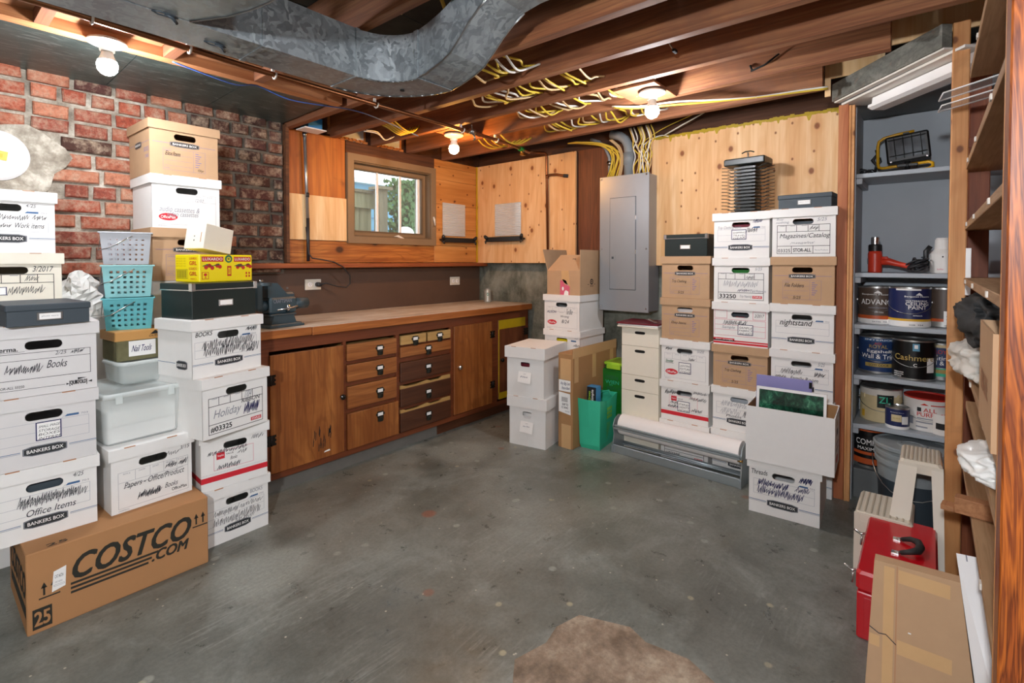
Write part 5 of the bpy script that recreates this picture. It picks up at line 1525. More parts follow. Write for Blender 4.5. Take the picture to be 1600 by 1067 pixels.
def vtext(D, s_, a, b_, c, d, m):
    vs, fs = text_mesh(s_, .02); D._add([(c - (c - a) * y, b_ + (d - b_) * x) for x, y in vs], fs, m)
vtext(D, 'Simple', .45, .62, .80, .93, 'label_white'); vtext(D, 'Green', .15, .64, .38, .88, 'lime'); D.build('printed_markings', t)

# green box with lime lid, on a red-brown box
b = MB(); b.bbox((3.19, 1.645, 0), (3.45, 1.83, .135), 'ledge_wood', .004)
tag(b.build('red_brown_box'), 'low red-brown wooden box on the floor under the green gift box', 'box')
t = thing('green_gift_box', 'dark green box with faint WIEN lettering behind the shopping bag', 'box', (3.20, 1.732, .1355), RZ)
b = MB(); b.bbox((-.092, 0, 0), (.092, .22, .345), 'green_box', .003); b.build('box_body', t)
D = Decal(lambda u, v, k: ((u - .5) * .184, -.0004 * k, v * .345), .184, .345)
D.text('WIEN', .2, .80, .75, .87, 'ink_green', .01); D.text('WIEN', .22, .70, .80, .77, 'bag_green', .01); D.text('in', .4, .66, .52, .70, 'bag_green'); D.text('BERLIN', .3, .58, .95, .64, 'ink_green', .01); D.text('LINZ', .3, .42, .6, .48, 'ink_green'); D.build('printed_markings', t)
t = thing('lime_container', 'lime green clip-lid container resting on the green gift box', 'container', (3.20, 1.72, .4815), RZ)
b = MB(); b.bbox((-.07, .0, 0), (.085, .20, .035), 'green_box', .006); b.build('container_body', t)
b = MB(); b.bbox((-.076, -.006, .03), (.09, .206, .05), 'lime', .006); b.bbox((-.05, -.014, .004), (.06, -.005, .04), 'lime', .003); b.build('lid', t)

# white drawer cartons
t = thing('cardboard_drawer_chest', 'narrow white cardboard drawer chest with black finger slots, left of the file boxes', 'drawers', (3.08, 1.463, 0), RZ)
b = MB(); b.bbox((-.132, .012, 0), (.132, .34, .812), 'cream_card', .002); b.build('carcass', t)
for z0, z1 in ((.003, .190), (.192, .388), (.390, .494), (.496, .688), (.690, .810)):
    b = MB(); b.bbox((-.131, 0, z0), (.131, .012, z1), 'cream_card', .0012); o = b.build('drawer', t)
    s_ = MB(); zc = z1 - .032
    pts = [(.036 * math.copysign(abs(math.cos(a)) ** .4, math.cos(a)), zc + .0095 * math.copysign(abs(math.sin(a)) ** .7, math.sin(a))) for a in [2 * math.pi * k / 20 for k in range(20)]]
    s_.prism(pts, 1, -.0006, .002, 'hole_dark'); s_.build('finger_slot', o)
for k, (m, dy, r_, lab) in enumerate((('cream_card', 0, 1, 'white folder, lowest of the small pile on the drawer chest'), ('fixture_white', .006, -2, 'white booklet in the middle of the pile on the drawer chest'), ('maroon', -.004, 3, 'dark red glossy booklet on top of the drawer chest'))):
    b = MB(); b.bbox((-.145, 0, 0), (.140, .26, .010), m, .002)
    tag(b.build('booklet', None, (3.055 + dy, 1.47, .8130 + k * .0108), RZ + R(r_)), lab, 'booklet')
t = thing('key_bunch', 'small bundle of keys and clear beads on the dark red booklet', 'keys', (3.10, 1.385, .8462), 0)
b = MB()
for k in range(5):
    a = k * 1.2; b.tube([(.02 * math.cos(a + q * 1.05), .02 * math.sin(a + q * 1.05) + (k - 2) * .012, .008 + .004 * k) for q in range(6)], .002, 'chrome', 5, closed=True)
b.build('rings', t)

# paper roll cutter on the floor
t = thing('paper_roll_cutter', 'grey metal paper roll cutter with a white roll on the floor before the file boxes', 'paper cutter', (2.925, 1.183, 0), RZ + R(-2.5))
Lr = .80
b = MB()
b.bbox((-Lr / 2, 0, 0), (Lr / 2, .012, .052), 'cutter_steel', .003); b.bbox((-Lr / 2, .0, .0), (Lr / 2, .03, .006), 'cutter_steel', .002)
b.cyl((-Lr / 2, .135, .03), (Lr / 2, .135, .03), .012, 'cutter_steel'); b.bbox((-Lr / 2, .115, .02), (Lr / 2, .155, .028), 'cutter_steel', .002); b.build('base_bars', t)
for sx in (-1, 1):
    b = MB()
    pts = [(0, 0), (.17, 0), (.17, .025), (.150, .06), (.148, .17), (.125, .222), (.065, .235), (.02, .215), (.0, .175), (.012, .12), (.0, .06)]
    b.prism(pts, 0, sx * Lr / 2 - .003, sx * Lr / 2 + .003, 'cutter_steel'); b.bbox((sx * Lr / 2 - .012, -.004, .0), (sx * Lr / 2 + .004, .0, .045), 'cutter_steel', .001); b.build('end_plate', t)
b = MB(); c = (.085, .170)
n = 40
for rr, m in ((.062, 'paper_roll'),):
    b.M = Matrix.Translation((0, c[0], c[1])) @ Matrix.Rotation(R(90), 4, 'Y')
    b.lathe([(.016, -Lr / 2 + .02), (.067, -Lr / 2 + .02), (.067, Lr / 2 - .02), (.016, Lr / 2 - .02)], 'paper_roll', n=40); b.M = Matrix.Identity(4)
b.build('paper_roll', t)
b = MB(); b.cyl((-Lr / 2 + .01, c[0], c[1]), (Lr / 2 - .01, c[0], c[1]), .0155, 'hole_dark'); b.build('core', t)
b = MB(); b.bbox((-Lr / 2 + .006, .004, .168), (Lr / 2 - .006, .0165, .181), 'cutter_steel', .002); b.bbox((-Lr / 2 + .006, .0, .154), (Lr / 2 - .006, .013, .165), 'cutter_steel', .001); b.build('cutting_blade', t)
b = MB(); b.cyl((Lr / 2 - .02, .012, .15), (Lr / 2 + .006, .012, .15), .008, 'brass'); b.build('pivot_bolt', t)

# ================================================================== ELECTRICAL PANEL
t = thing('breaker_box', 'tall grey electrical breaker panel on the concrete wall', 'electrical panel', (3.25, 1.672, .895), RZ)
b = MB(); b.bbox((-.185, .008, .005), (.185, .174, .958), 'panel_grey', .002); b.build('cabinet', t)
b = MB(); b.bbox((-.191, -.003, 0), (.191, .008, .963), 'panel_grey', .002); b.build('cover_plate', t)
b = MB(); b.bbox((-.105, -.008, .155), (.093, -.002, .805), 'panel_grey', .002); b.box((-.108, -.0036, .152), (.096, -.0028, .808), 'box_charcoal'); o = b.build('door', t)
b = MB(); b.bbox((-.098, -.011, .36), (-.058, -.007, .40), 'panel_grey', .001); b.bbox((-.088, -.0125, .372), (-.072, -.010, .388), 'box_charcoal', .001); b.build('latch', o)
b = MB()
for zz in (.42, .66): b.cbox((.0955, -.006, zz), (.006, .008, .03), 'chrome')
b.build('hinge', o)
b = MB()
for x, zz in ((-.175, .945), (.172, .95), (-.175, .03), (.172, .028), (-.175, .44), (.172, .44)): b.cyl((x, -.003, zz), (x, -.0055, zz), .006, 'chrome', 10)
b.build('screw', t)
# big PVC conduit above it
t = thing('pvc_conduit', 'thick grey PVC conduit with an elbow rising from the electrical panel', 'pipe', (3.36, 1.690, 1.859))
b = MB(); b.tube([(0, 0, 0), (0, 0, .190), (0, .008, .235), (0, .03, .275), (0, .07, .305), (0, .14, .330)], .033, 'pvc_grey', 18); b.build('pipe', t)
b = MB(); b.cyl((0, 0, .09), (0, 0, .175), .039, 'pvc_grey', 18); b.cyl((0, 0, .0), (0, 0, .012), .04, 'pvc_grey', 18); b.build('coupling', t)
b = MB(); b.tube([(3.40, 1.865, 1.56 + .30), (3.40, 1.868, 2.03), (3.40, 1.90, 2.10), (3.40, 1.96, 2.16), (3.40, 2.03, 2.19)], .013, 'pvc_grey', 10); b.cyl((3.385, 1.866, 1.985), (3.415, 1.866, 1.985), .018, 'steel')
tag(b.build('thin_conduit'), 'thin bent grey conduit left of the thick one above the electrical panel', 'pipe')
cr = random.Random(21)
def cable(pts, m, label, group, r=.0045):
    P_ = [Vector(p) for p in pts]; out = []
    for i in range(len(P_) - 1):
        a, b_, c, d = P_[max(i - 1, 0)], P_[i], P_[i + 1], P_[min(i + 2, len(P_) - 1)]
        for k_ in range(4):
            u = k_ / 4
            out.append(.5 * ((2 * b_) + (c - a) * u + (2 * a - 5 * b_ + 4 * c - d) * u * u + (3 * b_ - a - 3 * c + d) * u ** 3))
    out.append(P_[-1]); pts = out
    b = MB(); q = Vector(pts[0]); b.tube([Vector(p) - q for p in pts], r, m, 6); o = b.build('electrical_cable', None, q); tag(o, label, 'cable', group); return o
for k in range(9):
    y0 = 1.845 - k * .0085
    cable([(3.33 + cr.uniform(-.02, .03), y0, 1.858), (3.36, y0 + cr.uniform(-.02, .0), 1.94), (3.37, y0 - .02 + cr.uniform(-.01, .02), 2.03), (3.36, y0 + cr.uniform(.02, .06), 2.10), (3.32, y0 + .13 + cr.uniform(0, .05), 2.135), (3.25, y0 + .30, 2.15)], 'wire_yellow', 'yellow cable of the bundle left of the thick conduit above the panel', 'yellow cables left of the thick conduit')
for k in range(3):
    y0 = 1.765 - k * .009
    cable([(3.34, y0, 1.858), (3.36, y0 - .012, 1.98), (3.36, y0 + .01, 2.08), (3.32, y0 + .06, 2.14)], 'wire_tan', 'tan cable running up close beside the thick conduit', 'tan cables beside the thick conduit')
for k in range(15):
    y0 = 1.635 - k * .0088
    m = ['wire_white', 'wire_yellow', 'wire_tan', 'wire_white', 'wire_yellow'][k % 5]
    w_ = [cr.uniform(-.028, .028) for _ in range(4)]
    cn = {'wire_white': 'white', 'wire_yellow': 'yellow', 'wire_tan': 'tan'}[m]
    cable([(3.33 + cr.uniform(-.03, .03), y0, 1.858), (3.35, y0 + w_[0], 1.93), (3.36, y0 + w_[1], 2.00), (3.35, y0 + w_[2], 2.06), (3.34, y0 + w_[3], 2.12), (3.32, y0 + w_[3] + .02, 2.20)], m, cn + ' cable of the loose bundle right of the thick conduit above the panel', cn + ' cables right of the thick conduit')
cable([(3.36, 1.60, 2.06), (3.37, 1.52, 2.11), (3.38, 1.45, 2.125), (3.38, 1.40, 2.11)], 'wire_white', 'short white cable drooping over the top edge of the right plywood', None)
cable([(3.36, 1.42, 2.12), (3.33, 1.30, 2.155), (3.25, 1.10, 2.20), (3.15, .95, 2.24)], 'wire_white', 'white cable rising from the right plywood into the joists', None)
cable([(3.35, 1.62, 2.07), (3.36, 1.45, 2.16), (3.33, 1.2, 2.22), (3.2, .9, 2.25)], 'wire_yellow', 'thin yellow cable rising behind the joists above the right plywood', None, .003)
# long pair running along the joists to the right
for m, dz, dy, lab in (('wire_yellow', 0, 0, 'long yellow cable strung under the joists right of the ceiling bulb'), ('wire_white', .008, .01, 'long white cable strung under the joists beside the long yellow one')):
    cable([(2.52, 1.36 + dy, 2.10 + dz), (2.54, 1.22, 2.075 + dz), (2.62, 1.05, 2.078 + dz * 2), (2.72, .88, 2.085 + dz), (2.80, .70, 2.09), (2.88, .52, 2.098 + dz), (2.915, .40, 2.10 + dz)], m, lab, None, .0052)
# cables crossing the joist bays
bays = [(1.622, 1.898, 1.40, 1.66, 7, 'in the joist bay beside the duct elbow'), (1.942, 2.228, 1.28, 1.96, 16, 'in the second joist bay from the duct elbow'), (2.272, 2.558, 1.20, 1.92, 17, 'in the third joist bay from the duct elbow'), (2.602, 2.932, 1.22, 1.98, 17, 'in the joist bay in front of the electrical panel')]
for x0, x1, ya, yb, n_, wh in bays:
    for k in range(n_):
        y = ya + (yb - ya) * (k + cr.uniform(-.6, .6)) / (n_ - 1)
        m = cr.choice(['wire_yellow', 'wire_white', 'wire_yellow', 'wire_tan'])
        cn = {'wire_white': 'white', 'wire_yellow': 'yellow', 'wire_tan': 'tan'}[m]
        s_ = cr.uniform(.0, .05)
        cable([(x0, y, 2.165), (x0 + .06, y + cr.uniform(-.03, .03), 2.155 - s_ * .5), ((x0 + x1) / 2 + cr.uniform(-.05, .05), y + cr.uniform(-.05, .05), 2.145 - s_), (x1 - .06, y + cr.uniform(-.03, .03), 2.155 - s_ * .5), (x1, y + cr.uniform(-.03, .03), 2.165)], m, cn + ' cable passing through the joists ' + wh, cn + ' cables ' + wh, .0055)
for k in range(5):
    cable([(1.945, 2.62 + k * .04, 2.16), (2.05, 2.61 + k * .04, 2.10 + .008 * k), (2.15, 2.64 + k * .03, 2.10), (2.225, 2.66 + k * .03, 2.16)], 'wire_yellow', 'yellow cable bunched under the joists above the window', 'yellow cables bunched above the window', .0055)
for k in range(5):
    cable([(2.605, 2.30 + k * .05, 2.15), (2.70, 2.28 + k * .06, 2.085 + .004 * k), (2.82, 2.27 + k * .06, 2.09), (2.93, 2.25 + k * .05, 2.15)], 'wire_yellow', 'yellow cable drooping between joists right of the warm bulb', 'yellow cables right of the warm bulb', .0055)
for k in range(2):
    cable([(1.95, 2.86 + .03 * k, 2.11), (2.05, 2.88, 2.12 - .01 * k), (2.14, 2.92, 2.09), (2.22, 2.95 - .03 * k, 2.13)], 'wire_white', 'white cable drooping at the window wall above the left window corner', 'white cables above the window corner', .004)
cable([(.74, 2.49, 2.098), (.86, 2.485, 2.080), (1.0, 2.50, 2.072), (1.10, 2.515, 2.098), (1.25, 2.50, 2.066), (1.42, 2.49, 2.075), (1.6, 2.50, 2.095), (1.78, 2.52, 2.094), (2.25, 2.70, 2.104)], 'wire_blue', 'thin blue cable stapled along the header beam', None, .0035)
for k in range(5):
    a = .62 + k * .0
cable([(.60, 2.35, 2.14), (.64, 2.30, 2.11), (.70, 2.29, 2.12), (.70, 2.36, 2.15)], 'wire_white', 'short looped white cable behind the copper pipe near the left bulb', None)
cable([(1.25, 1.30, 2.285), (1.40, 1.42, 2.24), (1.58, 1.52, 2.27)], 'wire_white', 'white cable arching over the duct', None, .008)
cable([(1.20, 1.34, 2.285), (1.36, 1.47, 2.235), (1.58, 1.57, 2.27)], 'wire_yellow', 'yellow cable arching over the duct beside the white one', None, .008)
cable([(.95, 1.25, 2.26), (1.15, 1.50, 2.22), (1.30, 1.66, 2.25)], 'wire_yellow', 'thin yellow cable crossing above the duct', None, .004)

# ================================================================== PIPES, DUCT
t = thing('copper_pipe', 'long copper pipe hung under the joists and dropping down the corner plywood', 'pipe', (.33, 2.2, 2.075))
b = MB(); q0 = Vector((.33, 2.2, 2.075))
b.tube([Vector(p) - q0 for p in ((-1.6, 2.17, 2.075), (.33, 2.20, 2.075), (1.00, 2.245, 2.075), (2.60, 2.28, 2.075), (3.10, 2.40, 2.095))], .0115, 'copper', 10)
b.tube([Vector(p) - q0 for p in ((3.10, 2.40, 2.095), (3.35, 2.435, 2.135), (3.375, 2.438, 2.13), (3.380, 2.437, 2.10), (3.385, 2.425, 1.24))], .0105, 'copper', 10); b.build('pipe_run', t)
b = MB(); b.tube([Vector(p) - q0 for p in ((3.382, 2.433, 1.95), (3.375, 2.40, 1.955), (3.372, 2.33, 1.95), (3.38, 2.27, 1.935), (3.392, 2.24, 1.93))], .010, 'copper', 8); b.cyl(Vector((3.383, 2.433, 1.96)) - q0, Vector((3.383, 2.433, 1.93)) - q0, .014, 'copper'); b.cyl(Vector((3.38, 2.27, 1.935)) - q0, Vector((3.394, 2.235, 1.93)) - q0, .014, 'wire_black'); b.build('branch', t)
for x, y in ((.42, 2.205), (.72, 2.226), (1.06, 2.247), (1.60, 2.257), (2.25, 2.272), (2.58, 2.279)):
    b = MB(); b.tube([Vector((x, y, 2.075)) - q0 + Vector((0, .017 * math.cos(a), .017 * math.sin(a))) for a in [R(-200 + 25 * i) for i in range(10)]], .004, 'soffit_white', 6); b.box(Vector((x - .006, y + .010, 2.075)) - q0, Vector((x + .006, y + .02, 2.110)) - q0, 'soffit_white'); b.build('pipe_clip', t)
b = MB(); b.cyl((2.93, 2.36, 2.086), (2.99, 2.373, 2.089), .017, 'green_box', 12); b.cyl((2.96, 2.366, 2.087), (2.958, 2.36, 2.05), .009, 'brass'); b.cbox((2.958, 2.35, 2.045), (.03, .03, .012), 'brass')
tag(b.build('shutoff_valve'), 'green-handled brass valve on the copper pipe near the corner', 'valve')
b = MB(); b.M = Matrix.Identity(4)
b.cyl((2.30, 2.255, 2.075), (2.345, 2.262, 2.075), .018, 'steel'); b.tube([(2.32, 2.25, 2.06), (2.33, 2.24, 2.035), (2.33, 2.25, 2.02)], .006, 'steel', 6); b.tube([(2.315, 2.25, 2.08), (2.30, 2.24, 2.10), (2.29, 2.23, 2.106)], .004, 'steel', 6)
tag(b.build('ground_clamp'), 'small metal grounding clamp on the copper pipe before the warm bulb', 'clamp')

t = thing('air_duct', 'galvanised rectangular heating duct hung under the joists, turning with a curved elbow', 'duct', (1.06, 1.69, 1.92))
q0 = Vector((1.06, 1.69, 1.92))
def ring_(p, nx, zb, zt, w):   # p: centre xy, nx: sideways unit vector
    a, c = Vector((p[0], p[1], 0)) - nx * w / 2, Vector((p[0], p[1], 0)) + nx * w / 2
    return [(a.x, a.y, zb), (c.x, c.y, zb), (c.x, c.y, zt), (a.x, a.y, zt)]
def duct(name, rings, m='galvanised', bot=True):
    b = MB(); b.M = Matrix.Translation(-q0)
    vs = sum(rings, []); fs = []
    for k in range(len(rings) - 1):
        for i in range(4):
            b.add([rings[k][i], rings[k][(i + 1) % 4], rings[k + 1][(i + 1) % 4], rings[k + 1][i]], [(0, 1, 2, 3)], m)
    b.add(rings[0], [(0, 1, 2, 3)], m); b.add(rings[-1], [(3, 2, 1, 0)], m)
    return b.build(name, t)
ny = Vector((0, 1, 0))
tr = duct('trunk', [ring_((-2.4, 1.686), ny, 1.92, 2.092, .168), ring_((1.06, 1.692), ny, 1.92, 2.092, .168)])
cxy = (1.06, 1.458)
rings = []
for i in range(13):
    a = R(90 - 90 * i / 12)
    nx = Vector((math.cos(a), math.sin(a), 0))
    rings.append(ring_((cxy[0] + .234 * nx.x, cxy[1] + .234 * nx.y), nx, 1.92, 2.092, .168))
duct('elbow', rings)
rings = []
for y, zb in ((1.458, 1.92), (1.40, 1.930), (1.33, 1.948), (1.28, 1.968), (1.235, 2.005), (1.19, 2.045), (1.14, 2.080), (1.09, 2.105), (1.02, 2.115)):
    rings.append(ring_((1.294, y), Vector((1, 0, 0)), zb, min(zb + .172, 2.287), .168))
duct('riser', rings)
duct('upper_run', [ring_((1.294, 1.02), Vector((1, 0, 0)), 2.115, 2.287, .168), ring_((1.294, -1.2), Vector((1, 0, 0)), 2.115, 2.287, .168)])
# seams
b = MB(); b.M = Matrix.Translation(-q0)
def seam(x0, y0, x1, y1, z0, z1, w=.004):
    b.box((x0, y0, z0), (x1, y1, z1), 'steel')
for x in (1.052, .72):
    b = MB(); b.M = Matrix.Translation(-q0); b.box((x, 1.6035, 1.917), (x + .016, 1.6065, 2.093), 'galvanised'); b.box((x, 1.606, 1.917), (x + .016, 1.776, 1.920), 'galvanised'); b.build('seam_flange', t)
b = MB(); b.M = Matrix.Translation(-q0)
b.box((1.205, 1.448, 1.9195), (1.2085, 1.470, 2.093), 'galvanised'); b.box((1.207, 1.448, 1.917), (1.38, 1.464, 1.920), 'galvanised')
b.build('seam_flange', t)
b = MB(); b.M = Matrix.Translation(-q0)
for i in range(12):
    a0, a1 = R(90 - 90 * i / 12), R(90 - 90 * (i + 1) / 12)
    for rr in (.150, .318):
        p0 = (cxy[0] + rr * math.cos(a0), cxy[1] + rr * math.sin(a0), 1.9185); p1 = (cxy[0] + rr * math.cos(a1), cxy[1] + rr * math.sin(a1), 1.9185)
        b.tube([p0, p1], .0028, 'steel', 5)
ys = [(1.458, 1.92), (1.40, 1.930), (1.33, 1.948), (1.28, 1.968), (1.235, 2.005), (1.19, 2.045), (1.14, 2.080), (1.09, 2.105)]
for xx in (1.209, 1.379): b.tube([(xx, y, z_ - .001) for y, z_ in ys], .0032, 'steel', 5)
b.build('edge_seam', t)
b = MB(); b.M = Matrix.Translation(-q0); b.lathe([(.009, 0), (.009, .004), (0, .004)], 'hole_dark', (1.255, 1.60, 1.9165), 12); b.build('test_hole', t)
# wider branch of the trunk on the left, with its curved side
b = MB(); b.M = Matrix.Translation(-q0)
edge = [(.519, 1.600), (.545, 1.55), (.575, 1.49), (.598, 1.41), (.612, 1.33), (.62, 1.24), (.62, .9)]
poly = [(-2.4, 1.600)] + edge + [(-2.4, .9)]
b.prism([(x, y) for x, y in poly], 2, 1.9205, 2.090, 'galvanised'); b.build('side_branch', t)
b = MB(); b.M = Matrix.Translation(-q0); b.tube([(x, y, 1.919) for x, y in edge], .0028, 'steel', 5)
b.build('branch_seam', t)
b = MB(); b.M = Matrix.Translation(-q0)
for x, y in ((.46, 1.60), (.62, 1.70)): b.tube([(x, y, 1.918), (x + .015, y - .005, 1.912), (x + .03, y + .01, 1.905)], .005, 'box_charcoal', 6); b.tube([(x + .03 * math.cos(a_), y + .012 * math.sin(a_), 1.916) for a_ in [k_ * 1.05 for k_ in range(6)]], .0022, 'box_charcoal', 5, closed=True)
b.build('hanger_wire', t)

# ================================================================== BULBS
def bulb(label, x, y, z, m, base_m='porcelain', r=.0345, plate=None):
    t = thing('ceiling_bulb', label, 'light bulb', (x, y, z))
    b = MB(); b.lathe([(0, 0), (.050, 0), (.062, -.006), (.064, -.014), (.052, -.020), (.026, -.030), (.024, -.045), (.021, -.046), (0, -.046)], base_m, n=28); b.build('lamp_holder', t)
    b = MB(); b.lathe([(.018, -.046), (.022, -.062), (.030, -.082)], 'porcelain', n=24); b.build('bulb_neck', t)
    b = MB(); b.lathe([(.030, -.082), (.0345, -.098), (.032, -.115), (.022, -.129), (.010, -.135), (0, -.136)], m, n=16); b.build('bulb_globe', t)
    if plate:
        b = MB(); b.bbox(plate[0], plate[1], 'joist_wood', .002); b.build('mounting_board', t)
bulb('lit white bulb in a porcelain holder under the brick-side header at the left', .515, 2.47, 2.108, 'bulb_cool')
bulb('lit white bulb in a porcelain holder on the joists in front of the electrical panel', 2.385, 1.075, 2.096, 'bulb_cool', plate=((-.11, -.06, .001), (.17, .16, .013)))
bulb('lit warm yellow bulb in a porcelain holder near the window corner', 2.37, 2.475, 2.106, 'bulb_warm', plate=((-.10, -.07, .001), (.18, .07, .003)))
# unseen bulbs and lamp added behind the camera as fill light
for x, y, w in ((.55, -1.25, 'by the near wall'), (-1.55, 1.3, 'at the rear of the room')):
    bulb('added fill bulb, out of view, in a porcelain holder under the joists, ' + w, x, y, 2.108, 'bulb_fill_rear')
t = thing('fill_lamp', 'added fill light built as a tall floor lamp with a bare bulb, unseen behind the viewpoint', 'floor lamp', (-.55, .02, 0))  # added out of view to brighten the joists and the room
b = MB(); b.lathe([(0, 0), (.13, 0), (.13, .012), (.02, .025), (0, .025)], 'black_plastic'); b.build('base', t)
b = MB(); b.cyl((0, 0, .02), (0, 0, 1.50), .011, 'steel', 12); b.build('pole', t)
b = MB(); b.lathe([(.012, 1.50), (.022, 1.505), (.024, 1.545), (.018, 1.55)], 'porcelain'); b.build('socket', t)
b = MB(); b.lathe([(.018, 1.552), (.030, 1.575), (.036, 1.60), (.030, 1.625), (.012, 1.638), (0, 1.64)], 'bulb_fill_lamp', n=16); b.build('bulb_globe', t)
b = MB(); b.tube([(2.05, .90, 2.25), (2.10, .86, 2.16), (2.105, .855, 2.15)], .003, 'steel', 5); b.cbox((2.11, .85, 2.145), (.03, .012, .012), 'hole_dark'); tag(b.build('ceiling_hook'), 'small nail hook on a joist above the file boxes', 'hook')
b = MB(); b.tube([(2.555, .665, 2.17), (2.548, .655, 2.145), (2.547, .66, 2.14), (2.545, .60, 2.155), (2.545, .54, 2.19)], .0045, 'hole_dark', 6); tag(b.build('bent_bracket'), 'bent black bracket on the joist above the right file boxes', 'bracket')

# ================================================================== WALL BITS
t = thing('flue_cover', 'round white flue cover with a yellow sticker on the brick wall', 'cover', (.265, 3.204, 1.722))
b = MB(); b.M = Matrix.Rotation(R(90), 4, 'X'); b.lathe([(.112, 0), (.112, .006), (.100, .016), (.06, .022), (0, .024)], 'grey_card', n=40); b.build('disc', t)
b = MB(); b.M = Matrix.Rotation(R(8), 4, 'Y'); b.box((-.035, -.0262, -.02), (.035, -.022, .02), 'band_yellow'); b.box((-.022, -.0265, -.010), (.02, -.0262, .008), 'old_yellow'); b.build('sticker', t)
def wall_sheet(label, loc, rz, w, h):
    t = thing('corrugated_sheet', label, 'sheet', loc, rz, 'corrugated glossy sheets over the wall hooks')
    n = 22; rows = []
    for i in range(n * 4 + 1):
        z_ = h * i / (n * 4); y = -.004 - .003 * math.sin(i * math.pi / 2)
        rows.append([(-w / 2, y, z_), (w / 2, y, z_)])
    b = MB(); b.sheet(rows, 'sheet_gloss'); b.build('panel', t)
t_ = NT('sheet_gloss', .12, .35, .8); t_.b.inputs['Base Color'].default_value = lin('DDE4E8')
wall_sheet('shiny corrugated white sheet on the orange boards right of the window', (3.107, 3.248, 1.472), 0, .275, .285)
wall_sheet('shiny corrugated white sheet on the corner plywood above the right hook bar', (3.398, 2.868, 1.475), RZ, .300, .285)
def hookbar(label, loc, rz, w):
    t = thing('coat_hook_bar', label, 'bracket', loc, rz, 'black iron hook bars')
    b = MB(); b.bbox((-w / 2, -.048, -.021), (w / 2, -.030, .021), 'black_plastic', .003)
    b.bbox((-w / 2 + .03, -.032, -.010), (w / 2 - .03, 0, -.002), 'black_plastic', .001); b.build('bar', t)
    for sx in (-1, 1):
        b = MB(); x = sx * (w / 2 - .015)
        b.tube([(x, -.04, .005), (x + sx * .012, -.055, .022), (x + sx * .020, -.06, .036)], [.017, .016, .010], 'black_plastic', 8)
        b.tube([(x, -.04, -.005), (x + sx * .012, -.055, -.02), (x + sx * .004, -.06, -.036)], [.011, .010, .006], 'black_plastic', 8); b.cyl((x, -.045, 0), (x, 0, 0), .009, 'black_plastic'); b.build('hook', t)
hookbar('black iron hook bar on the orange boards right of the window', (3.13, 3.248, 1.435), 0, .40)
hookbar('black iron hook bar on the corner plywood', (3.398, 2.88, 1.445), RZ, .42)

# ================================================================== SHELF CABINET (recess with grey shelves)
mb = MB(); mb.bbox((3.115, .333, 0), (3.155, .378, 2.06), 'post_red', .002); o = mb.build('wall_post'); o['kind'] = 'structure'
mb = MB(); mb.bbox((3.113, .306, 0), (3.150, .331, 2.05), 'post_fir', .002); mb.bbox((3.108, .322, 0), (3.113, .331, 2.05), 'post_fir', .001); o = mb.build('trim_2'); o['kind'] = 'structure'
mb = MB(); mb.bbox((2.600, -.106, 0), (2.690, -.055, 2.17), 'post_fir', .003); o = mb.build('wall_post'); o['kind'] = 'structure'
mb = MB(); mb.box((2.655, -.0545, 0), (2.70, .0, .001), 'concrete_patch')
dg = Vector((.52, .43, 0)).normalized(); dn = Vector((-dg.y, dg.x, 0))
def diag(b, s0, s1, n0, n1, z0, z1, m, base=(2.602, -.052)):
    o_ = Vector((base[0], base[1], 0))
    c = [o_ + dg * s0 + dn * n0, o_ + dg * s1 + dn * n0, o_ + dg * s1 + dn * n1, o_ + dg * s0 + dn * n1]
    b.add([(p.x, p.y, z0) for p in c] + [(p.x, p.y, z1) for p in c], [(0, 3, 2, 1), (4, 5, 6, 7), (0, 1, 5, 4), (1, 2, 6, 5), (2, 3, 7, 6), (3, 0, 4, 7)], m)
mb = MB(); diag(mb, .0, .672, .0, .038, 2.078, 2.168, 'beam_grey'); diag(mb, .0, .665, -.006, .030, 2.070, 2.0775, 'soffit_white'); struct('header_beam', mb)
mb = MB(); mb.box((2.70, -.30, 2.172), (2.712, .155, 2.298), 'plywood_fresh'); mb.box((3.00, .18, 2.172), (3.012, .425, 2.298), 'plywood_fresh'); mb.box((3.00, .40, 2.085), (3.012, .425, 2.172), 'plywood_fresh'); struct('soffit_plywood', mb)
mb = MB()
mb.add([(3.11, .376, 2.069), (3.499, .376, 2.049), (3.499, -.44, 2.049), (2.605, -.44, 2.069), (2.605, -.06, 2.069)] + [(3.11, .376, 2.0775), (3.499, .376, 2.0775), (3.499, -.44, 2.0775), (2.605, -.44, 2.0775), (2.605, -.06, 2.0775)],
       [(0, 1, 2, 3, 4), (9, 8, 7, 6, 5), (0, 5, 6, 1), (1, 6, 7, 2), (2, 7, 8, 3), (3, 8, 9, 4), (4, 9, 5, 0)], 'cabinet_dark')
struct('cabinet_soffit', mb)
mb = MB(); diag(mb, -.05, .665, -.16, -.0065, 2.058, 2.0685, 'soffit_white'); struct('soffit_board', mb)
cab = thing('recessed_shelf_cabinet', 'grey painted recessed shelf cabinet holding paint cans between the two posts', 'shelf', (3.15, .3, 0))
CM = Matrix.Translation((-3.15, -.3, 0))
def CB():
    b = MB(); b.M = CM; return b
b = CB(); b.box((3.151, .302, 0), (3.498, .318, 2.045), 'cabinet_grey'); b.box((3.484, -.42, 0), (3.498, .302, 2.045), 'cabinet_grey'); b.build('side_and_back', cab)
SH = [1.700, 1.190, .923, .660, .405]
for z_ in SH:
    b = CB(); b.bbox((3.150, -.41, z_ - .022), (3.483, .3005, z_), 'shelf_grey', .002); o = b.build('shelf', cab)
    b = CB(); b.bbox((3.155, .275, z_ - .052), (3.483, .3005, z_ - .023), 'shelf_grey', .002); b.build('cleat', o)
b = CB(); b.bbox((3.20, .17, 0), (3.483, .2995, .155), 'cabinet_dark', .003); b.build('plinth_box', cab)
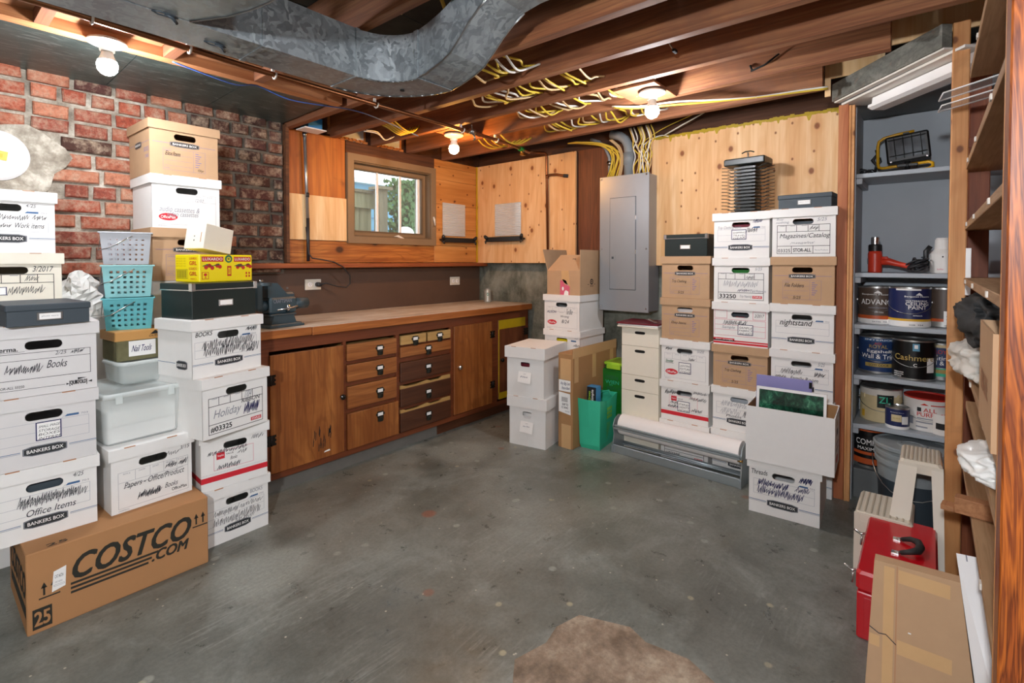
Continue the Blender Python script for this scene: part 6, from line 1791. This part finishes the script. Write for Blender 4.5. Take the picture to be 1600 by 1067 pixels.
# strip light under the header
fc = Vector((2.602, -.052, 0)) + dg * .23 + dn * -.100
t = thing('strip_light', 'white fluorescent strip light under the diagonal header beam', 'light', (fc.x, fc.y, 2.054), math.atan2(dg.y, dg.x))
b = MB(); L_ = .30
b.prism([(-.028, 0), (-.032, -.03), (-.05, -.040), (-.052, -.052), (-.03, -.060), (.03, -.060), (.052, -.050), (.05, -.036), (.032, -.03), (.028, 0)], 0, -L_, L_, 'fixture_white'); b.build('housing', t)
b = MB(); b.box((-L_ + .02, -.058, -.052), (L_ - .05, -.053, -.034), 'chrome'); b.build('lens_strip', t)

def paint_can(label, px, x, z, r, h, bands, texts, bail=True, name='paint_can', lidm='tin_steel', rz0=None):
    r_ = (px - 800) / 787
    y = x * (.6388 - .7694 * r_) / (.7694 + .6388 * r_)
    t = thing(name, label, 'paint can', (x, y, z + .0005))
    prof = [(0, 0), (r * .97, 0), (r * 1.0, .004)]; ms = [bands[0][1], bands[0][1]]
    for (v, m) in bands:
        prof.append((r, .004 + (h - .012) * v)); ms.append(m)
    prof += [(r * 1.02, h - .008), (r * 1.02, h), (r * .93, h), (r * .90, h - .007), (0, h - .007)]
    ms += [lidm] * 5
    b = MB(); b.lathe(prof, ms, n=32); body = b.build('can_body', t)
    face = math.atan2(-y, -x)
    D = Decal(lambda u, v, k: ((r + .0006 * k) * math.cos(face + (u - .5) * 2.2), (r + .0006 * k) * math.sin(face + (u - .5) * 2.2), h * v), r * 2.2, h)
    D.seg = 8
    for f_ in texts:
        if f_[0] == 'T': D.k = 3; D.text(f_[1], *f_[2:6], f_[6], .012)
        elif f_[0] == 'R': D.k = 2; D.rect(*f_[1:5], f_[5])
        elif f_[0] == 'P': D.k = 4; D.poly(f_[1], f_[2])
    D.build('label_print', t)
    if bail:
        b = MB()
        pts = []
        for i in range(17):
            a = math.pi * i / 16
            lx, lz = (r * 1.03) * math.cos(a), h * .62 - h * .28 * math.sin(a)
            out = r * 1.04 * math.sin(a)
            dx, dy = math.cos(face), math.sin(face)
            pts.append((dx * out + -dy * lx, dy * out + dx * lx, lz))
        b.tube(pts, .0016, 'tin_steel', 5)
        for q in (pts[0], pts[-1]): b.lathe([(0, .006), (.008, .004), (.008, -.004), (0, -.006)], 'tin_steel', q, 8)
        b.build('wire_bail', t)
    return t
bm = [('T', 'Benjamin Moore', .12, .76, .82, .81, 'label_white'), ('P', [(.42, .82), (.62, .82), (.52, .90)], 'label_white')]
paint_can('dark brown paint can reading ADVANCE on the paint shelf', 1371, 3.30, SH[2], .083, .195, [(.12, 'label_white'), (.22, 'band_orange'), (1, 'paint_tin_brown')], bm + [('T', 'ADVANCE', .10, .52, .95, .66, 'label_white'), ('T', 'WATERBORNE INTERIOR', .3, .42, .75, .45, 'ink_thin'), ('T', 'SATIN', .45, .30, .65, .33, 'label_white'), ('T', 'SATIN  792', .4, .05, .75, .08, 'ink_black')])
paint_can('navy paint can reading CEILING PAINT with a white paint drip, middle of the paint shelf', 1422, 3.245, SH[2], .086, .198, [(.14, 'label_white'), (.20, 'band_yellow'), (1, 'paint_tin_navy')], [('T', 'Benjamin Moore', .40, .74, .95, .79, 'label_white'), ('P', [(.62, .80), (.78, .80), (.70, .87)], 'label_white'), ('T', 'WATERBORNE', .42, .64, .90, .68, 'label_white'), ('T', 'CEILING', .42, .55, .94, .63, 'label_white'), ('T', 'PAINT', .48, .45, .88, .54, 'label_white'), ('T', 'INTERIOR', .58, .28, .78, .31, 'label_white'), ('R', .2, .92, .75, .97, 'label_white'), ('T', '508  554', .5, .05, .8, .08, 'ink_black')])
paint_can('dark brown paint can with a white price label, right end of the paint shelf', 1476, 3.32, SH[2], .085, .196, [(.14, 'tin_steel'), (.22, 'band_orange'), (1, 'paint_tin_brown')], [('R', .50, .08, .85, .42, 'label_white'), ('T', '36.99', .55, .2, .75, .3, 'ink_grey')], False)
paint_can('blue paint can reading Eggshell Wall and Trim on the second paint shelf', 1374, 3.31, SH[3], .086, .195, [(.06, 'tin_steel'), (1, 'paint_tin_blue')], [('R', .15, .88, .95, .96, 'ink_band'), ('T', 'INTERIOR', .2, .90, .9, .94, 'label_white'), ('T', 'ACE', .42, .80, .58, .85, 'carton_red'), ('T', 'ROYAL', .30, .70, .72, .79, 'gold_ink'), ('T', 'Eggshell', .25, .56, .80, .66, 'label_white'), ('T', 'Wall & Trim', .10, .42, .92, .54, 'label_white'), ('R', .1, .38, .9, .40, 'ink_band'), ('R', .2, .20, .85, .30, 'gold_ink'), ('T', 'LOW ODOR', .3, .22, .75, .28, 'ink_black')])
paint_can('black paint can reading Cashmere with a small blue square, middle of the second paint shelf', 1430, 3.245, SH[3], .088, .20, [(.04, 'tin_steel'), (1, 'paint_tin_black')], [('R', .48, .74, .62, .92, 'siding_blue'), ('R', .515, .80, .585, .89, 'label_white'), ('T', 'Cashmere', .08, .50, .95, .64, 'gold_ink'), ('T', 'C', .50, .36, .57, .43, 'label_white'), ('R', .78, .22, .98, .58, 'label_white'), ('T', 'MEDIUM LUSTRE', .05, .17, .30, .20, 'label_white'), ('T', 'INTERIOR LATEX', .05, .12, .30, .15, 'label_white'), ('T', 'DEEP BASE', .05, .07, .25, .10, 'label_white')])
paint_can('blue and green paint can reading Satin, right end of the second paint shelf', 1474, 3.33, SH[3], .084, .185, [(.1, 'tin_steel'), (.34, 'bag_green'), (.92, 'paint_tin_blue'), (1, 'tin_cream')], [('T', 'Satin', .30, .55, .60, .66, 'label_white'), ('T', 'Wall & Trim', .12, .42, .9, .53, 'label_white'), ('R', .2, .20, .85, .30, 'gold_ink'), ('T', 'ROYAL', .35, .72, .75, .82, 'carton_red')])
paint_can('tan paint-spattered pail with a dark green square label on the third shelf', 1380, 3.33, SH[4], .092, .180, [(.12, 'tin_cream'), (.80, 'tin_cream'), (1, 'soffit_white')], [('R', .42, .44, .78, .82, 'box_black'), ('T', 'ZL', .46, .58, .70, .76, 'bag_green'), ('R', .02, .1, .12, .3, 'band_yellow'), ('P', [(.1, .8), (.95, .84), (.9, .68), (.7, .74), (.5, .70), (.3, .76), (.1, .66)], 'tin_cream')])
paint_can('small navy quart paint can with a cream square label on the third shelf', 1406, 3.215, SH[4], .050, .108, [(.12, 'label_white'), (1, 'paint_tin_navy')], [('R', .28, .36, .66, .68, 'tin_cream'), ('R', .67, .26, .95, .62, 'label_white'), ('T', 'AURA', .34, .48, .60, .56, 'gold_ink'), ('T', 'Benjamin Moore', .25, .76, .75, .80, 'label_white')], False)
t = paint_can('white tapered bucket with red lid reading ALL PURPOSE on the third shelf', 1454, 3.30, SH[4], .096, .165, [(1, 'bucket_white')], [('T', 'ALL', .42, .60, .66, .72, 'carton_red'), ('T', 'PURPOSE', .30, .46, .86, .58, 'carton_red'), ('R', .30, .60, .38, .72, 'ink_black'), ('P', [(.36, .80), (.52, .80), (.44, .86)], 'carton_red'), ('R', .55, .80, .9, .83, 'carton_red'), ('R', .3, .38, .8, .41, 'ink_grey'), ('R', .04, .18, .22, .42, 'ink_grey'), ('R', .28, .26, .8, .30, 'ink_grey'), ('R', .28, .12, .5, .16, 'ink_grey')], True, 'plaster_bucket', 'carton_red')
paint_can('small white tub with a black label square, right end of the third shelf', 1479, 3.225, SH[4], .045, .10, [(1, 'bucket_white')], [('R', .2, .30, .8, .60, 'ink_black')], False, 'plastic_tub', 'bucket_white')
paint_can('dark can with orange stripes reading COMPLY MAXIMUM below the third shelf', 1363, 3.30, .1555, .080, .205, [(.10, 'tin_steel'), (.26, 'band_orange'), (.36, 'paint_tin_black'), (.44, 'band_orange'), (1, 'paint_tin_black')], [('T', 'COMPLY', .15, .62, .85, .76, 'label_white'), ('T', 'MAXIMUM', .20, .48, .82, .56, 'label_white'), ('R', .2, .08, .8, .12, 'ink_black')], False, 'paint_can', 'band_orange')
# big paint-caked bucket on the floor
t = thing('large_bucket', 'large grey paint-caked bucket with lid standing under the lowest shelf', 'bucket', (3.135, .055, 0))
b = MB(); b.lathe([(0, 0), (.125, 0), (.130, .005), (.137, .19), (.140, .26), (.150, .262), (.150, .28), (.142, .282), (.143, .30), (.152, .302), (.152, .318), (.145, .32), (.146, .335)], ['box_charcoal', 'box_charcoal', 'box_charcoal'] + ['bucket_grey'] * 9, n=40); b.build('bucket_body', t)
b = MB(); b.lathe([(.153, .335), (.157, .340), (.157, .352), (.150, .357), (.140, .350), (.06, .350), (.058, .354), (.045, .354), (.043, .349), (0, .349)], 'bucket_grey', n=40); b.build('lid', t)
b = MB(); fa = math.atan2(-.055, -3.1); pts = []
for i in range(13):
    a = math.pi * i / 12; ox, lx, lz = .158 * math.sin(a), .158 * math.cos(a), .27 - .14 * math.sin(a); pts.append((math.cos(fa) * ox - math.sin(fa) * lx, math.sin(fa) * ox + math.cos(fa) * lx, lz))
b.tube(pts, .0025, 'tin_steel', 6); b.build('wire_bail', t)

# work light
def yb(px, x):
    r_ = (px - 800) / 787
    return x * (.6388 - .7694 * r_) / (.7694 + .6388 * r_)
t = thing('work_light', 'black halogen work light with yellow tubular stand on the top grey shelf', 'work light', (3.33, yb(1415, 3.33), SH[0] + .0005), RZ)
t.scale = (.86, .86, .90)
b = MB(); b.M = Matrix.Translation((0, 0, .150)) @ Matrix.Rotation(R(-6), 4, 'Y')
b.bbox((-.105, -.02, -.075), (.105, .05, .082), 'black_plastic', .01); b.box((-.085, -.0215, -.050), (.085, -.019, .062), 'lens_grey')
for k in range(4): b.tube([(-.06 + .042 * k, -.024, -.055), (-.06 + .042 * k, -.036, .0), (-.06 + .042 * k, -.024, .068)], .0022, 'hole_dark', 5)
for zz in (-.035, .058): b.tube([(-.09, -.028, zz), (.09, -.028, zz)], .0022, 'hole_dark', 5)
b.cbox((-.085, -.022, -.066), (.008, .004, .008), 'chrome'); b.cbox((.085, -.022, -.066), (.008, .004, .008), 'chrome'); b.cbox((0, .01, .088), (.03, .02, .012), 'black_plastic')
b.build('lamp_head', t)
b = MB(); b.tube([(.03, .02, .248), (-.05, .02, .240), (-.12, .02, .226), (-.142, .02, .21), (-.148, .02, .18), (-.146, .02, .08), (-.140, .01, .055), (-.12, 0, .048), (-.05, 0, .052), (.05, 0, .058), (.10, -.01, .060), (.118, -.02, .050), (.118, -.03, .03), (.10, -.04, .018), (.05, -.05, .010), (-.05, -.055, .009), (-.12, -.055, .009), (-.12, .05, .009), (.10, .06, .009)], .0085, 'yellow_tube', 10); b.build('tube_stand', t)
b = MB(); b.bbox((-.05, -.012, .045), (.05, .02, .062), 'black_plastic', .003); b.cyl((0, 0, .028), (0, 0, .08), .014, 'black_plastic'); b.build('mounting_bracket', t)
def cord(label, px, x, z, m='wire_black', n=6, r=.05, seed=1, h=.02):
    y = yb(px, x); q = random.Random(seed); pts = []
    for k in range(n * 12):
        a = k * math.pi / 6; rr = r * (.6 + .4 * math.sin(k * .37 + seed)); pts.append((rr * math.cos(a), rr * .8 * math.sin(a), .006 + h * (k / (n * 12)) + .012 * (1 + math.sin(k * .9))))
    b = MB(); b.tube(pts, .0042, m, 6); o = b.build('coiled_cord', None, (x, y, z + .001)); tag(o, label, 'cord'); return o
cord('coiled black cord behind the work light on the top grey shelf', 1352, 3.36, SH[0], seed=3)
b = MB(); y_ = yb(1362, 3.38); b.tube([(0, 0, .0), (.0, -.01, .05), (0, .008, .08), (0, -.012, .11), (0, -.004, .135)], [.008, .006, .009, .006, .003], 'black_plastic', 6); b.tube([(0, -.005, .04), (0, -.03, .07), (0, -.025, .09)], .005, 'black_plastic', 6)
tag(b.build('twisted_clip', None, (3.44, y_, SH[0] + .03)), 'black twisted hook standing up from the cord on the top grey shelf', 'hook')
# heat gun
t = thing('heat_gun', 'orange-red heat gun standing nozzle-up on the grey shelf', 'heat gun', (3.30, yb(1367, 3.30), SH[1] + .0005), RZ)
b = MB(); b.lathe([(0, 0), (.028, 0), (.031, .004), (.032, .10), (.028, .112), (.026, .115)], 'red_plastic', n=24); b.bbox((-.033, -.012, .045), (-.026, .012, .075), 'box_charcoal', .001); b.build('gun_body', t)
b = MB(); b.lathe([(.026, .112), (.030, .114), (.030, .145), (.024, .150)], 'black_plastic', n=24); b.build('collar', t)
b = MB(); b.lathe([(.019, .148), (.019, .185), (.016, .188), (.015, .180), (0, .180)], 'chrome', n=24); b.build('nozzle', t)
b = MB(); b.tube([(.02, 0, .055), (.06, 0, .058), (.10, -.004, .045), (.135, -.008, .035), (.150, -.01, .036)], [.016, .019, .014, .013, .020], 'red_plastic', 12); b.tube([(.02, 0, .075), (.05, 0, .078), (.06, 0, .06)], .008, 'red_plastic', 8); b.build('grip', t)
cord('tangled black cord between the heat gun and the white pump', 1433, 3.26, SH[1], n=9, r=.055, seed=5, h=.05)
t = thing('white_pump', 'white bottle-shaped electric sprayer at the right end of the grey shelf', 'sprayer', (3.29, yb(1474, 3.29), SH[1] + .0005), RZ)
b = MB(); b.lathe([(0, 0), (.050, 0), (.053, .005), (.053, .06), (.052, .095), (.036, .120), (.034, .165), (.028, .175), (0, .176)], 'bucket_white', n=28); b.build('body', t)
b = MB(); b.tube([(.02, -.01, .15), (.06, -.03, .145), (.075, -.03, .146)], .013, 'bucket_white', 10); b.build('spout', t)
b = MB(); b.tube([(-.045, .01, .03), (-.068, .01, .06), (-.068, .01, .11), (-.05, .01, .135)], .011, 'black_plastic', 8); b.build('grip', t)
D = Decal(lambda u, v, k: (.0535 * math.sin((u - .5) * 1.6), -.0535 * math.cos((u - .5) * 1.6) - .0003 * k, .09 * v), .08, .09); D.text('turbo', .2, .18, .5, .28, 'ink_pink'); D.oval(.42, .86, .50, .94, 'hole_dark'); D.build('printed_mark', t)

# ================================================================== SIDE SHELVING (right of the view)
mb = MB()
for k in range(12):
    mb.box((1.1, -.47, k * .19), (3.5, -.452, k * .19 + .187), 'redwood')
mb.box((1.1, -.55, 0), (3.9, -.471, 2.2995), 'rim_wood')
struct('wall_right_side', mb)
sh = thing('side_shelving', 'tall wooden shelving along the right wall with an orange-grained end panel', 'shelf', (1.20, -.10, 0))
SM = Matrix.Translation((-1.20, .10, 0))
def SBm():
    b = MB(); b.M = SM; return b
b = SBm(); b.bbox((1.205, -.45, 0), (1.275, -.100, 2.10), 'ply_end_panel', .003); b.build('end_panel', sh)
b = SBm(); b.bbox((1.275, -.118, 0), (1.292, -.100, 2.10), 'post_fir', .002); b.build('edge_strip', sh)
b = SBm(); b.bbox((2.70, -.175, 0), (2.745, -.112, 2.09), 'redwood', .002); b.build('far_upright', sh)
b = SBm(); b.bbox((2.70, -.45, 0), (2.745, -.39, 2.09), 'redwood', .002); b.build('rear_upright', sh)
for z_, x1 in ((1.93, 2.45), (1.625, 2.699), (1.395, 2.699), (1.187, 2.699), (.889, 2.699), (.775, 2.30), (.525, 2.699)):
    if z_ == .775: continue
    b = SBm(); b.bbox((1.293, -.445, z_ - .024), (x1, -.100, z_), 'shelf_board', .002); o = b.build('shelf', sh)
    for x in (1.55, 2.05, 2.45):
        if x < x1:
            c = SBm(); c.bbox((x - .012, -.102, z_ - .018), (x + .012, -.096, z_ - .004), 'soffit_white', .001); c.build('shelf_clip', o)
b = SBm(); b.bbox((1.293, -.445, .751), (2.30, -.100, .775), 'shelf_board', .002); b.build('shelf', sh)
b = SBm(); b.bbox((2.695, -.19, 1.70), (2.70, -.11, 1.735), 'redwood', .001); b.build('cleat', sh)
b = MB(); b.bbox((2.592, -.120, 1.12), (2.5985, -.104, 1.30), 'fixture_white', .001); tag(b.build('white_strip'), 'small white plastic strip on the edge of the near fir post', 'strip')
# clear acrylic sheets sticking out
A_, B_, D_ = at(1467, 158, 2, 1.80), at(1562, 128, 2, 1.80), at(1474, 145, 2, 1.80)
C_ = B_ + (D_ - A_)
def acry(nm, lab, z_, dx):
    b = MB(); o_ = A_ + Vector((dx, 0, z_)); q = [p - A_ for p in (A_, B_, C_, D_)]
    quad_slab(b, q, .004, 'plexi')
    for u, v in ((q[0], q[1]), (q[0], q[3]), (q[3], q[2])): b.tube([u, v], .0022, 'fixture_white', 5)
    tag(b.build(nm, None, o_), lab, 'sheet')
acry('acrylic_sheet', 'clear acrylic strip poking out in front of the near fir post', 0, 0)
acry('acrylic_sheet', 'second clear acrylic strip, above and behind the one crossing the post', .03, .30)
# clothes, gloves and open carton on the shelf
def heap(name, label, cat, loc, dims, m, seed, n=84, mrows=40, fold=.16):
    from mathutils import noise
    rows = []
    off = Vector((seed * 3.1, seed * 1.7, seed))
    for i in range(mrows + 1):
        th_ = math.pi * i / mrows - math.pi / 2
        row_ = []
        for k in range(n):
            a = 2 * math.pi * k / n
            d_ = Vector((math.cos(th_) * math.cos(a), math.cos(th_) * math.sin(a), math.sin(th_)))
            e_ = Vector([math.copysign(abs(q) ** .75, q) for q in d_])
            w_ = noise.noise_vector(d_ * 1.3 + off)
            f_ = 1 + fold * 1.2 * noise.noise(d_ * 1.6 + off) - fold * 1.6 * abs(noise.noise(d_ * 3.1 + w_ * 1.2 + off)) - fold * .45 * abs(noise.noise(d_ * 7.0 + w_ * 2 + off)) + fold * .45
            row_.append((dims[0] / 2 * e_.x * f_, dims[1] / 2 * e_.y * f_, dims[2] / 2 * (max(-1, e_.z * f_) + 1)))
        row_.append(row_[0]); rows.append(row_)
    b = MB(); b.sheet(rows, m, True)
    return tag(b.build(name, None, loc), label, cat)
heap('black_jacket', 'bunched black jacket stuffed under the middle wooden shelf', 'clothing', (2.00, -.185, 1.005), (.80, .24, .150), 'cloth_black', 5, fold=.17)
heap('white_cloth', 'crumpled pale cloth below the black jacket, beside the open carton', 'cloth', (2.10, -.165, .892), (.44, .22, .125), 'cloth_white', 9, fold=.18)
t = thing('shelf_carton', 'narrow open brown carton standing on the wooden shelf by the end panel', 'box', (1.298, -.10, .8895))
b = MB(); x0, x1, y0, y1, H_ = -.005, .30, -.14, .008, .225
b.box((x0, y1 - .004, 0), (x1, y1, H_), 'kraft_card'); b.box((x0, y0, 0), (x1, y0 + .004, H_), 'kraft_card'); b.box((x0, y0 + .004, 0), (x0 + .004, y1 - .004, H_), 'kraft_card'); b.box((x1 - .004, y0 + .004, 0), (x1, y1 - .004, H_), 'kraft_card'); b.box((x0 + .004, y0 + .004, 0), (x1 - .004, y1 - .004, .004), 'kraft_card'); b.build('box_body', t)
b = MB(); b.box((x1 + .0002, -.06, 0), (x1 + .001, -.05, H_), 'slot_brown'); b.build('seam', t)
D = Decal(lambda u, v, k: (x1 - .01 - .26 * u, y1 + .0005 * k, H_ * v), .26, .22); D.text('FRAGILE', .2, .35, .8, .55, 'slot_brown', .02); D.build('printed_markings', t)
heap('plastic_bundle', 'small white plastic bag on the lower wooden shelf', 'bag', (1.50, -.14, .777), (.20, .16, .075), 'plastic_bag', 14)
b = MB(); b.bbox((-.02, -.075, 0), (.02, .07, .045), 'blocking_wood', .002); b.bbox((-.02, .07, 0), (.02, .10, .014), 'blocking_wood', .001)
tag(b.build('wood_offcut', None, (1.93, -.135, .5258), R(-8)), 'short notched wood offcut sticking out of the low wooden shelf', 'block')
# white melamine panel leaning along the shelving
t = thing('melamine_board', 'long white panel leaning against the wooden shelving at bottom right', 'panel', (1.55, -.115, 0))
b = MB()
o_ = Vector((1.55, -.115, 0))
P0 = [Vector((1.93, -.070, .405)) - o_, Vector((1.93, -.122, .410)) - o_, Vector((1.64, -.178, .0)) - o_, Vector((1.665, -.126, .0)) - o_]
quad_slab(b, P0, .012, 'fixture_white'); b.build('board', t)
b = MB(); quad_slab(b, [P0[0].lerp(P0[1], .38) + Vector((0, 0, .0006)), P0[0].lerp(P0[1], .44) + Vector((0, 0, .0006)), P0[3].lerp(P0[2], .44) + Vector((0, 0, .0006)), P0[3].lerp(P0[2], .38) + Vector((0, 0, .0006))], .0012, 'ink_grey'); b.build('edge_line', t)

# ================================================================== STEP STOOL, TOOLBOX, FOREGROUND CARTON
t = thing('step_stool', 'beige plastic two-step stool in front of the paint shelves', 'stool', (2.50, .10, 0))
SO = Matrix.Translation((-2.50, -.10, 0))
def step(nm, x0, x1, y0, y1, z_, ribs):
    b = MB(); b.M = SO; b.bbox((x0, y0, z_ - .03), (x1, y1, z_), 'stool_beige', .010); b.build(nm, t)
    b = MB(); b.M = SO
    for k in range(ribs):
        y = y0 + .012 + (y1 - y0 - .024) * k / (ribs - 1)
        b.bbox((x0 + .012, y - .003, z_ - .001), (x1 - .012, y + .003, z_ + .003), 'stool_rib', .001)
    b.build('tread_ribs', t)
step('lower_step', 2.455, 2.70, .035, .222, .235, 9)
step('upper_step', 2.585, 2.80, -.050, .085, .445, 9)
b = MB(); b.M = SO
b.prism([(2.448, 0), (2.50, 0), (2.495, .12), (2.51, .206), (2.452, .232)], 1, .205, .224, 'stool_beige'); b.build('leg', t)
b = MB(); b.M = SO
quad_slab(b, [(2.445, .222, 0), (2.445, .18, 0), (2.452, .18, .20), (2.452, .222, .20)], -.008, 'stool_beige'); quad_slab(b, [(2.452, .222, .185), (2.452, .04, .185), (2.456, .04, .232), (2.456, .222, .232)], -.008, 'stool_beige'); b.build('front_apron', t)
b = MB(); b.M = SO
quad_slab(b, [(2.39, .140, 0), (2.39, .070, 0), (2.575, .028, .425), (2.575, .088, .425)], -.018, 'stool_beige'); quad_slab(b, [(2.575, .088, .40), (2.575, -.052, .40), (2.580, -.052, .435), (2.580, .088, .435)], -.012, 'stool_beige'); b.build('leg', t)
b = MB(); b.M = SO
quad_slab(b, [(2.39, -.035, 0), (2.39, -.060, 0), (2.575, -.052, .425), (2.575, -.015, .425)], -.018, 'stool_beige'); b.build('leg', t)
for y0 in (.068, -.048):
    b = MB(); b.M = SO; b.prism([(2.86, 0), (2.90, 0), (2.80, .438), (2.74, .438)], 1, y0, y0 + .016, 'stool_beige'); b.build('leg', t)

t = thing('red_toolbox', 'glossy red metal toolbox with a black handle on the floor', 'toolbox', (2.255, .070, 0), R(0))
L_, W_, H_ = .505, .205, .226
b = MB()
b.bbox((-L_ / 2, -W_ / 2, 0), (L_ / 2, W_ / 2, .155), 'red_paint', .004)
for x in (-.252,):
    b.bbox((-L_ / 2 - .001, -W_ / 2 + .02, .02), (-L_ / 2 + .001, W_ / 2 - .02, .14), 'red_paint', .0005)
b.build('tray', t)
b = MB(); b.bbox((-L_ / 2 - .003, -W_ / 2 - .003, .157), (L_ / 2 + .003, W_ / 2 + .003, H_), 'red_paint', .010); lid = b.build('lid', t)
b = MB(); b.tube([(-.055, -.005, H_ + .008), (-.052, -.03, H_ + .018), (-.035, -.052, H_ + .022), (.0, -.058, H_ + .022), (.035, -.052, H_ + .022), (.052, -.03, H_ + .018), (.055, -.005, H_ + .008)], [.007, .009, .012, .013, .012, .009, .007], 'rubber', 10); b.build('handle', t)
b = MB()
for x in (-.055, .055): b.bbox((x - .012, -.002, H_ - .001), (x + .012, .022, H_ + .006), 'chrome', .002); b.cyl((x, -.006, H_ + .008), (x, .012, H_ + .006), .005, 'chrome')
b.build('handle_bracket', t)
for x in (-.17, .13):
    b = MB(); b.bbox((x - .012, W_ / 2 + .003, .130), (x + .012, W_ / 2 + .008, .185), 'chrome', .001); b.tube([(x, W_ / 2 + .006, .185), (x, W_ / 2 + .022, .178), (x, W_ / 2 + .045, .190)], [.004, .005, .004], 'chrome', 6); b.tube([(x, W_ / 2 + .018, .175), (x, W_ / 2 + .022, .135)], .0035, 'chrome', 6); b.build('draw_latch', t)
b = MB(); b.M = Matrix.Translation((-.02, W_ / 2 + .004, .165)) @ Matrix.Rotation(R(-90), 4, 'X'); b.lathe([(.016, 0), (.015, .006), (0, .007)], 'red_paint', n=18); b.build('hasp_disc', t)

# foreground flattened carton leaning on the toolbox
t = thing('foreground_carton', 'big flattened brown carton with tape leaning in the bottom right corner', 'box', (1.60, 0, 0))
o_ = Vector((1.60, 0, 0))
def cq(y0, z0, y1, z1, off, m, b):
    """rectangle on the leaning front face"""
    def F(y, z): return (1.585 + .115 * z - off - 1.60, y, z)
    b.add([F(y0, z0), F(y1, z0), F(y1, z1), F(y0, z1)], [(0, 1, 2, 3)], m)
b = MB()
def F(y, z, o=0): return Vector((1.585 + .115 * z + o - 1.60, y, z))
pts = [(.122, 0), (-.122, 0), (-.068, .462), (.103, .455)]
fr0 = [F(y, z) for y, z in pts]; bk0 = [F(y, z, .035) for y, z in pts]
b.add([tuple(p) for p in fr0 + bk0], [(0, 1, 2, 3), (7, 6, 5, 4), (0, 4, 5, 1), (1, 5, 6, 2), (2, 6, 7, 3), (3, 7, 4, 0)], 'kraft_card'); b.build('folded_board', t)
b = MB()
cq(.082, .0, .060, .448, .0008, 'tape', b); cq(.052, .415, -.050, .448, .0008, 'tape', b); cq(.052, .24, -.055, .275, .0008, 'tape', b); cq(.110, .24, .088, .268, .0008, 'tape', b); b.build('packing_tape', t)
b = MB(); cq(.0555, .0, .0535, .455, .0012, 'slot_brown', b); cq(.030, .30, .024, .303, .0012, 'label_white', b); b.build('fold_line', t)
b = MB(); b.tube([tuple(F(y, z, -.002)) for y, z in ((.110, .285), (.09, .275), (.075, .278), (.062, .268), (.054, .262))], .0012, 'ink_pen', 5); b.build('twine', t)
